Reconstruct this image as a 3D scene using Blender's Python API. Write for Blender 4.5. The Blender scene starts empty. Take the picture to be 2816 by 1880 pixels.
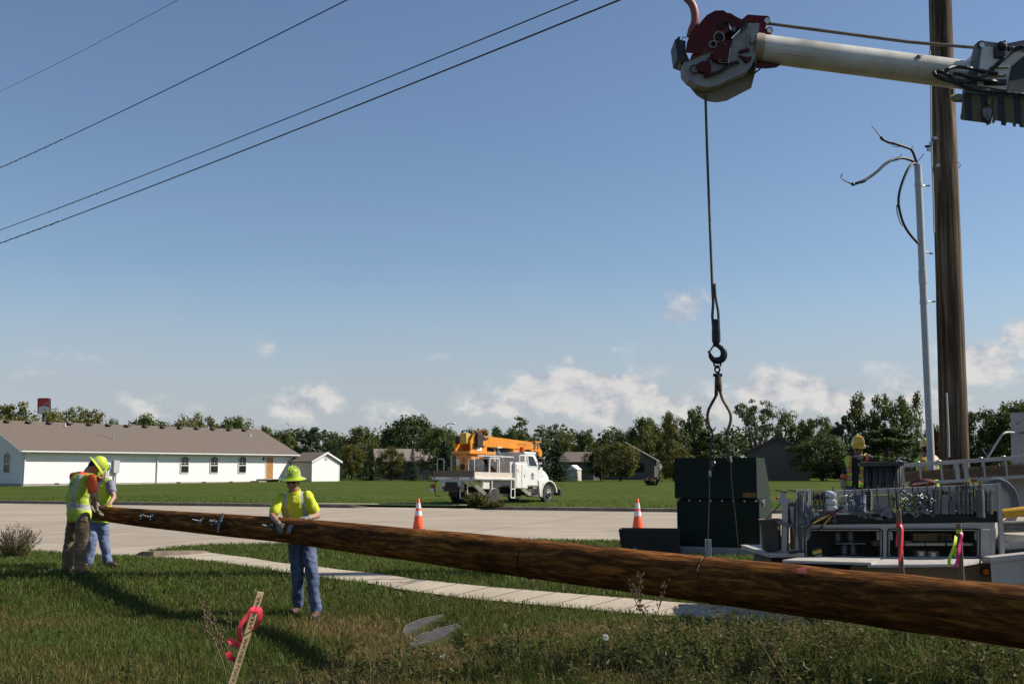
import bpy, bmesh, math, random
import numpy as np
from math import radians as R, sin, cos, pi, tan, atan2, sqrt
from mathutils import Vector, Matrix, noise as mnoise

S = bpy.context.scene
C = S.collection
random.seed(7)
rng = np.random.default_rng(7)

# ------------------------------------------------------------------ camera
F, CX, CY, HOR, ZC = 3000.0, 1408.0, 940.0, 1292.0, 1.75
PITCH = math.atan((HOR - CY) / F)
cam = bpy.data.objects.new('camera', bpy.data.cameras.new('camera'))
C.objects.link(cam)
cam.location = (0, 0, ZC)
cam.rotation_euler = (pi / 2 + PITCH, 0, 0)
cam.data.sensor_fit = 'HORIZONTAL'
cam.data.sensor_width = 36.0
cam.data.lens = F / 2816.0 * 36.0
cam.data.clip_start = 0.05
cam.data.clip_end = 8000
S.camera = cam

# ------------------------------------------------------------------ exposure, sun, sky
S.view_settings.view_transform = 'Standard'
S.view_settings.look = 'None'
S.view_settings.exposure = 0.55
S.view_settings.gamma = 1.0
SUN_EL, SUN_AZ = R(41), R(86)          # azimuth measured clockwise from +Y
sdir = Vector((sin(SUN_AZ) * cos(SUN_EL), cos(SUN_AZ) * cos(SUN_EL), sin(SUN_EL)))
sun = bpy.data.objects.new('sun', bpy.data.lights.new('sun', 'SUN'))
C.objects.link(sun)
sun.data.energy = 4.9
sun.data.angle = R(0.5)
sun.data.color = (1.0, 0.93, 0.82)
sun.rotation_euler = sdir.to_track_quat('Z', 'Y').to_euler()

W = bpy.data.worlds.new("World")
S.world = W
W.use_nodes = True
def build_sky():
 nt = W.node_tree
 N, L = nt.nodes, nt.links
 N.clear()
 out = N.new('ShaderNodeOutputWorld'); bg = N.new('ShaderNodeBackground')
 sky = N.new('ShaderNodeTexSky'); sky.sky_type = 'NISHITA'
 sky.sun_disc = False
 sky.sun_elevation = SUN_EL; sky.sun_rotation = SUN_AZ
 sky.air_density = 1.0; sky.dust_density = 0.5; sky.ozone_density = 1.6
 bg.inputs[1].default_value = 0.074
 tc = N.new('ShaderNodeTexCoord'); sep = N.new('ShaderNodeSeparateXYZ')
 L.new(tc.outputs['Generated'], sep.inputs[0])
 def val(x):
  return x
 def m(op, a, b=None, c=None, clamp=False):
  n = N.new('ShaderNodeMath'); n.operation = op; n.use_clamp = clamp
  for i, x in enumerate((a, b, c)):
   if x is None: continue
   if isinstance(x, (int, float)): n.inputs[i].default_value = x
   else: L.new(x, n.inputs[i])
  return n.outputs[0]
 # direction -> azimuth from +Y and slope, so that the clouds sit at fixed compass bearings
 az = m('ARCTAN2', sep.outputs[0], sep.outputs[1])
 rad = m('SQRT', m('ADD', m('MULTIPLY', sep.outputs[0], sep.outputs[0]), m('MULTIPLY', sep.outputs[1], sep.outputs[1])))
 el = m('ARCTAN2', sep.outputs[2], rad)
 comb = N.new('ShaderNodeCombineXYZ'); L.new(az, comb.inputs[0]); L.new(m('MULTIPLY', el, 1.35), comb.inputs[1])
 def noise(scale, detail, rough, off=(0, 0, 0)):
  a = N.new('ShaderNodeVectorMath'); a.operation = 'ADD'; a.inputs[1].default_value = off
  L.new(comb.outputs[0], a.inputs[0])
  n = N.new('ShaderNodeTexNoise'); n.inputs['Scale'].default_value = scale
  n.inputs['Detail'].default_value = detail; n.inputs['Roughness'].default_value = rough
  L.new(a.outputs[0], n.inputs['Vector'])
  return n.outputs[0]
 n1 = noise(26, 8, 0.6); n2 = noise(26, 5, 0.6, (-0.010, -0.008, 0)); n3 = noise(7, 4, 0.5, (3, 1, 0))
 # (az, el, half-width, half-height, strength) of the banks and puffs
 blobs = []
 for px, py, w, h, s in [(1560, 1085, 190, 62, 1.15), (1690, 1090, 120, 70, 1.1), (1400, 1115, 130, 40, .85), (1300, 1125, 90, 35, .7), (1880, 1120, 200, 50, .85),
       (2130, 1075, 110, 60, .95), (2280, 1110, 160, 60, .85), (840, 1110, 120, 50, .85), (872, 1086, 35, 28, .9), (1050, 1130, 120, 40, .6), (770, 1125, 70, 32, .7),
       (727, 967, 45, 32, .62), (1700, 968, 68, 34, .66), (1565, 990, 40, 22, .5), (1895, 862, 80, 52, .62), (2700, 1040, 120, 80, .9), (2810, 960, 60, 40, .7),
       (2560, 1090, 160, 70, .8), (1170, 978, 70, 22, .42), (60, 1060, 120, 40, .45), (250, 1010, 130, 30, .36), (430, 1130, 130, 40, .55), (3200, 1060, 200, 90, .9), (-300, 1090, 220, 60, .6),
       (3900, 900, 300, 120, .8), (-1200, 1000, 400, 90, .8)]:
  blobs.append((math.atan((px - CX) / F), math.atan((HOR - py) / F), w / F, h / F, s))
 tot = None
 for a0, e0, sa, se, st in blobs:
  da = m('DIVIDE', m('SUBTRACT', az, a0), sa); de = m('DIVIDE', m('SUBTRACT', el, e0), se)
  q = m('ADD', m('MULTIPLY', da, da), m('MULTIPLY', de, de))
  g = m('MULTIPLY', m('EXPONENT', m('MULTIPLY', q, -0.62)), st)
  tot = g if tot is None else m('MAXIMUM', tot, g)
 dens = m('ADD', tot, m('MULTIPLY', m('SUBTRACT', n1, 0.5), 1.35))
 mr = N.new('ShaderNodeMapRange'); mr.interpolation_type = 'SMOOTHSTEP'
 mr.inputs['From Min'].default_value = 0.20; mr.inputs['From Max'].default_value = 0.80
 L.new(dens, mr.inputs['Value'])
 # soft low haze bank near the horizon
 low = N.new('ShaderNodeMapRange'); low.interpolation_type = 'SMOOTHSTEP'
 low.inputs['From Min'].default_value = 0.19; low.inputs['From Max'].default_value = 0.035
 L.new(m('ADD', el, m('MULTIPLY', m('SUBTRACT', n3, 0.5), 0.05)), low.inputs['Value'])
 cov = m('MAXIMUM', m('MULTIPLY', mr.outputs[0], 0.93), m('MULTIPLY', low.outputs[0], 0.72), clamp=True)
 lit = N.new('ShaderNodeMapRange')
 lit.inputs['From Min'].default_value = -0.10; lit.inputs['From Max'].default_value = 0.14
 L.new(m('ADD', m('SUBTRACT', n1, n2), m('MULTIPLY', m('SUBTRACT', mr.outputs[0], 0.6), 0.16)), lit.inputs['Value'])
 cm = N.new('ShaderNodeMix'); cm.data_type = 'RGBA'
 cm.inputs[6].default_value = (4.0, 4.25, 4.9, 1); cm.inputs[7].default_value = (6.7, 6.45, 6.3, 1)
 L.new(m('MULTIPLY', lit.outputs[0], mr.outputs[0], clamp=True), cm.inputs[0])
 fin = N.new('ShaderNodeMix'); fin.data_type = 'RGBA'
 tn = N.new('ShaderNodeMix'); tn.data_type = 'RGBA'; tn.blend_type = 'MULTIPLY'; tn.inputs[0].default_value = 1; tn.inputs[7].default_value = (.945, .98, 1.035, 1)
 L.new(sky.outputs[0], tn.inputs[6])
 L.new(cov, fin.inputs[0]); L.new(tn.outputs[2], fin.inputs[6]); L.new(cm.outputs[2], fin.inputs[7])
 L.new(fin.outputs[2], bg.inputs[0]); L.new(bg.outputs[0], out.inputs[0])
build_sky()

# ------------------------------------------------------------------ pixel -> world
_ct, _st = cos(PITCH), sin(PITCH)
def P(px, py, d):
 """point at forward distance d (world Y) seen at full-size pixel (px, py)"""
 u, v = (px - CX) / F, (CY - py) / F
 t = d / (_ct - v * _st)
 return Vector((u * t, d, ZC + (_st + v * _ct) * t))

# ------------------------------------------------------------------ terrain
KA, KB = Vector((-27.2, 58.3)), Vector((6.9, 46.0))
KD = (KB - KA).normalized(); KN = Vector((-KD.y, KD.x))
_yy = np.linspace(-60, 60, 2401)
_zz = np.interp(_yy, [-60, 0, 8, 10, 12.5, 14, 15.3, 16.3, 17.9, 19.2, 22, 26, 60], [0, 0, 0, -.02, -.05, -.075, .08, .205, .215, .14, .05, 0, 0])
_k = np.exp(-np.linspace(-2, 2, 81) ** 2 / 0.25); _k /= _k.sum()
_zz = np.convolve(np.pad(_zz, 40, 'edge'), _k, 'valid')
def terr(x, y):
 x = np.asarray(x, float); y = np.asarray(y, float)
 z = np.interp(y, _yy, _zz)
 z = z + .46 * np.exp(-((x - 6.6) ** 2 + (y - 17.4) ** 2) / (2 * 1.5 ** 2))          # bank beyond the tool truck
 z = z + .26 * np.exp(-((x - 4.0) ** 2 / (2 * 1.8 ** 2) + (y - 9.0) ** 2 / (2 * 1.3 ** 2)))
 # ditch that leaves the culverts towards the stake
 ax, ay, bx, by = -.75, 12.6, -3.4, 8.2
 t = np.clip(((x - ax) * (bx - ax) + (y - ay) * (by - ay)) / ((bx - ax) ** 2 + (by - ay) ** 2), 0, 1)
 dd = (x - ax - t * (bx - ax)) ** 2 + (y - ay - t * (by - ay)) ** 2
 z = z - (.26 - .08 * t) * np.exp(-dd / (2 * .75 ** 2))
 return z
def kerb_s(x, y):
 return (np.asarray(x, float) - KB.x) * KN.x + (np.asarray(y, float) - KB.y) * KN.y
def field(x, y):
 s = kerb_s(x, y)
 return .15 + np.interp(s, [0, 7, 20, 47, 62, 100, 200, 4000], [0, .01, .38, .53, .50, .38, .35, .35])
def T1(x, y):
 return float(terr(x, y))
def G(px, py, f=terr, d0=4.0, d1=400.0):
 """where the sight line through a pixel meets the ground"""
 ds = np.concatenate([np.arange(d0, 40, .02), np.arange(40, d1, .1)])
 u, v = (px - CX) / F, (CY - py) / F
 t = ds / (_ct - v * _st)
 zz = ZC + (_st + v * _ct) * t - f(u * t, ds)
 i = int(np.argmax(zz < 0))
 return Vector((u * t[i], ds[i], float(f(u * t[i], ds[i]))))
def GF(px, py): return G(px, py, field, 46.0, 400.0)

# ------------------------------------------------------------------ materials
MATS = {}
def alb(c):
 k = .74 if max(c) < .6 else .88
 return tuple(x * k for x in c)
def mat(name, c1, c2=None, scale=6.0, rough=.6, metal=0.0, bump=0.0, bscale=None, spec=.5, stretch=None, detail=4, lo=.38, hi=.62, trans=0.0, coat=0.0):
 if name in MATS: return MATS[name]
 m = bpy.data.materials.new(name); m.use_nodes = True
 nt = m.node_tree; N, L = nt.nodes, nt.links
 b = N['Principled BSDF']
 b.inputs['Roughness'].default_value = rough; b.inputs['Metallic'].default_value = metal
 b.inputs['Specular IOR Level'].default_value = spec
 if trans: b.inputs['Transmission Weight'].default_value = trans
 if coat: b.inputs['Coat Weight'].default_value = coat
 c2 = None if c2 is None else alb(c2)
 c1 = alb(c1) + (1,)
 b.inputs['Base Color'].default_value = c1
 vec = None
 if c2 is not None or bump:
  tc = N.new('ShaderNodeTexCoord'); mp = N.new('ShaderNodeMapping')
  L.new(tc.outputs['Object'], mp.inputs[0]); vec = mp.outputs[0]
  if stretch: mp.inputs['Scale'].default_value = stretch
 if c2 is not None:
  n = N.new('ShaderNodeTexNoise'); n.inputs['Scale'].default_value = scale; n.inputs['Detail'].default_value = detail
  n.inputs['Roughness'].default_value = .65
  L.new(vec, n.inputs['Vector'])
  r = N.new('ShaderNodeValToRGB'); r.color_ramp.elements[0].position = lo; r.color_ramp.elements[1].position = hi
  r.color_ramp.elements[0].color = c1; r.color_ramp.elements[1].color = tuple(c2) + (1,)
  L.new(n.outputs[0], r.inputs[0]); L.new(r.outputs[0], b.inputs['Base Color'])
 if bump:
  n2 = N.new('ShaderNodeTexNoise'); n2.inputs['Scale'].default_value = bscale or scale * 4; n2.inputs['Detail'].default_value = 3
  L.new(vec, n2.inputs['Vector'])
  bp = N.new('ShaderNodeBump'); bp.inputs['Strength'].default_value = bump; bp.inputs['Distance'].default_value = .02
  L.new(n2.outputs[0], bp.inputs['Height']); L.new(bp.outputs[0], b.inputs['Normal'])
 MATS[name] = m
 return m
def nodes_of(m): return m.node_tree.nodes, m.node_tree.links, m.node_tree.nodes['Principled BSDF']

def leafmat(name, dark, light, trans=.35, rough=.55):
 """foliage: each leaf face carries a random 'tint' that picks a shade between two greens"""
 if name in MATS: return MATS[name]
 m = bpy.data.materials.new(name); m.use_nodes = True
 N, L, b = nodes_of(m)
 at = N.new('ShaderNodeAttribute'); at.attribute_name = 'tint'
 r = N.new('ShaderNodeValToRGB')
 r.color_ramp.elements[0].color = alb(dark) + (1,); r.color_ramp.elements[1].color = alb(light) + (1,)
 L.new(at.outputs['Fac'], r.inputs[0]); L.new(r.outputs[0], b.inputs['Base Color'])
 b.inputs['Roughness'].default_value = rough; b.inputs['Specular IOR Level'].default_value = .25
 t = N.new('ShaderNodeBsdfTranslucent'); L.new(r.outputs[0], t.inputs[0])
 mx = N.new('ShaderNodeMixShader'); mx.inputs[0].default_value = trans
 L.new(b.outputs[0], mx.inputs[1]); L.new(t.outputs[0], mx.inputs[2]); L.new(mx.outputs[0], N['Material Output'].inputs[0])
 MATS[name] = m
 return m

def rampmat(name, stops, rough=.8, trans=.25):
 m = leafmat(name, stops[0], stops[-1], trans, rough)
 for n in m.node_tree.nodes:
  if n.type == 'VALTORGB':
   for i, c in enumerate(stops[1:-1]):
    e = n.color_ramp.elements.new((i + 1) / (len(stops) - 1)); e.color = alb(c) + (1,)
 return m

# ------------------------------------------------------------------ mesh builder
def frame(axis):
 z = Vector(axis).normalized()
 x = z.orthogonal().normalized() if abs(z.z) > .9 else Vector((0, 0, 1)).cross(z).normalized()
 return x, z.cross(x), z
class MB:
 def __init__(s): s.v = []; s.f = []; s.m = []
 def add(s, vs, fs, mi=0):
  o = len(s.v); s.v += [tuple(v) for v in vs]; s.f += [tuple(i + o for i in f) for f in fs]; s.m += [mi] * len(fs); return s
 def box(s, c, size, M=None, mi=0, bev=0.0):
  x, y, z = size[0] / 2, size[1] / 2, size[2] / 2
  if bev:
   bm = bmesh.new(); bmesh.ops.create_cube(bm, size=1)
   for v in bm.verts: v.co = Vector((v.co.x * size[0], v.co.y * size[1], v.co.z * size[2]))
   bmesh.ops.bevel(bm, geom=bm.edges[:], offset=min(bev, .45 * min(size)), segments=2, profile=.5, affect='EDGES')
   bm.verts.index_update()
   vs = [v.co.copy() for v in bm.verts]; fs = [[v.index for v in f.verts] for f in bm.faces]; bm.free()
  else:
   vs = [Vector(p) for p in [(-x, -y, -z), (x, -y, -z), (x, y, -z), (-x, y, -z), (-x, -y, z), (x, -y, z), (x, y, z), (-x, y, z)]]
   fs = [(0, 3, 2, 1), (4, 5, 6, 7), (0, 1, 5, 4), (1, 2, 6, 5), (2, 3, 7, 6), (3, 0, 4, 7)]
  c = Vector(c)
  return s.add([(M @ v if M is not None else v) + c for v in vs], fs, mi)
 def bar(s, a, b, w, h, up=(0, 0, 1), mi=0):
  """rectangular bar from a to b, h along up, w sideways"""
  a, b = Vector(a), Vector(b); z = (b - a).normalized(); up = Vector(up)
  x = z.cross(up).normalized(); y = x.cross(z)
  vs = [p + x * (sx * w / 2) + y * (sy * h / 2) for p in (a, b) for sx, sy in ((-1, -1), (1, -1), (1, 1), (-1, 1))]
  return s.add(vs, [(3, 2, 1, 0), (4, 5, 6, 7), (0, 1, 5, 4), (1, 2, 6, 5), (2, 3, 7, 6), (3, 0, 4, 7)], mi)
 def tube(s, pts, r, n=8, cap=True, mi=0, ab=None, ref=None):
  """tube along points; r one radius or a list; ab = (scale x, scale y) for an elliptical section"""
  pts = [Vector(p) for p in pts]; k = len(pts)
  rs = list(r) if hasattr(r, '__len__') else [r] * k
  x = None; vs = []
  for i, p in enumerate(pts):
   t = (pts[min(i + 1, k - 1)] - pts[max(i - 1, 0)]).normalized()
   if x is None: x = Vector(ref) if ref is not None else frame(t)[0]
   x = (x - t * x.dot(t))
   x = x.normalized() if x.length > 1e-6 else frame(t)[0]
   y = t.cross(x)
   for j in range(n):
    a = 2 * pi * j / n
    ax, ay = (ab if ab else (1, 1))
    vs.append(p + x * (cos(a) * rs[i] * ax) + y * (sin(a) * rs[i] * ay))
  fs = [(i * n + j, i * n + (j + 1) % n, (i + 1) * n + (j + 1) % n, (i + 1) * n + j) for i in range(k - 1) for j in range(n)]
  if cap: fs += [tuple(range(n - 1, -1, -1)), tuple((k - 1) * n + j for j in range(n))]
  return s.add(vs, fs, mi)
 def cyl(s, a, b, r, n=16, mi=0, r2=None): return s.tube([a, b], [r, r if r2 is None else r2], n, True, mi)
 def lathe(s, prof, c=(0, 0, 0), axis=(0, 0, 1), n=20, mi=0, M=None):
  x, y, z = frame(axis); c = Vector(c); vs = []
  for r, h in prof:
   for j in range(n):
    a = 2 * pi * j / n
    vs.append(c + x * (cos(a) * r) + y * (sin(a) * r) + z * h)
  k = len(prof)
  fs = [(i * n + j, i * n + (j + 1) % n, (i + 1) * n + (j + 1) % n, (i + 1) * n + j) for i in range(k - 1) for j in range(n)]
  if prof[0][0] > 1e-5: fs.append(tuple(range(n - 1, -1, -1)))
  if prof[-1][0] > 1e-5: fs.append(tuple((k - 1) * n + j for j in range(n)))
  return s.add(vs, fs, mi)
 def prism(s, poly, vec, mi=0):
  """polygon of 3D points extruded by vec"""
  poly = [Vector(p) for p in poly]; vec = Vector(vec); n = len(poly)
  nrm = Vector((0, 0, 0))
  for i in range(n): nrm += poly[i].cross(poly[(i + 1) % n])
  if nrm.dot(vec) < 0: poly.reverse()
  vs = poly + [p + vec for p in poly]
  return s.add(vs, [tuple(range(n - 1, -1, -1)), tuple(range(n, 2 * n))] + [(i, (i + 1) % n, (i + 1) % n + n, i + n) for i in range(n)], mi)
 def ell(s, c, r, A=None, n=12, mi=0):
  """ellipsoid, radii r along the columns of A"""
  c = Vector(c); vs = []; k = n // 2 + 1
  for i in range(k):
   th = pi * i / (k - 1)
   for j in range(n):
    ph = 2 * pi * j / n
    v = Vector((sin(th) * cos(ph) * r[0], sin(th) * sin(ph) * r[1], cos(th) * r[2]))
    vs.append(c + (A @ v if A is not None else v))
  fs = [(i * n + j, (i + 1) * n + j, (i + 1) * n + (j + 1) % n, i * n + (j + 1) % n) for i in range(k - 1) for j in range(n)]
  return s.add(vs, fs, mi)
 def torus(s, c, Rr, r, axis=(0, 0, 1), n=18, k=8, a0=0, a1=2 * pi, mi=0, sc=(1, 1)):
  x, y, z = frame(axis); c = Vector(c)
  full = abs(a1 - a0 - 2 * pi) < 1e-4
  pts = [c + x * (cos(a) * Rr * sc[0]) + y * (sin(a) * Rr * sc[1]) for a in [a0 + (a1 - a0) * i / n for i in range(n + (0 if full else 1))]]
  if not full: return s.tube(pts, r, k, True, mi)
  vs = []
  for i, p in enumerate(pts):
   o = (p - c).normalized()
   for j in range(k):
    a = 2 * pi * j / k
    vs.append(p + o * (cos(a) * r) + z * (sin(a) * r))
  fs = [(i * k + j, ((i + 1) % n) * k + j, ((i + 1) % n) * k + (j + 1) % k, i * k + (j + 1) % k) for i in range(n) for j in range(k)]
  return s.add(vs, fs, mi)
 def rings(s, rings, cap=True, mi=0):
  """loft through closed rings of equal length"""
  n = len(rings[0]); vs = [p for r in rings for p in r]; k = len(rings)
  fs = [(i * n + j, i * n + (j + 1) % n, (i + 1) * n + (j + 1) % n, (i + 1) * n + j) for i in range(k - 1) for j in range(n)]
  if cap: fs += [tuple(range(n - 1, -1, -1)), tuple((k - 1) * n + j for j in range(n))]
  return s.add(vs, fs, mi)
 def mesh(s, name, inv=None, smooth=None):
  me = bpy.data.meshes.new(name)
  vs = s.v if inv is None else [tuple(inv @ Vector(v)) for v in s.v]
  me.from_pydata(vs, [], s.f); me.update()
  return me

ROOTM = {}
def setp(o, label=None, cat=None, group=None, kind=None):
 if label: o['label'] = label
 if cat: o['category'] = cat
 if group: o['group'] = group
 if kind: o['kind'] = kind
 return o
def thing(name, label, cat, loc=(0, 0, 0), M=None, group=None):
 o = bpy.data.objects.new(name, None); C.objects.link(o); o.empty_display_size = .2
 mw = Matrix.Translation(Vector(loc)) if M is None else M
 o.matrix_basis = mw; ROOTM[o.name] = mw
 return setp(o, label, cat, group)
def part(name, mb, mats, parent=None, world=True, smooth=None, label=None):
 """one mesh object; with world=True the builder's points are world points"""
 inv = None
 if parent is not None and world: inv = ROOTM[parent.name].inverted()
 me = mb.mesh(name, inv)
 if not isinstance(mats, (list, tuple)): mats = [mats]
 for m in mats: me.materials.append(m)
 if len(mats) > 1: me.polygons.foreach_set('material_index', mb.m)
 if smooth is not None:
  me.polygons.foreach_set('use_smooth', [True] * len(me.polygons))
  if smooth < 179:
   try: me.set_sharp_from_angle(angle=R(smooth))
   except Exception: pass
 o = bpy.data.objects.new(name, me); C.objects.link(o)
 if parent is not None:
  o.parent = parent; ROOTM[o.name] = ROOTM[parent.name]
 else: ROOTM[o.name] = Matrix.Identity(4)
 if label: o['label'] = label
 return o
def solo(name, mb, mats, label, cat, group=None, smooth=None, base=None):
 """a thing that is one mesh, its origin at its base"""
 vs = np.array(mb.v)
 b = Vector(base) if base is not None else Vector((vs[:, 0].mean(), vs[:, 1].mean(), vs[:, 2].min()))
 mb.v = [tuple(Vector(v) - b) for v in mb.v]
 o = part(name, mb, mats, None, smooth=smooth); o.location = b; ROOTM[o.name] = Matrix.Translation(b)
 return setp(o, label, cat, group)
def dup(o, M=None, label=None, group=None, parent=None):
 c = o.copy(); C.objects.link(c)
 if M is not None: c.matrix_basis = M; ROOTM[c.name] = M
 if parent is not None: c.parent = parent
 for ch in list(o.children): dup(ch, parent=c)
 if label: c['label'] = label
 if group: c['group'] = group
 return c
def struct(name, mb, m, smooth=None):
 o = part(name, mb, m, None, smooth=smooth); o['kind'] = 'structure'; return o
def text_mesh(txt, size, M, thick=.0):
 cu = bpy.data.curves.new('lettering', 'FONT'); cu.body = txt; cu.size = size; cu.extrude = thick; cu.align_x = 'CENTER'; cu.align_y = 'CENTER'
 cu.resolution_u = 2
 o = bpy.data.objects.new('lettering_tmp', cu); C.objects.link(o)
 dg = bpy.context.evaluated_depsgraph_get(); dg.update()
 me = bpy.data.meshes.new_from_object(o.evaluated_get(dg))
 mb = MB(); mb.add([M @ v.co for v in me.vertices], [tuple(p.vertices) for p in me.polygons])
 bpy.data.objects.remove(o); bpy.data.curves.remove(cu); bpy.data.meshes.remove(me)
 return mb
def axes(x, y, z, o):
 M = Matrix.Identity(4)
 for i, a in enumerate((x, y, z)):
  for j in range(3): M[j][i] = a[j]
 for j in range(3): M[j][3] = o[j]
 return M
def smooth_path(pts, n=6):
 """Catmull-Rom through the points"""
 pts = [Vector(p) for p in pts]; q = [pts[0]] + pts + [pts[-1]]; out = []
 for i in range(1, len(q) - 2):
  p0, p1, p2, p3 = q[i - 1], q[i], q[i + 1], q[i + 2]
  for k in range(n):
   t = k / n
   out.append(.5 * ((2 * p1) + (p2 - p0) * t + (2 * p0 - 5 * p1 + 4 * p2 - p3) * t * t + (3 * p1 - p0 - 3 * p2 + p3) * t ** 3))
 out.append(pts[-1]); return out
def remesh(mb, voxel, iters=2):
 """fuse overlapping closed shapes into one continuous skin"""
 me = mb.mesh('tmp'); o = bpy.data.objects.new('tmp', me); C.objects.link(o)
 md = o.modifiers.new('r', 'REMESH'); md.mode = 'VOXEL'; md.voxel_size = voxel; md.use_smooth_shade = True
 if iters:
  sm = o.modifiers.new('s', 'SMOOTH'); sm.iterations = iters; sm.factor = .5
 dg = bpy.context.evaluated_depsgraph_get(); dg.update()
 r = bpy.data.meshes.new_from_object(o.evaluated_get(dg))
 out = MB(); out.v = [tuple(v.co) for v in r.vertices]; out.f = [tuple(p.vertices) for p in r.polygons]; out.m = [0] * len(out.f)
 bpy.data.objects.remove(o); bpy.data.meshes.remove(me); bpy.data.meshes.remove(r)
 return out
def big_mesh(name, verts, faces, nper, tint, m, per_vert=False):
 """fast mesh from numpy arrays; faces (k, nper); tint one value a face"""
 me = bpy.data.meshes.new(name)
 nv, nf = len(verts), len(faces)
 me.vertices.add(nv); me.vertices.foreach_set('co', np.ascontiguousarray(verts, np.float32).ravel())
 me.loops.add(nf * nper); me.loops.foreach_set('vertex_index', np.ascontiguousarray(faces, np.int32).ravel())
 me.polygons.add(nf)
 me.polygons.foreach_set('loop_start', np.arange(0, nf * nper, nper, dtype=np.int32))
 try: me.polygons.foreach_set('loop_total', np.full(nf, nper, np.int32))
 except Exception: pass
 a = me.attributes.new('tint', 'FLOAT', 'FACE'); a.data.foreach_set('value', np.ascontiguousarray(tint, np.float32))
 me.materials.append(m); me.update(); me.validate()
 return me
def inpoly(x, y, poly):
 """points inside a polygon of (x, y)"""
 r = np.zeros(len(x), bool); n = len(poly)
 for i in range(n):
  x0, y0 = poly[i][0], poly[i][1]; x1, y1 = poly[(i + 1) % n][0], poly[(i + 1) % n][1]
  c = ((y0 > y) != (y1 > y)) & (x < (x1 - x0) * (y - y0) / (y1 - y0 + 1e-12) + x0)
  r ^= c
 return r
def vnoise(x, y, seed=0):
 """cheap smooth value noise on numpy arrays, 0..1"""
 xi = np.floor(x).astype(int); yi = np.floor(y).astype(int); fx = x - xi; fy = y - yi
 fx = fx * fx * (3 - 2 * fx); fy = fy * fy * (3 - 2 * fy)
 def h(a, b):
  n = (a * 374761393 + b * 668265263 + seed * 1442695041) & 0x7fffffff
  n = ((n ^ (n >> 13)) * 1274126177) & 0x7fffffff
  return (n & 0xffff) / 65535.0
 return (h(xi, yi) * (1 - fx) + h(xi + 1, yi) * fx) * (1 - fy) + (h(xi, yi + 1) * (1 - fx) + h(xi + 1, yi + 1) * fx) * fy
def fnoise(x, y, seed=0):
 return (vnoise(x, y, seed) + .5 * vnoise(2.1 * x, 2.1 * y, seed + 1) + .25 * vnoise(4.3 * x, 4.3 * y, seed + 2)) / 1.75
# ================================================================== SETTING
m_soil = mat('lawn_soil', (.045, .055, .016), (.095, .080, .038), 1.6, .95, bump=.5, bscale=30, spec=.1, lo=.40, hi=.68)
m_field = mat('field_grass', (.056, .086, .012), (.090, .110, .020), .22, .95, bump=.9, bscale=5, spec=.05, detail=8, lo=.35, hi=.7)
def field_detail():
 N, L, b = nodes_of(m_field)
 src = b.inputs['Base Color'].links[0].from_socket
 tc = N.new('ShaderNodeTexCoord')
 n = N.new('ShaderNodeTexNoise'); n.inputs['Scale'].default_value = 2.3; n.inputs['Detail'].default_value = 9; n.inputs['Roughness'].default_value = .75
 mp = N.new('ShaderNodeMapping'); mp.inputs['Scale'].default_value = (1, .35, 1); L.new(tc.outputs['Object'], mp.inputs[0]); L.new(mp.outputs[0], n.inputs['Vector'])
 r = N.new('ShaderNodeMapRange'); r.inputs[1].default_value = .3; r.inputs[2].default_value = .7; r.inputs[3].default_value = .72; r.inputs[4].default_value = 1.3
 L.new(n.outputs[0], r.inputs[0])
 mx = N.new('ShaderNodeMix'); mx.data_type = 'RGBA'; mx.blend_type = 'MULTIPLY'; mx.inputs[0].default_value = 1
 L.new(src, mx.inputs[6]); L.new(r.outputs[0], mx.inputs[7]); L.new(mx.outputs[2], b.inputs['Base Color'])
field_detail()

def grid_sheet(name, xs, ys, zf, m):
 X, Y = np.meshgrid(xs, ys); Z = zf(X, Y)
 v = np.stack([X.ravel(), Y.ravel(), Z.ravel()], 1); nx, ny = len(xs), len(ys)
 i = (np.arange(ny - 1)[:, None] * nx + np.arange(nx - 1)[None, :]).ravel()
 f = np.stack([i, i + 1, i + nx + 1, i + nx], 1)
 me = big_mesh(name, v, f, 4, np.zeros(len(f)), m)
 me.polygons.foreach_set('use_smooth', [True] * len(f))
 o = bpy.data.objects.new(name, me); C.objects.link(o); o['kind'] = 'structure'
 return o
xs = np.concatenate([[-3000, -800, -300, -120, -60, -40, -28, -20], np.arange(-15, 15.01, .2), [20, 28, 40, 60, 120, 300, 800, 3000]])
ys = np.concatenate([[-300, -60, -20, -8], np.arange(-2, 30.01, .2), np.arange(32, 70, 2), [80, 120, 300, 800, 3000]])
grid_sheet('ground', xs, ys, lambda x, y: terr(x, y) - .006 - .3 * (kerb_s(x, y) > .3), m_soil)

# field behind the kerb, in kerb-aligned coordinates
ts = np.concatenate([[-3000, -900, -400], np.arange(-200, 201, 4), [400, 900, 3000]])
ss = np.concatenate([[.14], np.arange(1, 60, 1.5), np.arange(62, 220, 6), [300, 600, 1500, 3500]])
Tt, Ss = np.meshgrid(ts, ss)
fx = KB.x + KD.x * Tt + KN.x * Ss; fy = KB.y + KD.y * Tt + KN.y * Ss; fz = field(fx, fy)
i = (np.arange(len(ss) - 1)[:, None] * len(ts) + np.arange(len(ts) - 1)[None, :]).ravel()
me = big_mesh('field', np.stack([fx.ravel(), fy.ravel(), fz.ravel()], 1), np.stack([i, i + 1, i + len(ts) + 1, i + len(ts)], 1), 4, np.zeros(len(i)), m_field)
fo = bpy.data.objects.new('field', me); C.objects.link(fo); fo['kind'] = 'structure'

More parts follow.
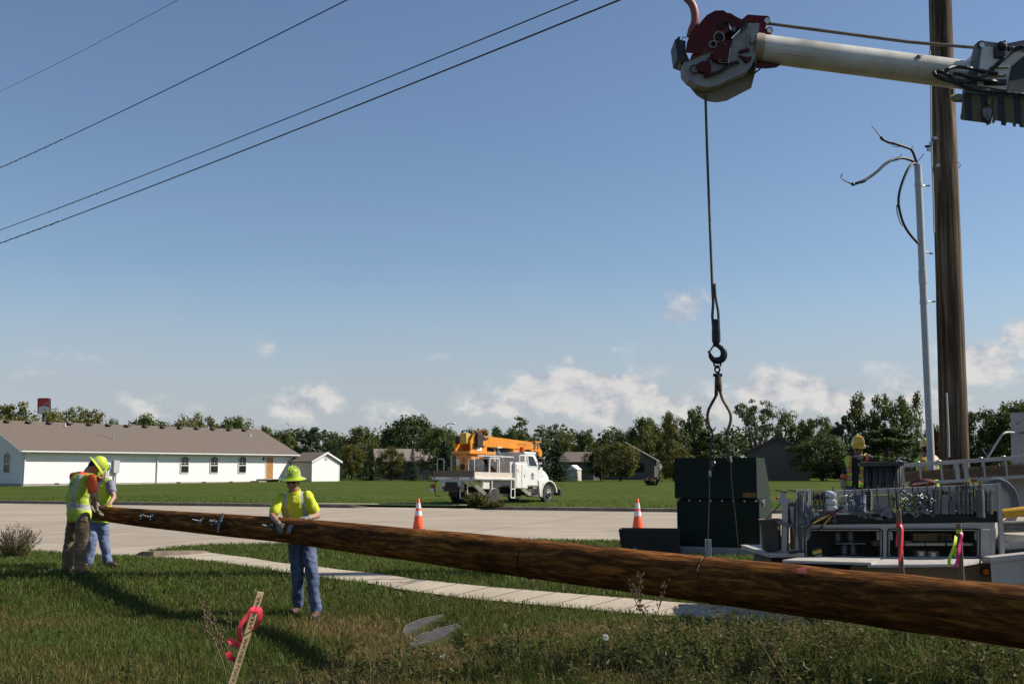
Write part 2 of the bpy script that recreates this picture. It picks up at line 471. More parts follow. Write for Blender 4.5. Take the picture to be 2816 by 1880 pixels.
def drape(name, poly, off, m, res=.4, zf=terr):
 """a sheet with this outline laid on the terrain"""
 bm = bmesh.new()
 vs = [bm.verts.new((p[0], p[1], 0)) for p in poly]; bm.faces.new(vs)
 x0, x1 = min(p[0] for p in poly), max(p[0] for p in poly); y0, y1 = min(p[1] for p in poly), max(p[1] for p in poly)
 for ax, a, b in ((0, max(x0, -16), min(x1, 16)), (1, max(y0, 4), min(y1, 30))):
  k = math.floor(a / res) * res + res
  while k < b:
   co = (k, 0, 0) if ax == 0 else (0, k, 0)
   bmesh.ops.bisect_plane(bm, geom=bm.verts[:] + bm.edges[:] + bm.faces[:], plane_co=co, plane_no=(1, 0, 0) if ax == 0 else (0, 1, 0))
   k += res
 bmesh.ops.triangulate(bm, faces=bm.faces[:])
 for v in bm.verts: v.co.z = float(zf(v.co.x, v.co.y)) + off
 bm.normal_update()
 if sum(f.normal.z for f in bm.faces) < 0: bmesh.ops.reverse_faces(bm, faces=bm.faces[:])
 me = bpy.data.meshes.new(name); bm.to_mesh(me); bm.free(); me.materials.append(m)
 for p in me.polygons: p.use_smooth = True
 o = bpy.data.objects.new(name, me); C.objects.link(o); o['kind'] = 'structure'
 return o

# concrete road with slab joints
m_road = bpy.data.materials.new('road_concrete'); m_road.use_nodes = True
def road_nodes():
 N, L, b = nodes_of(m_road)
 tc = N.new('ShaderNodeTexCoord'); mp = N.new('ShaderNodeMapping'); L.new(tc.outputs['Object'], mp.inputs[0])
 mp.inputs['Rotation'].default_value = (0, 0, -atan2(KD.y, KD.x)); mp.inputs['Location'].default_value = (1.2, .8, 0)
 br = N.new('ShaderNodeTexBrick'); br.offset = 0; br.inputs['Scale'].default_value = 1; br.inputs['Brick Width'].default_value = 5.2; br.inputs['Row Height'].default_value = 4.4
 br.inputs['Mortar Size'].default_value = .03; br.inputs['Mortar Smooth'].default_value = .3
 br.inputs['Color1'].default_value = (.325, .272, .205, 1); br.inputs['Color2'].default_value = (.29, .24, .18, 1); br.inputs['Mortar'].default_value = (.13, .088, .052, 1)
 L.new(mp.outputs[0], br.inputs['Vector'])
 n = N.new('ShaderNodeTexNoise'); n.inputs['Scale'].default_value = .5; n.inputs['Detail'].default_value = 10; n.inputs['Roughness'].default_value = .7; L.new(tc.outputs['Object'], n.inputs['Vector'])
 r = N.new('ShaderNodeMapRange'); r.inputs[1].default_value = .3; r.inputs[2].default_value = .7; r.inputs[3].default_value = .84; r.inputs[4].default_value = 1.1; L.new(n.outputs[0], r.inputs[0])
 # tyre-worn streaks along the traffic
 mp2 = N.new('ShaderNodeMapping'); mp2.inputs['Rotation'].default_value = (0, 0, -atan2(KD.y, KD.x)); mp2.inputs['Scale'].default_value = (.03, .8, 1); L.new(tc.outputs['Object'], mp2.inputs[0])
 n3 = N.new('ShaderNodeTexNoise'); n3.inputs['Scale'].default_value = 1.4; n3.inputs['Detail'].default_value = 4; L.new(mp2.outputs[0], n3.inputs['Vector'])
 r3 = N.new('ShaderNodeMapRange'); r3.inputs[1].default_value = .35; r3.inputs[2].default_value = .65; r3.inputs[3].default_value = .9; r3.inputs[4].default_value = 1.06; L.new(n3.outputs[0], r3.inputs[0])
 mu = N.new('ShaderNodeMath'); mu.operation = 'MULTIPLY'; L.new(r.outputs[0], mu.inputs[0]); L.new(r3.outputs[0], mu.inputs[1])
 mx = N.new('ShaderNodeMix'); mx.data_type = 'RGBA'; mx.blend_type = 'MULTIPLY'; mx.inputs[0].default_value = 1
 L.new(br.outputs['Color'], mx.inputs[6]); L.new(mu.outputs[0], mx.inputs[7]); L.new(mx.outputs[2], b.inputs['Base Color'])
 b.inputs['Roughness'].default_value = .9
 n2 = N.new('ShaderNodeTexNoise'); n2.inputs['Scale'].default_value = 45; L.new(tc.outputs['Object'], n2.inputs['Vector'])
 bp = N.new('ShaderNodeBump'); bp.inputs['Strength'].default_value = .35; bp.inputs['Distance'].default_value = .01; L.new(n2.outputs[0], bp.inputs['Height']); L.new(bp.outputs[0], b.inputs['Normal'])
road_nodes()
m_walk = mat('sidewalk_concrete', (.43, .36, .27), (.53, .45, .345), 1.3, .9, bump=.3, bscale=60, detail=8)
m_kerb = mat('kerb_concrete', (.17, .13, .10), (.27, .22, .17), 2.0, .9, bump=.3, bscale=20, detail=8)

near = [(-420, 1502), (-150, 1506), (0, 1510), (100, 1518), (228, 1528), (372, 1531), (384, 1526), (400, 1519), (430, 1513), (500, 1504), (600, 1499), (790, 1496), (1100, 1490), (1456, 1485), (1708, 1488), (1860, 1492), (2300, 1499), (2800, 1506), (3300, 1512)]
near_w = [G(x, y) for x, y in near]
def kp(t, s=0.0): return (KB.x + KD.x * t + KN.x * s, KB.y + KD.y * t + KN.y * s)
road_poly = [(p.x, p.y) for p in near_w] + [(60, 24.0), kp(58), kp(-90), (-70, 40)]
drape('road', road_poly, .012, m_road)
up = [(566, 1519), (680, 1534), (788, 1551), (880, 1561), (940, 1569), (1140, 1595), (1340, 1616), (1540, 1632), (1740, 1649), (1880, 1661), (2120, 1680), (2400, 1702), (2800, 1730)]
lw = [(378, 1533), (472, 1537), (580, 1547), (680, 1560), (784, 1576), (936, 1597), (1004, 1604), (1100, 1623), (1260, 1645), (1420, 1661), (1620, 1679), (1740, 1689), (1880, 1699), (2120, 1718), (2400, 1742), (2800, 1774)]
walk_poly = [(p.x, p.y) for p in [G(x, y) for x, y in lw]] + [(p.x, p.y) for p in reversed([G(x, y) for x, y in up])] + [(G(400, 1519).x, G(400, 1519).y)]
drape('sidewalk', walk_poly, .018, m_walk)
# joints cut across the sidewalk
mb = MB()
for k in np.linspace(.04, .97, 17):
 a = G(566 + (2120 - 566) * k, float(np.interp(566 + (2120 - 566) * k, [p[0] for p in up], [p[1] for p in up])))
 d = Vector((.69, .72, 0)); q = a - d * 1.42
 e = Vector((d.y, -d.x, 0)) * .006
 n = 6; pts = [a.lerp(q, j / n) for j in range(n + 1)]
 vs = []
 for p in pts:
  for sgn in (-1, 1):
   w = p + e * sgn; vs.append((w.x, w.y, T1(w.x, w.y) + .0225))
 mb.add(vs, [(2 * j, 2 * j + 1, 2 * j + 3, 2 * j + 2) for j in range(n)])
struct('sidewalk_joint_lines', mb, mat('joint_dark', (.20, .165, .125), rough=1))

# far kerb, in two runs with a drop for the driveway between them
def t_of_px(px):
 u = (px - CX) / F / 1.0068
 return (u * KB.y - KB.x) / (KD.x - u * KD.y)
t_gap0, t_gap1 = t_of_px(1015), t_of_px(1328)
for a, b in ((-120, t_gap0), (t_gap1, 70)):
 mb = MB(); prof = [(-.32, .013), (-.30, .03), (-.02, .02), (.0, .10), (.03, .155), (.16, .165), (.16, -.2), (-.32, -.2)]
 rg = []
 for t in (a, a + 1.0 if a > -100 else a + .1, b - 1.0 if b < 60 else b - .1, b):
  k = .25 if (t == a and a > -100) or (t == b and b < 60) else 1.0
  rg.append([Vector((*kp(t, s), z if z < 0.03 else .02 + (z - .02) * k)) for s, z in prof])
 mb.rings(rg); struct('kerb', mb, m_kerb)
dw = [kp(t_gap0, -.3), kp(t_gap1, -.3), kp(t_gap1, 1.6), kp(t_gap0 - 6, 1.6)]
mb = MB(); mb.add([(*dw[0], .016), (*dw[1], .016), (*dw[2], .17), (*dw[3], .17), (*dw[0], -.1), (*dw[1], -.1), (*dw[2], -.1), (*dw[3], -.1)], [(0, 1, 2, 3), (0, 4, 5, 1), (3, 2, 6, 7), (1, 5, 6, 2), (0, 3, 7, 4)])
struct('driveway', mb, m_walk)
# the kerb nose at the corner of the sidewalk: a low concrete wedge
mb = MB()
nose = [(372, 1529, .03), (384, 1531, .09), (420, 1532, .10), (490, 1529, .09), (540, 1525, .06), (566, 1521, .01)]
fr = [G(x, y) for x, y, h in nose]; rg = []
for p, (x, y, h) in zip(fr, nose):
 d = .16; rg.append([p + Vector((0, 0, -.08)), p + Vector((.01, .02, .012 + h)), p + Vector((.05, d, .014 + h)), p + Vector((.05, d + .02, -.08))])
mb.rings(rg); struct('kerb_nose', mb, m_kerb)

# ------------------------------------------------------------------ grass blades
m_blade = rampmat('grass_blade', [(.30, .20, .09), (.21, .175, .05), (.095, .125, .022), (.125, .185, .030), (.185, .245, .055)], rough=.6, trans=.42)
def blades(x, y, z, h, w, lean, tint):
 n = len(x); a = rng.uniform(0, 2 * pi, n); b = rng.uniform(0, 2 * pi, n)
 wx, wy = np.cos(a) * w / 2, np.sin(a) * w / 2
 lx, ly = np.cos(b) * lean * h, np.sin(b) * lean * h
 v = np.zeros((n, 5, 3))
 v[:, 0] = np.stack([x - wx, y - wy, z], 1); v[:, 1] = np.stack([x + wx, y + wy, z], 1)
 v[:, 2] = np.stack([x - wx * .75 + lx * .35, y - wy * .75 + ly * .35, z + h * .6], 1)
 v[:, 3] = np.stack([x + wx * .75 + lx * .35, y + wy * .75 + ly * .35, z + h * .6], 1)
 v[:, 4] = np.stack([x + lx, y + ly, z + h * (1 - .25 * lean)], 1)
 o = np.arange(n)[:, None] * 5
 f = np.stack([o + np.array([[0, 1, 3]]), o + np.array([[0, 3, 2]]), o + np.array([[2, 3, 4]])], 1).reshape(-1, 3)
 return v.reshape(-1, 3), f, np.repeat(tint, 3)
CULV = [([(1106, 1738), (1116, 1720), (1164, 1700), (1220, 1690)], [(1128, 1750), (1164, 1731), (1192, 1714), (1222, 1694)]),
  ([(1124, 1772), (1148, 1748), (1196, 1730), (1268, 1714)], [(1128, 1788), (1205, 1770), (1250, 1748), (1272, 1722)])]
culv_polys = [[(G(x, y).x, G(x, y).y) for x, y in u + [(a, b + 5) for a, b in l[::-1]]] for u, l in CULV]
culv_c = G(1200, 1752)
V, Fc, Tn, off = [], [], [], 0
def emit(v, f, t):
 global off
 V.append(v); Fc.append(f + off); Tn.append(t); off += len(v)
def scatter(y0, y1, dens, hw=.53):
 n = int(dens * (y1 - y0) * (hw * (y0 + y1) + 1.2))
 y = rng.uniform(y0, y1, n); x = rng.uniform(-1, 1, n) * (hw * y + .6)
 return x, y
for y0, y1, dens, wd in [(6, 9, 2300, .006), (9, 12, 2000, .0075), (12, 15, 1500, .009), (15, 19, 900, .012), (19, 28, 500, .017)]:
 x, y = scatter(y0, y1, dens)
 j = rng.normal(0, .025, len(x)); k = rng.normal(0, .025, len(x))
 keep = ~inpoly(x + j, y + k, road_poly) & ~inpoly(x + j, y + k, walk_poly)
 x, y = x[keep], y[keep]
 keep = ~inpoly(x, y, culv_polys[0]) & ~inpoly(x, y, culv_polys[1]); x, y = x[keep], y[keep]; z = terr(x, y) - .008
 big = fnoise(x * .5, y * .5, 3); sm = fnoise(x * 2.2, y * 2.2, 9)
 h = (.045 + .05 * big + .03 * sm) * rng.uniform(.6, 1.35, len(x))
 wild = np.clip((11.6 - y + .35 * np.maximum(x, 0) + 2.2 * (big - .5)) / 2.6, 0, 1)          # unmown bank nearest the camera
 wild = np.maximum(wild * np.clip((x + 4.2) / 2.5, .25, 1), np.exp(-((x + .4) ** 2 / 3.5 + (y - 12.4) ** 2 / 1.2)) * .6)
 h = h * (1 - .45 * np.exp(-((x + 1.6) ** 2 / .9 + (y - 13.0) ** 2 / .6)))
 wild = wild * (1 - .9 * np.exp(-((x + .75) ** 2 + (y - culv_c.y + .3) ** 2) / .35))
 h = h * (1 + 1.5 * wild * rng.uniform(.3, 1.3, len(x)))
 dry = np.clip((fnoise(x * .8, y * .8, 21) - .52) * 3.2, 0, 1) * np.clip((15.5 - y) / 3, 0, 1)
 dry = np.maximum(dry, 1.3 * np.exp(-((x + 1.7) ** 2 / .9 + (y - 13.1) ** 2 / .5))); dry = np.maximum(dry, 1.2 * np.exp(-((x + 1.1) ** 2 / .6 + (y - 12.2) ** 2 / .7)))
 dry = np.maximum(dry, .75 * np.exp(-((x + 3.6) ** 2 / 1.2 + (y - 9.0) ** 2 / 2.0))); dry = np.maximum(dry, .6 * np.exp(-((x + 6.0) ** 2 / 2.5 + (y - 13.0) ** 2 / .35)))
 tint = np.clip(.60 + .35 * (sm - .5) - .66 * dry * rng.uniform(.3, 1.3, len(x)) + rng.normal(0, .13, len(x)) - .08 * wild, 0, 1)
 emit(*blades(x, y, z, h, wd * rng.uniform(.7, 1.4, len(x)), rng.uniform(.1, .9, len(x)), tint))
# rough fringe along the far kerb and over the first metres of the field
n = 60000
t = rng.uniform(-40, 28, n); s = .2 + 9 * rng.uniform(0, 1, n) ** 2.2
x = KB.x + KD.x * t + KN.x * s; y = KB.y + KD.y * t + KN.y * s
ok = ~((t > t_gap0 - 5) & (t < t_gap1) & (s < 1.7)); x, y = x[ok], y[ok]
emit(*blades(x, y, field(x, y), rng.uniform(.02, .06, len(x)), rng.uniform(.02, .045, len(x)), rng.uniform(.2, .9, len(x)), np.clip(.86 + rng.normal(0, .12, len(x)), 0, 1)))
me = big_mesh('grass', np.concatenate(V), np.concatenate(Fc), 3, np.concatenate(Tn), m_blade)
go = bpy.data.objects.new('grass', me); C.objects.link(go)
setp(go, 'mown and unmown green grass with dry patches beside the sidewalk', 'grass', kind='stuff')

# ------------------------------------------------------------------ tall weeds on the near bank
m_weed = rampmat('weed_leaf', [(.26, .18, .08), (.16, .14, .045), (.065, .088, .02), (.10, .135, .032)], rough=.6, trans=.4)
V, Fc, Tn, off = [], [], [], 0
def quads(c, d1, d2):
 n = len(c); v = np.stack([c - d1 * .5 - d2 * .5, c + d1 * .5 - d2 * .35, c + d1 * .5 + d2 * .35, c - d1 * .5 + d2 * .5], 1).reshape(-1, 3)
 o = np.arange(n)[:, None] * 4
 return v, np.concatenate([np.concatenate([o, o + 1, o + 2], 1), np.concatenate([o, o + 2, o + 3], 1)])
nw = 0
spots = []
while nw < 1150:
 y = rng.uniform(6.2, 12.2); x = rng.uniform(-.55, .55) * y
 px = CX + x / y * F
 d = np.interp(px, [300, 900, 1300, 1800, 2300, 2816], [.10, .42, .55, .85, 1.0, 1.0]) * (1 if y < 10.6 + .12 * max(x, 0) else .30)
 if px < 900 and y > 9.5: d *= .15
 if rng.uniform() > d or inpoly(np.array([x]), np.array([y]), walk_poly)[0]: continue
 if abs(x - culv_c.x) < .9 and abs(y - culv_c.y) < 1.1: continue
 if abs(x + 1.9) < .6 and y < 7: continue
 spots.append((x, y)); nw += 1
for x, y in spots:
 h = rng.uniform(.14, .34) * (1.25 if x > 1.0 else 1.0) * (rng.uniform(1.2, 1.7) if rng.uniform() < .12 else 1)
 base = np.array([x, y, T1(x, y) - .01]); lean = rng.normal(0, .16, 2)
 k = int(rng.integers(3, 6)); dryp = rng.uniform() < .25
 for _ in range(k):
  ln = lean + rng.normal(0, .22, 2); hh = h * rng.uniform(.6, 1.05)
  tip = base + np.array([ln[0] * hh, ln[1] * hh, hh])
  w = np.array([rng.normal(), rng.normal(), 0]); w /= np.linalg.norm(w) + 1e-6
  v = np.stack([base - w * .004, base + w * .004, tip + w * .0015, tip - w * .0015]); emit(v, np.array([[0, 1, 2], [0, 2, 3]]), np.full(2, .1 if dryp else .45))
  nl = int(rng.integers(9, 20)); q = rng.uniform(.2, 1.02, nl)
  c = base + (tip - base) * q[:, None] + rng.normal(0, .022, (nl, 3))
  d1 = rng.normal(0, 1, (nl, 3)); d1[:, 2] = np.abs(d1[:, 2]) * .6; d1 /= np.linalg.norm(d1, axis=1)[:, None]
  d2 = np.cross(d1, rng.normal(0, 1, (nl, 3))); d2 /= np.linalg.norm(d2, axis=1)[:, None]
  sz = rng.uniform(.018, .05, nl)[:, None] * (.7 if dryp else 1)
  vv, ff = quads(c + d1 * sz * .5, d1 * sz, d2 * sz * .33)
  tt = np.clip((.12 if dryp else .66) + rng.normal(0, .2, nl), 0, 1)
  emit(vv, ff, np.concatenate([tt, tt]))
me = big_mesh('weeds', np.concatenate(V), np.concatenate(Fc), 3, np.concatenate(Tn), m_weed)
wo = bpy.data.objects.new('weeds', me); C.objects.link(wo)
setp(wo, 'tall tangled green weeds and dry stalks on the near bank', 'weeds', kind='stuff')
# ================================================================== FAR BUILDINGS
def siding(name, col, pitch=.2): return mat(name, col, tuple(c * .95 for c in col), .6, .55, detail=3)
def laps(q, a0, a1, z0, z1, name, m, root, pitch=.2, hw=None):
 """lap boards on a wall: q(along, out, z); each board leans out at its foot; hw(z) narrows them under a gable"""
 k = MB(); z = z0
 while z < z1 - .02:
  zt = min(z + pitch, z1); b0, b1, t0, t1 = a0, a1, a0, a1
  if hw: (b0, b1), (t0, t1) = hw(z), hw(zt)
  k.add([q(b0, .018, z), q(b1, .018, z), q(t1, .006, zt), q(t0, .006, zt), q(b0, .003, z), q(b1, .003, z)], [(0, 1, 2, 3), (4, 5, 1, 0)]); z += pitch
 return part(name, k, m, root)
m_white_sid = siding('white_siding', (.80, .795, .76), .2)
m_tan_sid = siding('tan_siding', (.28, .25, .21), .2)
m_beige_sid = siding('beige_siding', (.60, .54, .45), .2)
m_grey_sid = siding('grey_brown_siding', (.115, .105, .10), .2)
m_shing = mat('roof_shingle', (.125, .095, .075), (.20, .16, .13), 9, .95, bump=.6, bscale=30, stretch=(1, 1, 2.2), detail=8)
m_shing2 = mat('roof_shingle_far', (.20, .16, .135), (.27, .22, .19), 5, .95, bump=.4, bscale=20, detail=8)
m_trim = mat('white_trim', (.74, .74, .72), rough=.5)
m_glass_dk = mat('window_glass', (.012, .014, .016), rough=.08, spec=.6)
m_frame = mat('window_frame', (.70, .70, .68), rough=.4)
m_dark = mat('dark_metal', (.02, .02, .02), rough=.6)
m_black = mat('black_rubber', (.012, .012, .012), (.022, .021, .02), 12, .75)
m_found = mat('foundation_concrete', (.36, .33, .29), (.45, .42, .37), 2, .95)
m_door = mat('orange_door_wood', (.42, .20, .055), (.50, .25, .075), 3, .5, stretch=(8, 8, 1))
m_deck = mat('weathered_deck', (.30, .25, .21), (.42, .36, .30), 4, .9, stretch=(1, 6, 6))
m_galv = mat('galvanised', (.45, .46, .47), (.58, .59, .60), 14, .42, metal=.75, bump=.1)
m_pvc = mat('grey_plastic', (.50, .52, .53), (.56, .57, .58), 6, .45)

def gable(root, A, u, n, Lw, D, z0, ze, zr, oh, mw, mr, trim=m_trim, thick=.14, found=True):
 """house shell: long wall from A along u, depth D along n (away), eave ze, ridge zr, overhang oh"""
 u, n = Vector(u).to_3d(), Vector(n).to_3d(); A = Vector(A)
 def q(a, b, z): return Vector((A.x + u.x * a + n.x * b, A.y + u.y * a + n.y * b, z))
 w = MB(); zb = z0 - .4
 w.add([q(0, 0, zb), q(Lw, 0, zb), q(Lw, D, zb), q(0, D, zb), q(0, 0, ze), q(Lw, 0, ze), q(Lw, D, ze), q(0, D, ze), q(0, D / 2, zr), q(Lw, D / 2, zr)],
          [(0, 1, 5, 4), (2, 3, 7, 6), (3, 0, 4, 8, 7), (1, 2, 6, 9, 5)])
 wall = part('wall', w, mw, root)
 if found:
  fb = MB()
  for s0, s1, b0, b1 in ((-.02, Lw + .02, -.02, .1), (-.02, Lw + .02, D - .1, D + .02), (-.023, .1, .1, D - .1), (Lw - .1, Lw + .023, .1, D - .1)):
   fb.prism([q(s0, b0, zb), q(s1, b0, zb), q(s1, b1, zb), q(s0, b1, zb)], (0, 0, z0 + .10 - zb))
  part('foundation', fb, m_found, root)
 sl = (zr - ze) / (D / 2)
 r = MB()
 for sgn in (0, 1):
  b0, b1 = ((-oh, D / 2) if sgn == 0 else (D + oh, D / 2))
  zz0, zz1 = ze - oh * sl, zr
  P4 = [q(-oh, b0, zz0 + .02), q(Lw + oh, b0, zz0 + .02), q(Lw + oh, b1, zz1 + .02), q(-oh, b1, zz1 + .02)]
  r.prism(P4, (0, 0, thick))
 roof = part('roof', r, mr, root)
 for a in (-oh - .03, Lw + oh + .0):
  for b0 in (-oh, D + oh):
   t = MB(); t.prism([q(a, b0, ze - oh * sl - .05), q(a + .03, b0, ze - oh * sl - .05), q(a + .03, D / 2, zr - .05), q(a, D / 2, zr - .05)], (0, 0, .19)); part('rake_board', t, trim, roof)
 # soffit under the front eave
 sf = MB(); sf.prism([q(-oh + .01, -oh + .02, ze - oh * sl - .02), q(Lw + oh - .01, -oh + .02, ze - oh * sl - .02), q(Lw + oh - .01, -.003, ze - oh * sl - .02), q(-oh + .01, -.003, ze - oh * sl - .02)], (0, 0, .03))
 part('soffit', sf, trim, roof)
 return q, wall, roof

# ---- long white hall
A0 = P(59, 1335, 84.0); B0 = P(800, 1322, 106.0)
hu = Vector((B0.x - A0.x, B0.y - A0.y, 0)); HL = hu.length; hu.normalize(); hn = Vector((-hu.y, hu.x, 0))
z0h = (A0.z + B0.z) / 2 - .01; zeh = z0h + 2.72; zrh = P(330, 1173.5, 98.0).z
hall = thing('hall', 'long low white sided hall with brown shingle roof and arched windows', 'building', A0)
q, hwall, hroof = gable(hall, A0, hu, hn, HL, 10.4, z0h, zeh, zrh, .55, m_white_sid, m_shing)
def hall_a(px):
 k = (px - CX) / F / 1.0065
 return (k * A0.y - A0.x) / (hu.x - k * hu.y)
def hall_z(py, a): return ZC + (HOR - py) / F * (A0.y + hu.y * a) * 1.003
def arch_window(parent, qf, a, b, za, zb, wd, sgn=-1):
 """arched window standing 2 cm proud of a wall; qf maps (along, out, z)"""
 fr = MB(); gl = MB(); n = 9
 r = wd / 2
 def outline(rr, lo): return [(-rr, lo)] + [(rr, lo)] + [(rr * cos(t), zb - r * .75 + rr * .75 * sin(t)) for t in [pi * i / n for i in range(n + 1)]]
 o = outline(r + .06, za - .06); i_ = outline(r, za)
 vs = [qf(a + x, b, z) for x, z in o] + [qf(a + x, b, z) for x, z in i_]
 vs += [qf(a + x, b + .05, z) for x, z in o] + [qf(a + x, b + .05, z) for x, z in i_]
 k = len(o)
 fs = []
 for j in range(k):
  jn = (j + 1) % k
  fs += [(j, jn, k + jn, k + j), (2 * k + j, 3 * k + j, 3 * k + jn, 2 * k + jn), (j, 2 * k + j, 2 * k + jn, jn), (k + j, k + jn, 3 * k + jn, 3 * k + j)]
 fr.add(vs, fs)
 zm = (za + zb) / 2 - .08
 fr.prism([qf(a - r, b + .015, zm - .035), qf(a + r, b + .015, zm - .035), qf(a + r, b + .055, zm - .035), qf(a - r, b + .055, zm - .035)], (0, 0, .07))
 f = part('window', fr, m_frame, parent)
 gl.add([qf(a + x, b + .012, z) for x, z in i_], [tuple(range(k))])
 part('pane', gl, m_glass_dk, f)
 mu = MB()
 for zz in (zm + .22, zm + .44):
  mu.prism([qf(a - r, b + .013, zz), qf(a + r, b + .013, zz), qf(a + r, b + .03, zz), qf(a - r, b + .03, zz)], (0, 0, .018))
 mu.prism([qf(a - .01, b + .013, zm), qf(a + .01, b + .013, zm), qf(a + .01, b + .03, zm), qf(a - .01, b + .03, zm)], (0, 0, zb - zm - .05))
 part('glazing_bar', mu, m_frame, f)
qout = lambda a, o, z: q(a, -o, z)
for px in (507, 588, 665.5):
 a = hall_a(px); arch_window(hall, qout, a, .03, hall_z(1298.5, a), hall_z(1255.5, a), 18.5 / F * (A0.y + hu.y * a) / hu.x * .78)
laps(qout, .06, HL - .06, z0h + .1, zeh - .16, 'lap_siding', m_white_sid, hall)
qg = lambda a, o, z: q(-o, a, z)
arch_window(hall, qg, 2.2, .004, z0h + .95, z0h + 2.45, .85)
# door, lamp, deck
a = hall_a(740.5); dm = MB(); dm.prism([qout(a - .42, .02, z0h + .35), qout(a + .42, .02, z0h + .35), qout(a + .42, .045, z0h + .35), qout(a - .42, .045, z0h + .35)], (0, 0, 1.98))
door = part('door', dm, m_door, hall)
dt = MB()
for x0, x1, zz, hh in ((-.50, -.42, .35, 2.06), (.42, .50, .35, 2.06), (-.50, .50, 2.33, .09)): dt.prism([qout(a + x0, .0, z0h + zz), qout(a + x1, 0, z0h + zz), qout(a + x1, .06, z0h + zz), qout(a + x0, .06, z0h + zz)], (0, 0, hh))
part('door_frame', dt, m_trim, door)
dp = MB()
for zz in (.45, 1.05, 1.62):
 for xx in (-.34, .04): dp.prism([qout(a + xx, .045, z0h + zz), qout(a + xx + .3, .045, z0h + zz), qout(a + xx + .3, .052, z0h + zz), qout(a + xx, .052, z0h + zz)], (0, 0, .46 if zz < 1.5 else .6))
part('door_panel', dp, m_door, door)
hd = MB(); hd.ell(qout(a - .34, .07, z0h + 1.3), (.04, .04, .04), n=8); part('handle', hd, m_dark, door, smooth=180)
lm = MB(); lp = qout(a - .78, .1, z0h + 2.3); lm.cyl(lp, lp + Vector((0, 0, -.22)), .05, 8, r2=.11); lm.bar(lp + Vector((0, 0, .03)), qout(a - .78, 0, z0h + 2.32), .05, .05); part('wall_lamp', lm, m_dark, hall)
dk = MB()
for i in range(6): dk.prism([qout(a - 1.5, .06 + i * .21, z0h + .26), qout(a + 1.9, .06 + i * .21, z0h + .26), qout(a + 1.9, .25 + i * .21, z0h + .26), qout(a - 1.5, .25 + i * .21, z0h + .26)], (0, 0, .05))
for i in range(3): dk.prism([qout(a - 2.3, .1 + i * .4, z0h + .0), qout(a - 1.52, .1 + i * .4, z0h + .0), qout(a - 1.52, .45 + i * .4, z0h + .0), qout(a - 2.3, .45 + i * .4, z0h + .0)], (0, 0, .15))
for x in (-1.4, .2, 1.8): dk.prism([qout(a + x - .06, .1, z0h - .3), qout(a + x + .06, .1, z0h - .3), qout(a + x + .06, 1.2, z0h - .3), qout(a + x - .06, 1.2, z0h - .3)], (0, 0, .555))
part('deck', dk, m_deck, hall)
# gutter, downspouts
gt = MB(); slh = (zrh - zeh) / 5.2; zg = zeh - .55 * slh
gt.bar(q(-.5, -.62, zg + .07), q(HL + .5, -.62, zg + .07), .10, .09); gut = part('gutter', gt, m_trim, hroof)
for ap in (.12, hall_a(431), HL - .35):
 g2 = MB(); g2.tube([q(ap, -.6, zg), q(ap, -.5, zg - .12), q(ap, -.09, zg - .42), q(ap, -.07, z0h + .1), q(ap, -.3, z0h + .02)], .055, 6); part('downspout', g2, m_trim, hall)
# ridge vents and pipes
for px in [30, 188, 340, 486, 632, 770, 904, 1036, 1162, 1286, 1408, 1524, 1640, 1750]:
 a = max(.3, hall_a(px / 2.5) + 2.6); a = min(a, HL - .3)
 k = MB(); c = q(a, 5.2 - .55, zrh - .55 * slh + .30); k.box(c, (.42, .42, .16), Matrix.Rotation(atan2(hu.y, hu.x), 3, 'Z'), bev=.03); part('roof_vent', k, mat('vent_brown', (.06, .04, .03), rough=.6), hroof)
for px, b, hgt, rr in ((500, 4.4, .42, .05), (802, 1.9, 1.75, .035), (1800, 3.5, .4, .05)):
 a = hall_a(px / 2.5) + b * .43
 k = MB(); z = zeh + b * slh; p0 = q(a, b, z); k.cyl(p0, p0 + Vector((0, 0, hgt)), rr, 8); k.cyl(p0, p0 + Vector((0, 0, .2)), rr * 2, 8, r2=rr * 1.2); part('vent_pipe', k, m_galv if hgt > 1 else m_trim, hroof, smooth=40)
# electric meter and box
a = hall_a(298); k = MB(); c = qout(a, .12, z0h + 1.45); k.box(c, (.28, .12, .36), Matrix.Rotation(atan2(hu.y, hu.x), 3, 'Z'), bev=.02); k.cyl(c, c + Vector((hn.x * -.14, hn.y * -.14, 0)), .11, 12); k.cyl(c + Vector((0, 0, -1.2)), c + Vector((0, 0, -.1)), .03, 6); part('electric_meter', k, m_galv, hall)
a = hall_a(316); k = MB(); c = qout(a, .16, z0h + 1.40); k.box(c, (.56, .22, 1.0), Matrix.Rotation(atan2(hu.y, hu.x), 3, 'Z'), bev=.02); k.cyl(c + Vector((0, 0, -1.35)), c + Vector((0, 0, -.4)), .07, 8); part('breaker_box', k, m_pvc, hall)
a = hall_a(282); k = MB(); c = qout(a, .12, zeh - .2); k.ell(c, (.1, .1, .09), n=8); part('flood_lamp', k, m_trim, hall, smooth=180)
for px in (158, 492, 562, 636):
 a = hall_a(px); k = MB(); k.prism([qout(a - .2, .02, z0h), qout(a + .2, .02, z0h), qout(a + .2, .03, z0h), qout(a - .2, .03, z0h)], (0, 0, .12)); part('foundation_vent', k, m_dark, hall)

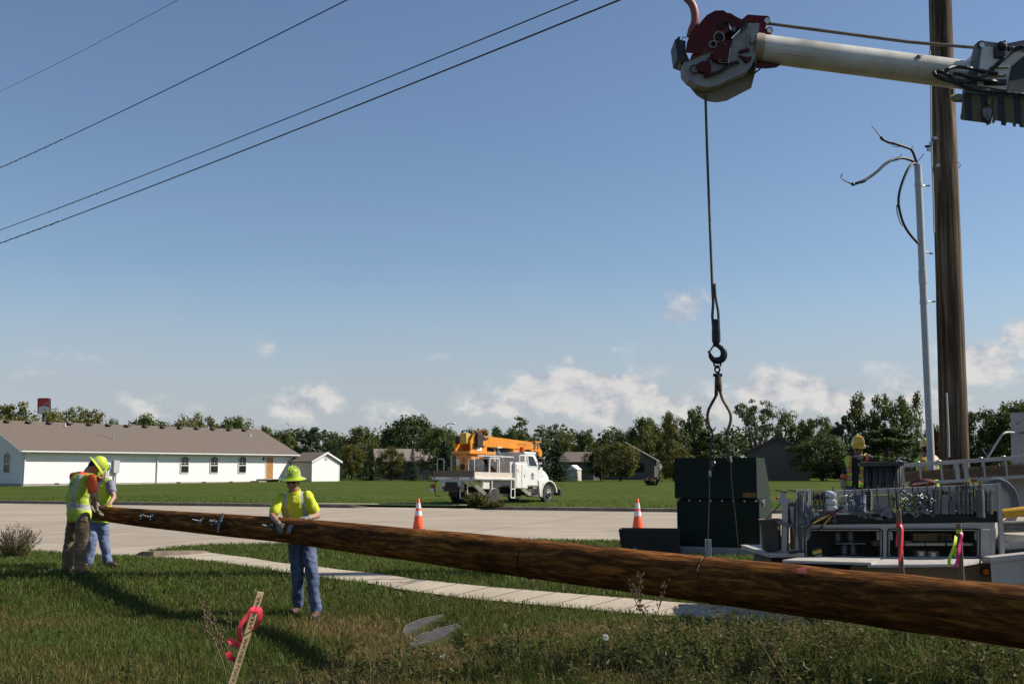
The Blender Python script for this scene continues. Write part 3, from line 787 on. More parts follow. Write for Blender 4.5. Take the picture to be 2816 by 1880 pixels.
# ---- small shed beside the hall
SF = P(857, 1324.5, 104.0); shed = thing('garden_shed', 'small white gabled shed, side shade coloured beige, standing past the end of the hall', 'shed', SF)
fu = -hn  # the lit gable faces the same way as the hall's long wall
g = Vector((hu.x, hu.y, 0))
Wd = 64 / F * 104 / hu.x * .96; Dp = 3.0
zs0 = field(SF.x, SF.y) + .02; zs1 = zs0 + 54 / F * 104; zs2 = P(889, 1245, 104.6).z
def sq(a, b, z): return Vector((SF.x + g.x * a + hn.x * b, SF.y + g.y * a + hn.y * b, z))
w = MB(); w.add([sq(0, 0, zs0 - .3), sq(Wd, 0, zs0 - .3), sq(Wd, 0, zs1), sq(Wd / 2, 0, zs2), sq(0, 0, zs1), sq(0, Dp, zs0 - .3), sq(Wd, Dp, zs0 - .3), sq(Wd, Dp, zs1), sq(Wd / 2, Dp, zs2), sq(0, Dp, zs1)],
    [(0, 1, 2, 3, 4), (5, 0, 4, 9), (1, 6, 7, 2), (6, 5, 9, 8, 7)])
part('wall', w, m_white_sid, shed)
laps(lambda a, o, z: sq(a, -o, z), .06, Wd - .06, zs0 + .03, zs2 - .12, 'lap_siding', m_white_sid, shed, .17, lambda z: (.06, Wd - .06) if z < zs1 else (.06 + (z - zs1) / (zs2 - zs1) * Wd / 2, Wd - .06 - (z - zs1) / (zs2 - zs1) * Wd / 2))
w = MB(); w.prism([sq(-.012, .05, zs0), sq(-.002, .05, zs0), sq(-.002, Dp - .02, zs0), sq(-.012, Dp - .02, zs0)], (0, 0, zs1 - zs0 - .03)); part('side_shade_sheet', w, m_beige_sid, shed)  # thin beige sheet puts the shade of the side wall into colour
r = MB(); ssl = (zs2 - zs1) / (Wd / 2)
for a0 in (-.22, Wd + .22): r.prism([sq(a0, -.2, zs1 - .22 * ssl + .02), sq(a0, Dp + .2, zs1 - .22 * ssl + .02), sq(Wd / 2, Dp + .2, zs2 + .02), sq(Wd / 2, -.2, zs2 + .02)], (0, 0, .09))
rf = part('roof', r, m_shing, shed)
for a0 in (-.22, Wd + .22):
 r = MB(); r.prism([sq(a0, -.23, zs1 - .22 * ssl - .06), sq(a0, -.203, zs1 - .22 * ssl - .06), sq(Wd / 2, -.203, zs2 - .06), sq(Wd / 2, -.23, zs2 - .06)], (0, 0, .18)); part('rake_board', r, m_trim, rf)
r = MB(); r.prism([sq(Wd / 2 - .17, -.05, zs1 + .12), sq(Wd / 2 + .17, -.05, zs1 + .12), sq(Wd / 2 + .17, -.004, zs1 + .12), sq(Wd / 2 - .17, -.004, zs1 + .12)], (0, 0, .45)); part('gable_vent', r, m_pvc, shed)
for a0 in (-.03, Wd - .06):
 r = MB(); r.prism([sq(a0, -.035, zs0), sq(a0 + .09, -.035, zs0), sq(a0 + .09, .0, zs0), sq(a0, 0, zs0)], (0, 0, zs1 - zs0)); part('corner_board', r, m_trim, shed)

# ---- houses at the back of the field
def house(px0, px1, d, yr, ye, yaw, depth, label, mw, mr, extra=None):
 A = P(px0, 1318, d); A.z = field(A.x, A.y)
 u = Vector((cos(R(yaw)), sin(R(yaw)), 0)); n = Vector((-u.y, u.x, 0))
 k = (px1 - CX) / F / 1.0065; Lw = (k * A.y - A.x) / (u.x - k * u.y)
 if yaw > 60: Lw = 11
 h = thing('house', label, 'house', A, group='houses behind the field')
 qq = gable(h, A, u, n, Lw, depth, A.z, P(px0, ye, d).z, P(px0, yr, d + (depth / 2 if yaw < 60 else 0)).z, .5, mw, mr, trim=mat('brown_trim', (.10, .075, .06), rough=.6), found=False)
 return h, qq[0], Lw, A
h1, q1, L1, A1 = house(1040, 1180, 128, 1237, 1268, 8, 10, 'grey house with pale tan roof half hidden by trees beside the white and orange truck', m_grey_sid, m_shing2)
h2, q2, L2, A2 = house(1542, 1632, 128, 1246, 1270, -16, 9, 'grey house with brown roof behind the dark spruce by the truck bonnet', m_grey_sid, m_shing)
h3, q3, L3, A3 = house(1800, 1815, 132, 1217, 1264, 80, 7.2, 'grey house with tan roof and white porch post left of the green cabinet', m_grey_sid, m_shing2)
h4, q4, L4, A4 = house(2228, 2245, 118, 1203, 1242, 76, 6.6, 'dark gabled house above the right shoulder of the green cabinet', m_grey_sid, m_shing2)
for h, qq, L in ((h3, q3, L3),):
 k = MB(); k.prism([qq(-1.0, -.45, A3.z), qq(-.85, -.45, A3.z), qq(-.85, -.3, A3.z), qq(-1.0, -.3, A3.z)], (0, 0, 2.3)); part('porch_post', k, m_trim, h)
 k = MB(); k.prism([qq(-.03, 1.2, A3.z + .9), qq(-.004, 1.2, A3.z + .9), qq(-.004, 2.3, A3.z + .9), qq(-.03, 2.3, A3.z + .9)], (0, 0, 1.1)); part('window', k, m_glass_dk, h)
# little lean-to shed by the second house
LS = P(1560, 1316.5, 112); LS.z = field(LS.x, LS.y)
ls = thing('garden_shed', 'tiny beige shed tucked beside the dark spruce and the grey house', 'shed', LS)
w = MB(); e1 = Vector((.8, -.2, 0)); e2 = Vector((.3, .8, 0)); wl = 1.1; hh = 30 / F * 112
pp = [LS, LS + e1 * wl, LS + e1 * wl + e2 * 2.2, LS + e2 * 2.2]
w.prism(pp, (0, 0, hh)); part('wall', w, m_beige_sid, ls)
w = MB(); top = [p + Vector((0, 0, hh)) for p in pp]
w.add([top[0] - e1 * .1 - e2 * .1, top[1] + e1 * .1 - e2 * .1, top[2] + e1 * .1, top[3] - e1 * .1, (top[0] + top[1]) / 2 + Vector((0, 0, .5)) - e2 * .1, (top[2] + top[3]) / 2 + Vector((0, 0, .5))], [(0, 4, 5, 3), (1, 2, 5, 4), (0, 1, 4), (2, 3, 5), (0, 3, 2, 1)]); part('roof', w, m_trim, ls)

# ---- street lamp
LP = P(1224, 1318, 122); LP.z = field(LP.x, LP.y); lamp = thing('street_lamp', 'thin pale street lamp with curved arm above the trees behind the orange derrick', 'street lamp', LP)
k = MB(); pt = P(1224, 1178, 122); k.tube([LP, pt], [.10, .06], 8); part('pole', k, m_pvc, lamp, smooth=60)
k = MB(); k.tube(smooth_path([P(1224, 1178, 122), P(1226, 1170, 122), P(1232, 1165, 122), P(1243, 1163.5, 122)], 5), .05, 6); part('arm', k, m_pvc, lamp, smooth=60)
k = MB(); k.ell(P(1247, 1164, 122), (.28, .15, .09), n=10); part('lamp_head', k, m_trim, lamp, smooth=180)

# ---- restaurant pylon sign behind the left trees
SD = 235; sg = thing('pylon_sign', 'red and white rounded restaurant sign rising above the left trees', 'sign', (P(119, 1318, SD).x, SD, field(P(119, 1318, SD).x, SD)))
def rr(x0, x1, y0, y1, r, d):
 out = []
 for cx, cy, a in ((x1 - r, y0 + r, -90), (x1 - r, y1 - r, 0), (x0 + r, y1 - r, 90), (x0 + r, y0 + r, 180)):
  for i in range(5): t = R(a + i * 22.5); out.append(P(cx + r * cos(t), cy + r * sin(t), d))
 return out
k = MB(); k.prism(rr(103, 135.5, 1094, 1138, 4, SD), (0, .9, 0)); cab = part('cabinet', k, mat('sign_cabinet', (.03, .02, .025), rough=.4), sg)
k = MB(); k.prism(rr(105, 134.5, 1095, 1137, 3, SD - .03), (0, .02, 0)); part('red_panel', k, mat('sign_red', (.60, .03, .035), rough=.35), sg)
k = MB(); k.prism([P(x, y, SD - .06) for x, y in ((106, 1137), (106, 1120), (113, 1116.5), (125, 1116), (132, 1118), (134, 1121), (134, 1137))], (0, .02, 0)); part('white_panel', k, mat('sign_white', (.78, .76, .73), rough=.4), sg)
c = P(128.3, 1109.3, SD - .06); a = R(13)
part('lettering', text_mesh('KFC', .62, axes((cos(a), 0, sin(a)), (-sin(a), 0, cos(a)), (0, -1, 0), c)), MATS['sign_white'], sg)
k = MB(); p = P(119, 1150, SD + .4); k.cyl((p.x, p.y, field(p.x, p.y)), (p.x, p.y, P(119, 1136, SD).z), .3, 10); part('post', k, m_dark, sg)

# ================================================================== TREES
lf_g = leafmat('leaf_mid', (.060, .082, .017), (.175, .205, .045))
lf_d = leafmat('leaf_dark', (.036, .058, .015), (.115, .150, .038))
lf_y = leafmat('leaf_yellowish', (.105, .115, .022), (.28, .27, .065))
lf_m = leafmat('leaf_maple', (.050, .064, .011), (.19, .175, .03))
lf_s = leafmat('needle_spruce', (.024, .046, .020), (.070, .105, .042), trans=.12)
lf_p = leafmat('needle_pine', (.026, .050, .012), (.10, .135, .028), trans=.15)
lf_l = leafmat('leaf_locust', (.07, .095, .03), (.17, .20, .07))
lf_r = leafmat('leaf_red', (.050, .020, .018), (.13, .05, .04))
m_bark = mat('bark', (.045, .036, .028), (.085, .070, .055), 8, .95, stretch=(4, 4, 1))

def leaves_from(cl, rad, nper, size, seed, flat=.75):
 """leaf cards scattered through each clump; returns verts, faces, tint"""
 rg = np.random.default_rng(seed); cl = np.array(cl); n = len(cl) * nper
 c = np.repeat(cl, nper, 0); rd = np.repeat(np.asarray(rad), nper)[:, None]
 d = rg.normal(0, 1, (n, 3)); d /= np.linalg.norm(d, axis=1)[:, None]
 rr_ = rg.uniform(0, 1, (n, 1)) ** .45
 off_ = d * rr_ * rd; off_[:, 2] *= flat
 p = c + off_
 nrm = d + rg.normal(0, .55, (n, 3)); nrm[:, 2] += .25; nrm /= np.linalg.norm(nrm, axis=1)[:, None]
 t1 = np.cross(nrm, rg.normal(0, 1, (n, 3))); t1 /= np.linalg.norm(t1, axis=1)[:, None]; t2 = np.cross(nrm, t1)
 s = size * rg.uniform(.6, 1.35, (n, 1))
 v = np.stack([p - t1 * s * .5 , p + t2 * s * .36, p + t1 * s * .5, p - t2 * s * .36], 1).reshape(-1, 3)
 ct = np.repeat(rg.uniform(.2, .8, len(cl)), nper)
 return v, np.arange(n * 4).reshape(-1, 4), np.clip(ct + rg.normal(0, .2, n), 0, 1)
def crown_mesh(name, v, f, t, m): return big_mesh(name, v, f, 4, t, m)
def trunk_mb(limbs, r0, h):
 mb = MB(); mb.tube([(0, 0, -.06), (0.01, 0, h * .35), (-.01, .01, h * .7), (0.0, 0, h)], [r0 * 1.25, r0, r0 * .75, r0 * .35], 7)
 for a, b, r in limbs:
  a, b = Vector(a), Vector(b); mid = a.lerp(b, .5) + Vector((0, 0, -.03))
  mb.tube([a, mid, b], [r, r * .7, r * .25], 5)
 return mb
PROT = {}
def proto(kind, var):
 """unit-height tree (z 0..1, crown about 1 wide); returns crown mesh, trunk mesh"""
 key = (kind, var)
 if key in PROT: return PROT[key]
 rg = random.Random(hash(kind) % 1 + var * 31 + len(kind) * 7); cl, rad, limbs = [], [], []
 npr, size, flat = 84, .036, .8
 if kind in ('round', 'maple'):
  n = 104 if kind == 'round' else 84
  for i in range(n):
   th = rg.uniform(0, 2 * pi); zz = rg.uniform(-1, 1); q_ = sqrt(max(0, 1 - zz * zz)); k = rg.uniform(.55, 1.0) ** .6
   x, y, z = q_ * cos(th) * k, q_ * sin(th) * k, zz * k
   low = .53
   lob = 1 + .16 * sin(3 * th + var) + .12 * sin(5 * th + 2 * var)
   cl.append((x * .42 * lob, y * .42 * lob, low + z * .42)); rad.append(rg.uniform(.08, .145))
  for i in range(7): c = cl[i * 8]; limbs.append(((0, 0, rg.uniform(.15, .4)), (c[0] * .8, c[1] * .8, c[2]), .014))
  th = .62
 elif kind == 'upright':
  for i in range(5):
   bx, by = rg.uniform(-.24, .24), rg.uniform(-.24, .24); top = rg.uniform(.74, .95); b0 = rg.uniform(.05, .14)
   for j in range(22):
    k = j / 21; w = .20 * sin(pi * min(1, k * .72 + .26)) + .04
    cl.append((bx * (.6 + k * .6) + rg.gauss(0, w * .7), by * (.6 + k * .6) + rg.gauss(0, w * .7), b0 + (top - b0) * k)); rad.append(rg.uniform(.06, .12))
   limbs.append(((0, 0, .1), (bx, by, top - .1), .016))
  th = .5; npr = 76; size = .034
 elif kind == 'spruce':
  npr = 0
  v, f, t = [], [], []; o = 0; rg2 = np.random.default_rng(var + 5)
  nl = 26
  for L_ in range(nl):
   z = .05 + .93 * (L_ / (nl - 1)); w = .5 * (1 - z) ** .85 * (1 + .12 * rg.uniform(-1, 1)) + .012
   nb = max(5, int(18 * (1 - z) + 5))
   for b in range(nb):
    a = 2 * pi * (b + rg.random()) / nb; ln = w * rg.uniform(.72, 1.08)
    for s_ in range(9):
     q_ = (s_ + .7) / 9; pz = z - .10 * ln * q_ + .05 * q_ * q_ * ln
     px_, py_ = cos(a) * ln * q_, sin(a) * ln * q_
     for k in range(2):
      sz = .050 * (1.1 - .4 * q_) * rg.uniform(.8, 1.3); sd = a + rg.choice((-1, 1)) * rg.uniform(.5, 1.2)
      e1_ = np.array([cos(sd), sin(sd), -rg.uniform(.1, .7)]) * sz; e2_ = np.array([-sin(sd), cos(sd), rg.uniform(-.3, .3)]) * sz * .34
      c = np.array([px_, py_, pz]); v += [c, c + e1_ * .5 + e2_, c + e1_, c + e1_ * .5 - e2_]; f.append([o, o + 1, o + 2, o + 3]); o += 4
      t.append(min(1, max(0, rg.gauss(.45, .22))))
  PROT[key] = (crown_mesh('crown', np.array(v), np.array(f), np.array(t), lf_s), trunk_mb([], .016, .95).mesh('trunk')); return PROT[key]
 elif kind == 'pine':
  for i in range(84):
   k = rg.random() ** 1.15; z = .06 + .88 * k; w = (.5 * (1 - k) ** .6 + .05); a = rg.uniform(0, 2 * pi); q_ = w * rg.uniform(.35, 1)
   cl.append((q_ * cos(a), q_ * sin(a), z)); rad.append(rg.uniform(.07, .12)); limbs.append(((0, 0, z - .03), (q_ * cos(a) * .9, q_ * sin(a) * .9, z), .008))
  th = .9; flat = .42; npr = 110; size = .034
 elif kind == 'locust':
  for i in range(13):
   a = 2 * pi * i / 13 + rg.uniform(-.2, .2); q_ = rg.uniform(.12, .46); z = rg.uniform(.55, .93) - q_ * .25
   e = (q_ * cos(a), q_ * sin(a), z); s0 = (0, 0, rg.uniform(.18, .4)); limbs.append((s0, e, .014))
   for j in range(5):
    cl.append((e[0] + rg.gauss(0, .07), e[1] + rg.gauss(0, .07), e[2] + rg.gauss(.0, .05))); rad.append(rg.uniform(.05, .095)); limbs.append((e, cl[-1], .005))
  th = .55; flat = .45; npr = 50; size = .028
 v, f, t = leaves_from(cl, rad, npr, size, var * 13 + len(kind), flat)
 v[:, 2] *= .985 / v[:, 2].max()
 PROT[key] = (crown_mesh('crown', v, f, t, lf_g), trunk_mb(limbs, .022, th).mesh('trunk'))
 return PROT[key]
for mm in (): pass
def tree(name, kind, var, px, top, wpx, d, lm, label, cat='tree', group='trees behind the field', base=None, zf=field):
 b = P(px, 1318 if base is None else base, d); b.z = float(zf(b.x, b.y)) - .05
 h = P(px, top, d).z - b.z; w = wpx / F * d
 ch, tr = proto(kind, var)
 M = Matrix.Translation(b) @ Matrix.Rotation(rng.uniform(0, 6.28), 4, 'Z') @ Matrix.Diagonal((w, w, h, 1))
 r = thing(name, label, cat, M=M, group=group)
 for nm, me, m in (('crown', ch, lm), ('trunk', tr, m_bark)):
  o = bpy.data.objects.new(nm, me); C.objects.link(o); o.parent = r
  if not me.materials: me.materials.append(m)
  o.material_slots[0].link = 'OBJECT'; o.material_slots[0].material = m
 return r
TREES = [
 # name kind var px top width dist leaf label
 ('willow_tree', 'upright', 1, 26, 1100, 150, 150, lf_y, 'yellow green tree at the left edge behind the hall roof'),
 ('willow_tree', 'upright', 2, 112, 1126, 95, 150, lf_y, 'yellow green tree directly below the restaurant sign'),
 ('willow_tree', 'upright', 3, 178, 1113, 105, 152, lf_y, 'airy yellow green tree just right of the restaurant sign'),
 ('willow_tree', 'upright', 1, 238, 1112, 95, 150, lf_y, 'open topped yellow green tree above the chimney pipe on the hall roof'),
 ('tree', 'round', 1, 304, 1142, 44, 150, lf_g, 'small round lone tree poking over the hall roof ridge'),
 ('tree', 'round', 2, 398, 1130, 118, 160, lf_g, 'rounded green tree behind the middle of the hall roof'),
 ('tree', 'round', 3, 496, 1134, 112, 160, lf_y, 'broad olive tree behind the hall roof, right of its tall pipe'),
 ('tree', 'upright', 2, 572, 1130, 105, 158, lf_y, 'twin topped olive tree behind the hall roof'),
 ('tree', 'round', 1, 640, 1136, 92, 160, lf_g, 'dense tree behind the hall roof with a pale lamp before it'),
 ('tree', 'upright', 3, 712, 1166, 92, 150, lf_g, 'low green tree above the right end of the hall roof'),
 ('tree', 'round', 2, 772, 1174, 95, 140, lf_g, 'green tree between the hall gable and the dark pine'),
 ('pine_tree', 'pine', 1, 853, 1170, 112, 128, lf_s, 'dark broad pine directly above the small white shed'),
 ('tree', 'round', 3, 925, 1182, 90, 150, lf_d, 'dark tree far back just right of the shed'),
 ('tree', 'round', 4, 992, 1162, 112, 142, lf_g, 'tall rounded olive tree right of the shed'),
 ('spruce_tree', 'spruce', 1, 918, 1212, 76, 118, lf_s, 'dark blue spruce against the right side of the shed'),
 ('maple_tree', 'maple', 1, 966, 1216, 76, 120, lf_m, 'rust tinged small maple beside the spruce near the shed'),
 ('spruce_tree', 'spruce', 2, 1020, 1232, 74, 116, lf_s, 'low dark spruce between the rusty maple and the golden maple'),
 ('maple_tree', 'maple', 2, 1074, 1219, 88, 112, lf_m, 'bright golden green round maple in front of the tan roofed house'),
 ('spruce_tree', 'spruce', 3, 1134, 1232, 52, 112, lf_s, 'slim pointed spruce in front of the tan roofed house'),
 ('tree', 'round', 2, 1132, 1132, 170, 138, lf_d, 'largest dark round tree left of the street lamp'),
 ('tree', 'round', 1, 1215, 1165, 120, 122, lf_g, 'mid green tree around the street lamp pole'),
 ('spruce_tree', 'spruce', 1, 1222, 1210, 110, 108, lf_s, 'wide dark spruce behind the flat bed of the orange derrick truck'),
 ('tree', 'round', 3, 1290, 1170, 100, 140, lf_g, 'round tree behind the winch of the orange derrick'),
 ('tree', 'round', 4, 1352, 1164, 105, 138, lf_d, 'dark round tree behind the middle of the orange boom'),
 ('locust_tree', 'locust', 1, 1476, 1142, 150, 135, lf_l, 'feathery open tree behind the tip of the orange boom'),
 ('tree', 'round', 2, 1418, 1172, 110, 128, lf_d, 'dark tree filling the gap above the white truck cab'),
 ('tree', 'upright', 2, 1545, 1180, 80, 150, lf_y, 'yellowing tree behind the dark spruce near the truck bonnet'),
 ('spruce_tree', 'spruce', 2, 1532, 1208, 112, 104, lf_s, 'dark pointed spruce right in front of the truck bonnet'),
 ('tree', 'upright', 1, 1610, 1174, 82, 150, lf_g, 'light green twin topped tree behind the brown roofed house'),
 ('tree', 'round', 4, 1652, 1222, 92, 111, lf_d, 'low dark tree between the brown roofed house and the broad maple'),
 ('tree', 'round', 3, 1686, 1166, 92, 142, lf_d, 'dark rounded tree above the broad maple by the grey house'),
 ('maple_tree', 'maple', 1, 1706, 1210, 118, 108, lf_m, 'broad olive maple between the two grey houses'),
 ('tree', 'round', 1, 1776, 1137, 100, 140, lf_g, 'bushy green tree behind the ridge of the tan roofed house'),
 ('tree', 'upright', 3, 1850, 1124, 95, 150, lf_y, 'pale upright tree with gaps left of the lifting hook'),
 ('tree', 'upright', 1, 1915, 1112, 120, 140, lf_g, 'tall dark green upright tree directly behind the lifting tongs'),
 ('maple_tree', 'maple', 2, 1853, 1202, 98, 106, lf_m, 'round olive maple at the left corner of the green cabinet'),
 ('pine_tree', 'pine', 2, 1955, 1178, 170, 120, lf_p, 'layered yellow green pine behind the green cabinet top'),
 ('locust_tree', 'locust', 2, 2082, 1090, 160, 130, lf_l, 'tall feathery open tree with bare limbs right of the lifting tongs'),
 ('tree', 'upright', 2, 2186, 1116, 120, 140, lf_g, 'green upright tree behind the dark gabled house'),
 ('tree', 'round', 4, 2256, 1134, 110, 138, lf_g, 'rounded tree above the dark pine left of the tall oak'),
 ('pine_tree', 'pine', 1, 2322, 1137, 84, 120, lf_s, 'narrow dark pine just left of the tall twin oak'),
 ('tree', 'round', 3, 2262, 1184, 160, 112, lf_d, 'big dark shrubby tree behind the worker in the open vest'),
 ('oak_tree', 'upright', 4, 2402, 1070, 125, 122, lf_g, 'tall oak left of the grey conduit with dark glossy clumps'),
 ('oak_tree', 'upright', 5, 2482, 1068, 130, 122, lf_g, 'tall oak right behind the grey conduit'),
 ('pine_tree', 'pine', 3, 2440, 1172, 250, 112, lf_p, 'wide layered green pine above the rods on the tool truck'),
 ('red_bush', 'round', 1, 2580, 1168, 50, 110, lf_r, 'small dull red leaved tree between the conduit and the standing pole'),
 ('tree', 'round', 2, 2590, 1185, 90, 130, lf_y, 'yellowish tree seen low between the conduit and the standing pole'),
 ('tree', 'round', 4, 2706, 1112, 130, 118, lf_d, 'dark round tree just right of the standing pole'),
 ('tree', 'round', 1, 2806, 1090, 160, 118, lf_g, 'large dark green tree at the right edge of the picture'),
]
for i, (nm, kd, vr, px, top, wd, d, lm, lb) in enumerate(TREES): tree(nm, kd, vr, px, top, wd * (1.4 if px < 740 else 1.12), d, lm, lb)
# farther wood that closes the gaps low down
def far_wood():
 rg = np.random.default_rng(3); cl, rad = [], []
 for i in range(900):
  px = rg.uniform(560, 3300); d = rg.uniform(158, 185); top = 1178 + 50 * vnoise(np.array([px / 60.]), np.array([0.]), 4)[0]
  p = P(px, rg.uniform(top, 1318), d); cl.append(tuple(p)); rad.append(rg.uniform(1.4, 2.6))
 v, f, t = leaves_from(cl, rad, 46, .62, 5)
 o = bpy.data.objects.new('far_woods', big_mesh('far_woods', v, f, 4, t, lf_d)); C.objects.link(o); setp(o, 'dark distant wood filling the gaps between the nearer trees', 'wood', kind='stuff')
far_wood()

# ---- bushes
def bush(name, px, py, wpx, hpx, zf, d0, lm, label, nst=90, sz=.06, seed=1, stems=True, gf=None):
 b = (gf or GF)(px, py); sc = b.y / F; w, h = wpx * sc, hpx * sc
 r = thing(name, label, 'bush', b); rg = np.random.default_rng(seed); st = MB(); V_, F_, T_, o_ = [], [], [], 0
 for i in range(nst):
  a = rg.uniform(0, 2 * pi); q_ = sqrt(rg.uniform(0, 1)); lean = q_ * w / 2
  tip = Vector((cos(a) * lean, sin(a) * lean, h * rg.uniform(.6, 1.0) * (1 - .35 * q_ * q_))); b0 = Vector((cos(a) * lean * .3, sin(a) * lean * .3, 0))
  st.tube([b0, b0.lerp(tip, .5) + Vector((0, 0, h * .06)), tip], [.006 * w, .005 * w, .003 * w], 3, cap=False)
  nl = 26; q = rg.uniform(.15, 1, nl)[:, None]
  c = np.array(b0) + (np.array(tip) - np.array(b0)) * q + rg.normal(0, .035 * w + .01, (nl, 3)); c[:, 2] = np.maximum(c[:, 2], .01)
  d1 = rg.normal(0, 1, (nl, 3)); d1[:, 2] = np.abs(d1[:, 2]); d1 /= np.linalg.norm(d1, axis=1)[:, None]; d2 = np.cross(d1, rg.normal(0, 1, (nl, 3))); d2 /= np.linalg.norm(d2, axis=1)[:, None]
  s_ = (sz * rg.uniform(.6, 1.3, nl))[:, None]
  v = np.stack([c - d1 * s_ / 2, c + d2 * s_ * .25, c + d1 * s_ / 2, c - d2 * s_ * .25], 1).reshape(-1, 3)
  V_.append(v); F_.append(np.arange(nl * 4).reshape(-1, 4) + o_); T_.append(np.clip(rg.normal(.5, .25, nl), 0, 1)); o_ += nl * 4
 part('stems', st, mat('dry_stem', (.11, .075, .04), (.16, .115, .06), 20, .9), r, world=False)
 o = bpy.data.objects.new('foliage', big_mesh('foliage', np.concatenate(V_), np.concatenate(F_), 4, np.concatenate(T_), lm)); C.objects.link(o); o.parent = r
 return r
lf_dry = leafmat('leaf_dry', (.05, .04, .018), (.13, .105, .05), trans=.2)
lf_olive = leafmat('leaf_olive', (.07, .075, .022), (.19, .18, .055), trans=.3)
bush('bush', 1308, 1390, 78, 36, field, 50, lf_olive, 'olive weedy bush at the kerb just left of the big rear wheel', 70, .16, 3)
bush('bush', 1358, 1392, 60, 15, field, 50, lf_olive, 'low weedy tuft at the kerb below the big rear wheel of the derrick truck', 40, .14, 4)
bush('bush', 1792, 1334, 46, 24, field, 90, lf_dry, 'dry reddish brown tuft standing alone in the far field', 45, .28, 5)
bush('bush', 2128, 1316, 110, 62, field, 100, lf_olive, 'pale green bush at the foot of the dark gabled house', 90, .36, 6)
# flowering shrub with dry seed heads, far left
def seed_shrub():
 b = G(42, 1536); r = thing('shrub', 'wild shrub of fine stems and dark dry seed heads at the left edge', 'shrub', b); rg = np.random.default_rng(8)
 st, hd = MB(), MB(); V_, T_, o_ = [], [], 0
 for i in range(150):
  a = rg.uniform(0, 2 * pi); q_ = sqrt(rg.uniform(0, 1)); tip = Vector((cos(a) * .48 * q_, sin(a) * .42 * q_, rg.uniform(.36, .70) * (1 - .3 * q_))); b0 = Vector((cos(a) * .13 * q_, sin(a) * .13 * q_, 0))
  mid = b0.lerp(tip, .55) + Vector((0, 0, .05)); st.tube([b0, mid, tip], [.0045, .004, .0025], 3, cap=False)
  for k in range(3):
   e = tip + Vector(rg.normal(0, .03, 3)) + Vector((0, 0, .01)); st.tube([mid.lerp(tip, .7), e], [.0025, .002], 3, cap=False)
   hd.ell(e, (.009, .009, .008), n=6)
  for k in range(10):
   q = rg.uniform(0, .8); c = np.array(b0.lerp(tip, q)) + rg.normal(0, .03, 3); c[2] = max(c[2], .01); d1 = np.array([rg.normal(), rg.normal(), abs(rg.normal()) * .8]); d1 /= np.linalg.norm(d1); d2 = np.cross(d1, rg.normal(0, 1, 3)); d2 /= np.linalg.norm(d2); s_ = rg.uniform(.05, .11)
   V_ += [c, c + d1 * s_ * .5 + d2 * .006, c + d1 * s_, c + d1 * s_ * .5 - d2 * .006]; T_.append(float(np.clip(rg.normal(.5, .28), 0, 1)))
 part('stems', st, mat('shrub_stem', (.10, .065, .035), (.17, .12, .06), 20, .9), r, world=False)
 part('seed_heads', hd, mat('seed_head', (.035, .022, .018), rough=.95), r, world=False)['kind'] = 'stuff'
 o = bpy.data.objects.new('foliage', big_mesh('foliage', np.array(V_), np.arange(len(V_)).reshape(-1, 4), 4, np.array(T_), lf_olive)); C.objects.link(o); o.parent = r
seed_shrub()
# ================================================================== WHITE TRUCK WITH ORANGE DIGGER DERRICK
m_wp = mat('white_truck_paint', (.72, .71, .68), (.64, .62, .58), 2.5, .32, detail=6, lo=.45, hi=.75, coat=.2)
m_wp2 = mat('worn_white_paint', (.60, .59, .56), (.42, .37, .30), 5, .5, detail=8, lo=.50, hi=.72)
m_or = mat('orange_paint', (.72, .27, .016), (.62, .21, .014), 2.2, .38, detail=6, coat=.15)
m_ye = mat('yellow_paint', (.66, .42, .04), (.52, .31, .04), 6, .45)
m_tyre = mat('tyre_rubber', (.030, .026, .023), (.055, .047, .040), 6, .85, bump=.3, bscale=40)
m_rim = mat('grey_rim', (.12, .12, .12), (.20, .19, .18), 6, .5)
m_rimw = mat('white_rim', (.62, .60, .55), rough=.5)
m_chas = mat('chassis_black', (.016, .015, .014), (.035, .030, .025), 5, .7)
m_board = mat('grey_board', (.16, .12, .085), (.26, .20, .15), 3, .9, stretch=(1, 8, 8), detail=8)
m_boardw = mat('bleached_board', (.52, .45, .36), (.66, .60, .52), 3, .85, stretch=(1, 8, 8), detail=8)
m_redl = mat('red_lens', (.40, .015, .01), rough=.2)
m_beac = mat('orange_beacon', (.80, .10, .012), rough=.25)
m_chrome = mat('chrome', (.75, .75, .75), rough=.12, metal=1.0)
m_decal = mat('grey_decal', (.14, .14, .15), rough=.5)
m_labw = mat('label_white', (.75, .74, .70), rough=.5)
m_labo = mat('label_orange', (.65, .22, .05), rough=.5)

TYAW, TPIT = R(52), R(-1.1)
T0 = Vector((-.80, 52.0, 1.75 - (1383.2 - HOR) * 52 / F))
TM = Matrix.Translation(T0) @ Matrix.Rotation(TYAW, 4, 'Z') @ Matrix.Rotation(-TPIT, 4, 'Y')
trk = thing('derrick_truck', 'white flatbed truck with orange digger derrick parked across the road', 'truck', M=TM)
def tp(name, mb, m, par=None, smooth=None, label=None): return part(name, mb, m, par or trk, world=False, smooth=smooth, label=label)
WD = 2.55
# chassis
k = MB(); k.box((1.75, WD / 2, .68), (7.0, .85, .22)); k.box((2.95, WD / 2, .62), (1.5, 1.6, .30)); k.box((.0, WD / 2, .52), (.25, 2.0, .22)); k.box((4.42, WD / 2, .47), (.2, 2.0, .16)); tp('chassis', k, m_chas)
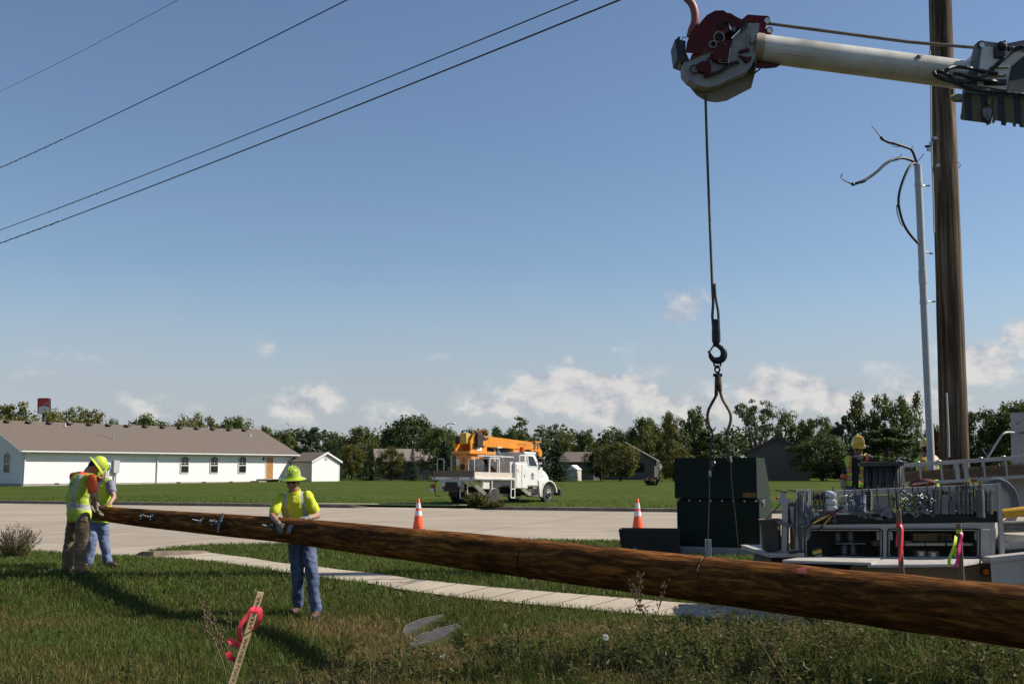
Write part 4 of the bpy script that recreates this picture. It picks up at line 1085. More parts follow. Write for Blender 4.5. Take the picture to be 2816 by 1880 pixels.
# wheels
def wheel(x, y, dual, front):
 tr, rm = MB(), MB(); r = .455; w = .26
 for j in range(2 if dual else 1):
  yy = y + j * .32
  prof = [(.27, -w / 2 + .02), (.36, -w / 2), (.43, -w / 2 + .015), (r, -w / 2 + .05), (r, w / 2 - .05), (.43, w / 2 - .015), (.36, w / 2), (.27, w / 2 - .02)]
  tr.lathe(prof, (x, yy + w / 2, r), (0, 1, 0), 28)
  for i in range(28):
   a = 2 * pi * i / 28
   tr.box((x + cos(a) * (r + .004), yy + w / 2, r + sin(a) * (r + .004)), (.03, w * .7, .05), Matrix.Rotation(-a, 3, 'Y'))
 t = tp('wheel', tr, m_tyre, smooth=35)
 if not front:
  rm.lathe([(.275, .0), (.275, .05), (.24, .06), (.235, .16), (.12, .17), (.10, .10), (.0, .09)], (x, y + .0, r), (0, 1, 0), 24)
  tp('rim', rm, m_chas, t, smooth=40)
  lp = MB(); lp.torus((x, y + .02, r), .268, .022, (0, 1, 0), 28, 6); tp('rim_lip', lp, m_rimw, t, smooth=180)
 else:
  rm.lathe([(.275, .02), (.255, .04), (.25, .10), (.15, .0), (.11, -.05), (.0, -.06)], (x, y, r), (0, 1, 0), 24); tp('rim', rm, m_rimw, t, smooth=40)
  hb = MB(); hb.lathe([(.12, -.02), (.10, -.11), (.0, -.12)], (x, y, r), (0, 1, 0), 12)
  for i in range(8): a = 2 * pi * i / 8; hb.cyl((x + cos(a) * .165, y - .03, r + sin(a) * .165), (x + cos(a) * .165, y + .03, r + sin(a) * .165), .022, 6)
  tp('hub', hb, m_chas, t, smooth=40)
for x, y, du, fr in ((0, .06, 1, 0), (0, WD - .64, 1, 0), (4.42, .10, 0, 1), (4.42, WD - .36, 0, 1)): wheel(x, y, du, fr)
# flat bed
k = MB(); k.box((-.08, WD / 2, 1.16), (3.02, WD + .12, .14), bev=.01); bed = tp('bed', k, m_wp)
k = MB(); k.box((-.08, -.085, 1.165), (3.0, .03, .05)); k.box((-.08, WD / 2, 1.05), (2.9, 1.9, .07)); tp('bed_rail', k, m_wp2, bed)
for x in (-1.45, 1.30):
 k = MB(); k.box((x, -.078, 1.17), (.07, .03, .06)); tp('marker_light', k, m_redl, bed)
for y in (.15, .95, 1.12, 1.29, 2.45):
 k = MB(); k.box((-1.603, y, 1.17), (.03, .09, .07)); tp('marker_light', k, m_redl, bed)
k = MB(); k.box((-1.602, 1.55, 1.16), (.02, .2, .1)); tp('licence_plate', k, m_galv, bed)
# side boards
k = MB(); k.box((-1.55, WD / 2, 1.385), (.05, WD, .30)); tp('rear_board', k, m_board)
k = MB(); k.box((-.12, .03, 1.355), (2.85, .05, .24)); tp('side_board', k, m_boardw)
k = MB(); k.box((-.12, WD - .03, 1.355), (2.85, .05, .24)); tp('side_board', k, m_board)
for y0, y1 in ((.05, .42), (WD - .62, WD - .2)):
 k = MB(); k.tube([(-1.50, y0, 1.24), (-1.50, y0, 2.02), (-1.50, y0 + .03, 2.08), (-1.50, y1 - .03, 2.08), (-1.50, y1, 2.02), (-1.50, y1, 1.24)], .024, 6); tp('grab_hoop', k, m_wp2, smooth=60)
# cable drum and winch on the bed
dr = MB(); c = (-.75, .50, 1.66); dr.lathe([(.0, -.05), (.10, -.05), (.43, 0), (.43, .04), (.40, .05), (.40, .33), (.43, .34), (.43, .38), (.0, .38)], c, (.62, .78, 0), 28); tp('cable_drum', dr, m_rim, smooth=35)
dr = MB(); dr.lathe([(.0, -.02), (.22, -.02), (.22, .03), (.12, .05), (.12, .35), (.30, .36), (.30, .4), (.0, .4)], (-.1, .45, 1.50), (1, .2, 0), 18); tp('winch_drum', dr, mat('rusty_steel', (.10, .055, .03), (.19, .12, .07), 10, .8), smooth=35)
k = MB()
fr = [(-.35, .12), (.42, .12), (.42, .75), (-.35, .75)]
for x, y in fr: k.bar((x, y, 1.23), (x * .92 + .02, y, 2.14), .06, .06, (1, 0, 0))
for i in range(4): a, b = fr[i], fr[(i + 1) % 4]; k.bar((a[0] * .92 + .02, a[1], 2.14), (b[0] * .92 + .02, b[1], 2.14), .07, .06)
tp('winch_frame', k, m_wp2)
# rack rail along the top of the bed to the cab
k = MB()
k.bar((-.6, WD - .3, 2.26), (2.4, WD - .3, 2.26), .05, .05); k.bar((-.6, .6, 2.26), (2.4, .6, 2.26), .05, .05)
for x in (-.6, .9, 2.3):
 for y in (.6, WD - .3): k.bar((x, y, 1.23), (x, y, 2.26), .05, .05, (1, 0, 0))
tp('material_rack', k, m_wp2)
# boom rest
k = MB(); k.bar((1.2, 1.0, 2.0), (1.5, 1.28, 2.72), .07, .07); k.bar((1.95, 1.0, 2.0), (1.65, 1.28, 2.72), .08, .08); k.bar((1.4, 1.28, 2.72), (1.75, 1.28, 2.72), .5, .07); tp('boom_rest', k, m_wp2)
# tool boxes behind the cab
k = MB(); k.box((2.0, .16, 1.36), (1.0, .36, 1.27), bev=.015); tb = tp('tool_box', k, m_wp)
for x in (1.77, 2.23):
 k = MB(); k.box((x, -.031, 1.33), (.42, .03, 1.14), bev=.008); d_ = tp('tool_box_door', k, m_wp, tb)
k = MB(); k.box((2.2, -.05, 1.34), (.03, .03, .10)); tp('latch', k, m_dark, tb)
k = MB(); k.box((1.66, -.05, 1.62), (.15, .008, .05)); tp('warning_label', k, m_labo, tb)
k = MB(); k.box((1.72, -.05, 1.555), (.20, .008, .06)); tp('warning_label', k, mat('label_cream', (.66, .56, .38), rough=.5), tb)
k = MB(); k.box((1.40, .5, 1.60), (.28, .75, .80), bev=.02); tp('side_bin', k, m_wp2)
k = MB()
for a_, b_ in (((1.85, 2.0), (2.42, 2.0)), ((1.85, 2.34), (2.42, 2.34)), ((1.85, 1.98), (1.85, 2.36)), ((2.42, 1.98), (2.42, 2.36))): k.bar((a_[0], .0, a_[1]), (b_[0], .0, b_[1]), .05, .05, (0, 1, 0))
tp('cab_guard', k, m_wp)
# cab
def xsec(x, z0, z1, inset, w=WD): return [Vector((x, inset, z0)), Vector((x, w - inset, z0)), Vector((x, w - inset, z1)), Vector((x, inset, z1))]
cab_ = MB()
prof = [(2.52, .86), (3.66, .86), (3.86, 1.15), (3.86, 1.80), (3.70, 1.80), (3.36, 2.40), (3.20, 2.47), (2.62, 2.50), (2.52, 2.42)]
yi = lambda z: .10 if z < 1.8 else .10 + (z - 1.8) * .16
for sd in (0, 1):
 pts = [Vector((x, yi(z) if sd == 0 else WD - yi(z), z)) for x, z in prof]
 cab_.add(pts, [tuple(range(len(pts)))] if sd == 0 else [tuple(reversed(range(len(pts))))])
n_ = len(prof)
for i in range(n_):
 a, b = prof[i], prof[(i + 1) % n_]
 cab_.add([(a[0], yi(a[1]), a[1]), (b[0], yi(b[1]), b[1]), (b[0], WD - yi(b[1]), b[1]), (a[0], WD - yi(a[1]), a[1])], [(3, 2, 1, 0)])
cab = tp('cab', cab_, m_wp)
k = MB(); k.box((2.98, WD / 2, 2.47), (1.0, WD - .36, .12), bev=.05); tp('roof', k, m_wp, cab, smooth=50)
k = MB(); k.box((2.87, .088, 1.36), (1.16, .02, .94), bev=.008); dr_ = tp('door', k, m_wp, cab)
k = MB(); k.box((2.46, .075, 1.50), (.10, .03, .04)); tp('handle', k, m_dark, dr_)
k = MB(); pw = [(2.52 + .20, 1.80), (3.46, 1.80), (3.16, 2.32), (2.72, 2.34)]
k.prism([Vector((x, yi(z) - .012, z)) for x, z in pw], (0, .008, 0)); wn = tp('window', k, m_glass_dk, cab)
k = MB(); pts = pw + [pw[0]]
for i in range(4): k.bar((pts[i][0], yi(pts[i][1]) - .012, pts[i][1]), (pts[i + 1][0], yi(pts[i + 1][1]) - .012, pts[i + 1][1]), .03, .045, (0, 1, 0))
tp('window_frame', k, m_wp, wn)
k = MB(); k.prism([(3.71, .35, 1.84), (3.71, WD - .35, 1.84), (3.42, WD - .4, 2.36), (3.42, .4, 2.36)], (.012, 0, .006)); tp('windscreen', k, m_glass_dk, cab)
# door emblem: grey house-shaped shield over a text panel
em = MB(); ex, ez = 3.02, 1.40
em.prism([Vector((ex + r_ * cos(t), .072, ez + r_ * 1.1 * sin(t))) for r_, t in [(.11, R(a)) for a in range(0, 181, 20)]] + [Vector((ex - .11, .072, ez - .06)), Vector((ex + .11, .072, ez - .06))], (0, -.004, 0)); 
tp('door_emblem', em, mat('decal_blue_grey', (.20, .22, .27), rough=.5), dr_)
em = MB(); em.prism([Vector((ex + x, .066, ez + z)) for x, z in ((-.05, -.02), (.05, -.02), (.05, .03), (.0, .075), (-.05, .03))], (0, -.003, 0)); tp('emblem_mark', em, m_decal, dr_)
em = MB(); em.box((ex, .074, ez - .15), (.25, .004, .15)); tp('text_panel', em, mat('decal_pale', (.50, .50, .50), rough=.5), dr_)
em = MB()
for i in range(3): em.box((ex, .070, ez - .105 - i * .045), (.20 - .03 * (i % 2), .003, .016))
tp('text_line', em, m_decal, dr_)
k = MB(); k.cyl((2.50, .35, 2.55), (2.50, .35, 2.76), .13, 14, r2=.12); tp('beacon', k, m_beac, cab, smooth=50)
k = MB(); k.tube([(3.38, .02, 2.22), (3.72, -.02, 2.24), (3.82, -.04, 2.20), (3.82, -.04, 1.92), (3.68, .0, 1.80)], .018, 6); k.box((3.76, -.05, 2.06), (.10, .14, .30), bev=.02); tp('mirror', k, m_dark, cab)
k = MB(); k.tube([(2.44, .06, 2.0), (2.42, .0, 1.9), (2.42, .0, 1.6), (2.46, .06, 1.52)], .018, 6); tp('grab_handle', k, m_chrome, cab)
# hood and fenders
hd = MB()
secs = []
for x, zt, hw in ((3.80, 1.80, 1.05), (4.2, 1.74, .98), (4.6, 1.64, .90), (4.86, 1.50, .84), (4.94, 1.34, .82)):
 c0 = WD / 2; secs.append([Vector((x, c0 - hw, .95)), Vector((x, c0 - hw, zt - .22)), Vector((x, c0 - hw + .10, zt - .06)), Vector((x, c0 - hw * .45, zt)), Vector((x, c0 + hw * .45, zt)), Vector((x, c0 + hw - .1, zt - .06)), Vector((x, c0 + hw, zt - .22)), Vector((x, c0 + hw, .95))])
hd.rings(secs); hood = tp('hood', hd, m_wp, smooth=45)
for sgn, y0, y1 in ((1, .04, .46), (-1, WD - .46, WD - .04)):
 fd = MB(); rg_ = []
 for i in range(15):
  a = R(-14 + i * 13.4); ro, ri = .68, .62
  cx_, cz_ = 4.42, .48
  if i < 3: pass
  rg_.append([Vector((cx_ - ro * cos(a), y0, cz_ + ro * sin(a))), Vector((cx_ - ro * cos(a), y1, cz_ + ro * sin(a))), Vector((cx_ - ri * cos(a), y1, cz_ + ri * sin(a))), Vector((cx_ - ri * cos(a), y0, cz_ + ri * sin(a)))])
 fd.rings(rg_); fe = tp('fender', fd, m_wp, smooth=40)
 fw = MB(); fw.prism([Vector((4.42 - .64 * cos(R(a)), y1 if sgn > 0 else y0, .48 + .64 * sin(R(a)))) for a in range(0, 181, 15)], (0, .02 * sgn, 0)); tp('wheel_well', fw, m_chas, fe)
 sk = MB(); sk.prism([Vector((3.50, y0 + .02, 1.16)), Vector((3.86, y0 + .02, 1.16)), Vector((3.80, y0 + .02, .36)), Vector((3.66, y0 + .02, .36))], (0, (y1 - y0) * .9, 0)); tp('fender_skirt', sk, m_wp, fe)
 mk = MB(); mk.box((5.08, y0 + .1 if sgn > 0 else y1 - .1, .72), (.05, .12, .16)); tp('turn_signal', mk, m_beac, fe)
k = MB(); k.box((3.92, .245, 1.62), (.06, .02, .20)); k.box((3.93, .235, 1.48), (.09, .02, .07)); tp('side_lamp', k, m_redl, hood)
k = MB(); k.bar((3.95, .22, 1.28), (4.10, .22, 1.42), .02, .03, (0, 1, 0)); tp('hood_latch', k, m_dark, hood)
# bumper and front winch post
k = MB(); k.box((5.42, WD / 2, .55), (.22, WD * .98, .30), bev=.03); k.box((5.15, WD / 2, .62), (.5, 1.0, .2)); tp('bumper', k, m_chas)
k = MB(); k.box((5.40, .35, .75), (.34, .5, .05)); k.bar((5.3, .3, .78), (5.24, .3, .95), .03, .03, (0, 1, 0)); k.bar((5.45, .3, .78), (5.6, .3, .93), .03, .03, (0, 1, 0)); k.tube([(5.55, .1, .72), (5.54, .08, 1.1), (5.50, .04, 1.45)], [.012, .01, .007], 5); tp('bumper_step', k, mat('rust_brown', (.10, .06, .03), (.16, .10, .06), 8, .8))
# fuel tank, battery box, step ladder
k = MB(); k.box((3.05, .28, .60), (.6, .3, .26), bev=.03); tp('battery_box', k, m_chas)
k = MB(); k.box((3.2, .15, .38), (.55, .25, .06)); k.cyl((3.1, .2, .75), (3.42, .2, .75), .10, 10); k.box((2.86, .12, .62), (.09, .05, .11)); tp('step', k, m_rim)
def ladder(name, x0, x1, y, z0, z1, nr, mm, axis='x'):
 k = MB(); f = (lambda a, z: (a, y, z)) if axis == 'x' else (lambda a, z: (y, a, z))
 for a in (x0, x1): k.bar(f(a, z0), f(a, z1), .045, .045, (1, 0, 0) if axis == 'x' else (0, 1, 0))
 for i in range(nr): z = z0 + (z1 - z0) * (i / max(1, nr)); k.bar(f(x0, z + .02), f(x1, z + .02), .04, .045)
 tp(name, k, mm)
ladder('step_ladder', 1.12, 1.42, -.06, .27, 1.10, 2, m_wp)
ladder('step_ladder', .35, .78, -1.62, .24, 1.10, 1, m_wp2, 'y')
# mud flaps, hitch, tail parts
k = MB(); k.box((-.65, .1, .90), (.5, .16, .42), bev=.02); tp('side_locker', k, m_wp2)
k = MB(); k.box((-.31, -.04, .93), (.04, .05, .45)); tp('locker_post', k, m_wp)
k = MB(); k.box((-1.45, 1.4, .80), (.30, 1.2, .50), bev=.02); k.box((-1.62, 1.45, .66), (.10, 1.15, .20), bev=.02); tp('tail_box', k, m_wp2)
k = MB(); k.box((-1.6, 1.35, .86), (.05, .75, .28)); tp('tail_recess', k, m_chas)
k = MB(); k.box((-1.5, 1.3, .45), (.06, .55, .24)); tp('mud_flap', k, m_black)
k = MB(); k.tube([(-1.66, 2.3, 1.08), (-1.68, 2.32, .7), (-1.7, 2.25, .35), (-1.7, 1.95, .33)], .022, 5); tp('tail_bracket', k, m_chas)
k = MB(); k.box((-1.68, 2.48, .80), (.10, .20, .20), bev=.03); tp('tail_light', k, m_redl)
k = MB(); k.box((-1.68, 2.48, .62), (.06, .26, .14)); tp('reflector_plate', k, m_galv)
for y in (.75, 1.8):
 k = MB(); k.box((-1.68, y, .72), (.03, .14, .10)); tp('tail_light', k, m_redl)
# outrigger legs
for (a, b) in (((-1.42, .40, 1.08), (-.84, -.06, .45)), ((2.05, .2, .86), (2.58, -.10, .42))):
 k = MB(); k.bar(a, b, .24, .17, (0, 0, 1)); og = tp('outrigger', k, mat('cream_paint', (.66, .60, .48), (.55, .48, .36), 4, .5))
 k = MB(); k.box((b[0] + .04, b[1] - .02, b[2] - .06), (.40, .30, .05)); k.box((b[0] + .02, b[1], b[2] - .02), (.16, .16, .1)); tp('outrigger_foot', k, m_chas, og)
# digger derrick: pedestal, turntable, winch head, boom
DX, DY = -.35, 1.30
k = MB(); k.box((DX, DY, 1.75), (.95, .95, 1.10), bev=.04); k.cyl((DX, DY, 2.26), (DX, DY, 2.34), .52, 24); ped = tp('pedestal', k, m_or)
k = MB(); k.box((DX - .482, DY + .35, 1.95), (.01, .18, .30)); k.box((DX - .482, DY + .3, 1.45), (.01, .26, .16)); tp('warning_label', k, m_labw, ped)
k = MB(); k.box((DX - .482, DY - .02, 2.05), (.01, .14, .22)); tp('warning_label', k, m_decal, ped)
k = MB(); k.cyl((DX - .49, DY + .05, 1.72), (DX - .50, DY + .05, 1.72), .15, 14); k.box((DX + .0, DY - .484, 2.0), (.3, .012, .12)); tp('hydraulic_port', k, m_chas, ped)
k = MB(); k.box((DX + .25, DY, 2.39), (1.9, 1.15, .14), bev=.02); tt = tp('turntable', k, m_or)
k = MB()
for y in (DY - .48, DY + .48):
 k.prism([(DX - .55, y - .04, 2.46), (DX + .55, y - .04, 2.46), (DX + .35, y - .04, 2.85), (DX + .28, y - .04, 3.22), (DX - .35, y - .04, 3.26), (DX - .60, y - .04, 2.95)], (0, .08, 0))
tp('turret_plate', k, m_or, tt)
k = MB(); k.box((DX + .05, DY - .53, 2.62), (.36, .02, .26)); tp('warning_label', k, m_labw, tt)
k = MB(); k.cyl((DX - .45, DY - .42, 3.0), (DX - .45, DY + .42, 3.0), .20, 16); tp('winch_spool', k, m_chas, tt, smooth=40)
k = MB(); k.box((DX - .62, DY - .2, 3.04), (.34, .42, .52), bev=.05); k.cyl((DX - .80, DY - .2, 3.05), (DX - .62, DY - .2, 3.05), .16, 12); tp('winch_motor', k, m_ye, tt, smooth=30)
k = MB(); k.box((DX - .05, DY - .60, 3.0), (.42, .16, .60), bev=.03); tp('valve_cover', k, m_black, tt)
k = MB()
for i in range(7): k.tube(smooth_path([(DX - .5 + .13 * i, DY - .5, 2.5 + .03 * i), (DX - .4 + .13 * i, DY - .56, 2.68), (DX - .42 + .1 * i, DY - .52, 2.82)], 4), .022, 5)
tp('hydraulic_hose', k, m_chas, tt)
# boom
k = MB(); y0 = DY
def bsec(x, zc, hw, hh): return [Vector((x, y0 - hw, zc - hh)), Vector((x, y0 + hw, zc - hh)), Vector((x, y0 + hw, zc + hh)), Vector((x, y0 - hw, zc + hh))]
k.rings([bsec(DX + .1, 2.98, .24, .26), bsec(DX + .75, 2.98, .24, .26), bsec(4.0, 2.90, .21, .20), bsec(4.35, 2.89, .20, .19)]); bm_ = tp('boom', k, m_or)
k = MB(); k.prism([(DX + .45, y0 - .23, 2.46), (DX + .98, y0 - .23, 2.46), (DX + 1.0, y0 - .23, 2.78), (DX + .7, y0 - .23, 2.78)], (0, .46, 0)); tp('lift_knuckle', k, m_or, bm_)
k = MB(); k.cyl((DX + .9, y0, 2.50), (2.6, y0, 2.66), .085, 12); tp('lift_cylinder', k, m_chas, bm_, smooth=50)
k = MB(); k.rings([bsec(4.3, 2.89, .15, .14), bsec(4.75, 2.87, .15, .13)]); tp('boom_tip', k, mat('pale_boom', (.55, .42, .24), rough=.5), bm_)
k = MB()
for y in (y0 - .17, y0 + .15): k.prism([(4.55, y, 3.06), (4.95, y, 3.10), (5.05, y, 2.80), (5.25, y, 2.62), (5.22, y, 2.42), (5.08, y, 2.34), (4.95, y, 2.44), (4.92, y, 2.62), (4.70, y, 2.60), (4.52, y, 2.72)], (0, .03, 0))
k.box((4.78, y0, 3.12), (.5, .5, .06)); tp('boom_head', k, m_or, bm_)
k = MB(); k.cyl((5.08, y0 - .12, 2.56), (5.08, y0 + .12, 2.56), .17, 16); k.cyl((4.75, y0 - .13, 2.9), (4.75, y0 + .13, 2.9), .10, 12); tp('sheave', k, m_rim, bm_, smooth=40)
k = MB()
for a, b in (((4.6, 3.04), (4.6, 2.74)), ((4.6, 3.04), (4.86, 3.04)), ((4.86, 3.04), (4.86, 2.78))): k.bar((a[0], y0 - .22, a[1]), (b[0], y0 - .22, b[1]), .03, .05, (0, 1, 0))
tp('tip_guard', k, m_galv, bm_)
k = MB(); k.prism([(2.75, y0 - .18, 2.70), (3.35, y0 - .18, 2.70), (3.25, y0 - .18, 2.50), (2.85, y0 - .18, 2.50)], (0, .36, 0)); k.cyl((4.30, y0 - .1, 2.72), (4.62, y0 - .1, 2.45), .07, 8); tp('auger_bracket', k, m_or, bm_)
k = MB()
for a, b in (((DX + .35, 3.24), (DX + .55, 3.50)), ((DX + .55, 3.50), (DX + 1.15, 3.52)), ((DX + 1.15, 3.52), (DX + 1.05, 3.24)), ((DX + .85, 3.24), (DX + .8, 3.5))): k.tube([(a[0], y0 - .2, a[1]), (b[0], y0 - .2, b[1])], .016, 5); k.tube([(a[0], y0 + .2, a[1]), (b[0], y0 + .2, b[1])], .016, 5)
tp('boom_guard_rail', k, mat('dark_orange', (.42, .14, .02), rough=.5), bm_)
k = MB()
for i in range(4): k.tube(smooth_path([(DX - .05 + .1 * i, y0 - .38, 2.95 + .06 * i), (DX + .25 + .1 * i, y0 - .36, 3.1 + .03 * i), (DX + .75, y0 - .27, 3.06 + .03 * i), (DX + 1.05, y0 - .26, 3.12)], 4), .028, 6)
tp('hose_bundle', k, m_black, bm_, smooth=60)
tx = text_mesh('SUPER TELECT', .125, axes((1, 0, -.028), (.028, 0, 1), (0, -1, 0), (3.42, y0 - .232, 2.93)))
tp('boom_lettering', tx, mat('faded_lettering', (.26, .12, .03), rough=.6), bm_)
# ================================================================== FOREGROUND
def woodmat(name, cols, along=2.2, across=14, rough=.75, bump=.5, stain=.0):
 """stained round timber; object z runs along the grain"""
 m = bpy.data.materials.new(name); m.use_nodes = True; N, L, b = nodes_of(m); MATS[name] = m
 tc = N.new('ShaderNodeTexCoord'); mp = N.new('ShaderNodeMapping'); mp.inputs['Scale'].default_value = (across, across, along); L.new(tc.outputs['Object'], mp.inputs[0])
 n = N.new('ShaderNodeTexNoise'); n.inputs['Scale'].default_value = 1; n.inputs['Detail'].default_value = 8; n.inputs['Roughness'].default_value = .68; n.inputs['Distortion'].default_value = .6; L.new(mp.outputs[0], n.inputs['Vector'])
 r = N.new('ShaderNodeValToRGB'); L.new(n.outputs[0], r.inputs[0])
 el = r.color_ramp.elements; el[0].position = .30; el[0].color = tuple(cols[0]) + (1,); el[1].position = .74; el[1].color = tuple(cols[2]) + (1,)
 e = el.new(.49); e.color = tuple(cols[1]) + (1,)
 n2 = N.new('ShaderNodeTexNoise'); n2.inputs['Scale'].default_value = .55; n2.inputs['Detail'].default_value = 5
 mp2 = N.new('ShaderNodeMapping'); mp2.inputs['Scale'].default_value = (4, 4, 1.3); L.new(tc.outputs['Object'], mp2.inputs[0]); L.new(mp2.outputs[0], n2.inputs['Vector'])
 r2 = N.new('ShaderNodeMapRange'); r2.inputs[1].default_value = .38; r2.inputs[2].default_value = .62; r2.inputs[3].default_value = .68; r2.inputs[4].default_value = 1.2; L.new(n2.outputs[0], r2.inputs[0])
 mx = N.new('ShaderNodeMix'); mx.data_type = 'RGBA'; mx.blend_type = 'MULTIPLY'; mx.inputs[0].default_value = 1; L.new(r.outputs[0], mx.inputs[6]); L.new(r2.outputs[0], mx.inputs[7]); L.new(mx.outputs[2], b.inputs['Base Color'])
 b.inputs['Roughness'].default_value = .9; b.inputs['Specular IOR Level'].default_value = .12
 mp3 = N.new('ShaderNodeMapping'); mp3.inputs['Scale'].default_value = (60, 60, 3); L.new(tc.outputs['Object'], mp3.inputs[0])
 n3 = N.new('ShaderNodeTexNoise'); n3.inputs['Detail'].default_value = 4; n3.inputs['Scale'].default_value = 1; L.new(mp3.outputs[0], n3.inputs['Vector'])
 bp = N.new('ShaderNodeBump'); bp.inputs['Strength'].default_value = bump; bp.inputs['Distance'].default_value = .012; L.new(n3.outputs[0], bp.inputs['Height']); L.new(bp.outputs[0], b.inputs['Normal'])
 return m
m_pole = woodmat('creosoted_pine', [(.020, .007, .0015), (.095, .034, .006), (.40, .155, .030)], 3.0, 20)
m_post = woodmat('weathered_pole', [(.026, .018, .012), (.085, .060, .040), (.32, .25, .18)], .55, 16)
m_lath = mat('pine_lath', (.46, .32, .17), (.58, .43, .25), 3, .75, stretch=(14, 14, 1), bump=.2, bscale=40)
m_lathd = mat('shaded_lath', (.20, .14, .085), (.28, .20, .13), 3, .8, stretch=(14, 14, 1))  # darker copy of the pine lath, shade of the faces put into its colour
m_pink = mat('pink_ribbon', (.95, .06, .10), rough=.45)
m_mag = mat('magenta_ribbon', (.92, .03, .28), rough=.45)
m_lime = mat('lime_ribbon', (.55, .80, .04), rough=.45)
m_ink = mat('felt_ink', (.025, .022, .02), rough=.8)
m_steel = mat('galvanised_bracket', (.13, .14, .16), (.24, .25, .28), 20, .55, metal=.5)
m_rope = mat('winch_rope', (.115, .105, .085), (.20, .185, .15), 60, .9, bump=.8, bscale=120)
m_cable = mat('steel_cable', (.05, .045, .04), (.09, .08, .07), 40, .6, metal=.4)
m_hook = mat('forged_hook', (.022, .024, .026), (.045, .046, .046), 14, .45, metal=.5)
m_brz = mat('worn_brass_steel', (.18, .13, .05), (.075, .035, .025), 9, .5, metal=.45, lo=.42, hi=.60)

# ---- the long pole on the hook
def wpole(px): return 1.0 / (.0577 + (px - 275) / (2816 - 275) * (.135 - .0577))
ctr = [(262, 1409), (375, 1422), (560, 1438), (789, 1457), (1100, 1493), (1400, 1528), (1876, 1585), (2350, 1640), (2816, 1695), (3150, 1735)]
rad_px = [(262, 19.5), (375, 23.5), (560, 29), (789, 34), (1100, 43.5), (1400, 51.5), (1876, 60.5), (2350, 71), (2816, 83.5), (3150, 93)]
a = P(262, 1409, wpole(262)); b = P(3150, 1735, wpole(3150)); ax = (b - a).normalized(); X_, Y_, Z_ = frame(ax)
PM = axes(X_, Y_, Z_, a)
pole = thing('utility_pole', 'long brown timber pole hanging level from the hook across the picture', 'utility pole', M=PM)
def pole_pt(px):
 py = float(np.interp(px, [c[0] for c in ctr], [c[1] for c in ctr])); return P(px, py, wpole(px))
def pole_r(px): return float(np.interp(px, [c[0] for c in rad_px], [c[1] for c in rad_px])) / F * wpole(px) / 1.006
k = MB(); pxs = np.concatenate([[262, 264], np.linspace(290, 3150, 46)]); pts = [pole_pt(p) for p in pxs]; rr_ = [pole_r(p) * (1 + .012 * sin(p * .021) + .006 * sin(p * .083)) for p in pxs]; rr_[0] *= .93
k.tube(pts, rr_, 40); shaft = part('shaft', k, m_pole, pole, smooth=60)
# ring check mark near the middle and the pink paint mark
k = MB(); p0 = pole_pt(1460); k.tube([p0 + Z_ * (.012 * sin(3 * t)) + (X_ * cos(t) + Y_ * sin(t)) * (pole_r(1460) + .001) for t in [2 * pi * i / 40 for i in range(16, 37)]], .006, 5); part('ring_check', k, mat('dark_crack', (.012, .006, .003), rough=1), shaft)
def on_pole(px, ang, out=0.0):
 d = X_ * cos(ang) + Y_ * sin(ang); return pole_pt(px) + d * (pole_r(px) + out), d
vdir = -P(1400, 1528, 1).normalized()
def face_ang(px, up):
 """angle on the pole whose normal turns from the camera by 'up' radians towards the top"""
 p = pole_pt(px); v = (Vector((0, 0, ZC)) - p); v -= Z_ * v.dot(Z_); v.normalize(); u = Vector((0, 0, 1)); u -= Z_ * u.dot(Z_); u -= v * u.dot(v); u.normalize()
 d = v * cos(up) + u * sin(up); return atan2(d.dot(Y_), d.dot(X_))
k = MB(); vs = []; nA, nB = 6, 5
for i in range(nA):
 for j in range(nB):
  p_, d_ = on_pole(2212 + 26 * i / (nA - 1) + 6 * sin(j * 2.0), face_ang(2225, .70 + .42 * j / (nB - 1)), .0025); vs.append(p_)
k.add(vs, [(i * nB + j, i * nB + j + 1, (i + 1) * nB + j + 1, (i + 1) * nB + j) for i in range(nA - 1) for j in range(nB - 1)]); part('paint_mark', k, mat('pink_paint', (.36, .035, .06), (.20, .06, .03), 40, .7), shaft)
# hardware bolted to the pole
for px, kind in ((413, 0), (440, 1), (580, 1), (612, 0), (633, 2), (776, 1), (826, 3)):
 ang = face_ang(px, .12); p_, d_ = on_pole(px, ang, .0); t_ = d_.cross(Z_)
 k = MB(); M3 = axes(t_, Z_, d_, (0, 0, 0)).to_3x3()
 if kind == 3: k.box(p_ + d_ * .003, (.10, .085, .006), M3)
 elif kind == 2:
  k.prism([p_ + d_ * .004 + t_ * x + Z_ * z for x, z in ((-.13, .03), (.13, .03), (.13, .0), (.03, -.03), (.03, -.12), (-.03, -.12), (-.03, -.03), (-.13, 0))], d_ * .012)
  k.cyl(p_ - Z_ * .06, p_ + d_ * .11 - Z_ * .10, .018, 8)
 else:
  k.box(p_ + d_ * .008, (.085, .07, .012), M3, bev=.004); k.cyl(p_, p_ + d_ * .035, .02, 6)
  if kind == 1: k.cyl(p_, p_ + d_ * .12 - Z_ * .04, .010, 6)
 part('name_plate' if kind == 3 else 'bolt_bracket', k, m_steel, pole)
# end cap hardware at the tip the crew are fitting
k = MB(); pe = pole_pt(262); k.cyl(pe - Z_ * .01, pe + Z_ * .12, pole_r(262) + .006, 24); part('top_band', k, mat('dull_steel', (.10, .09, .08), (.20, .18, .16), 18, .6, metal=.5), pole, smooth=40)

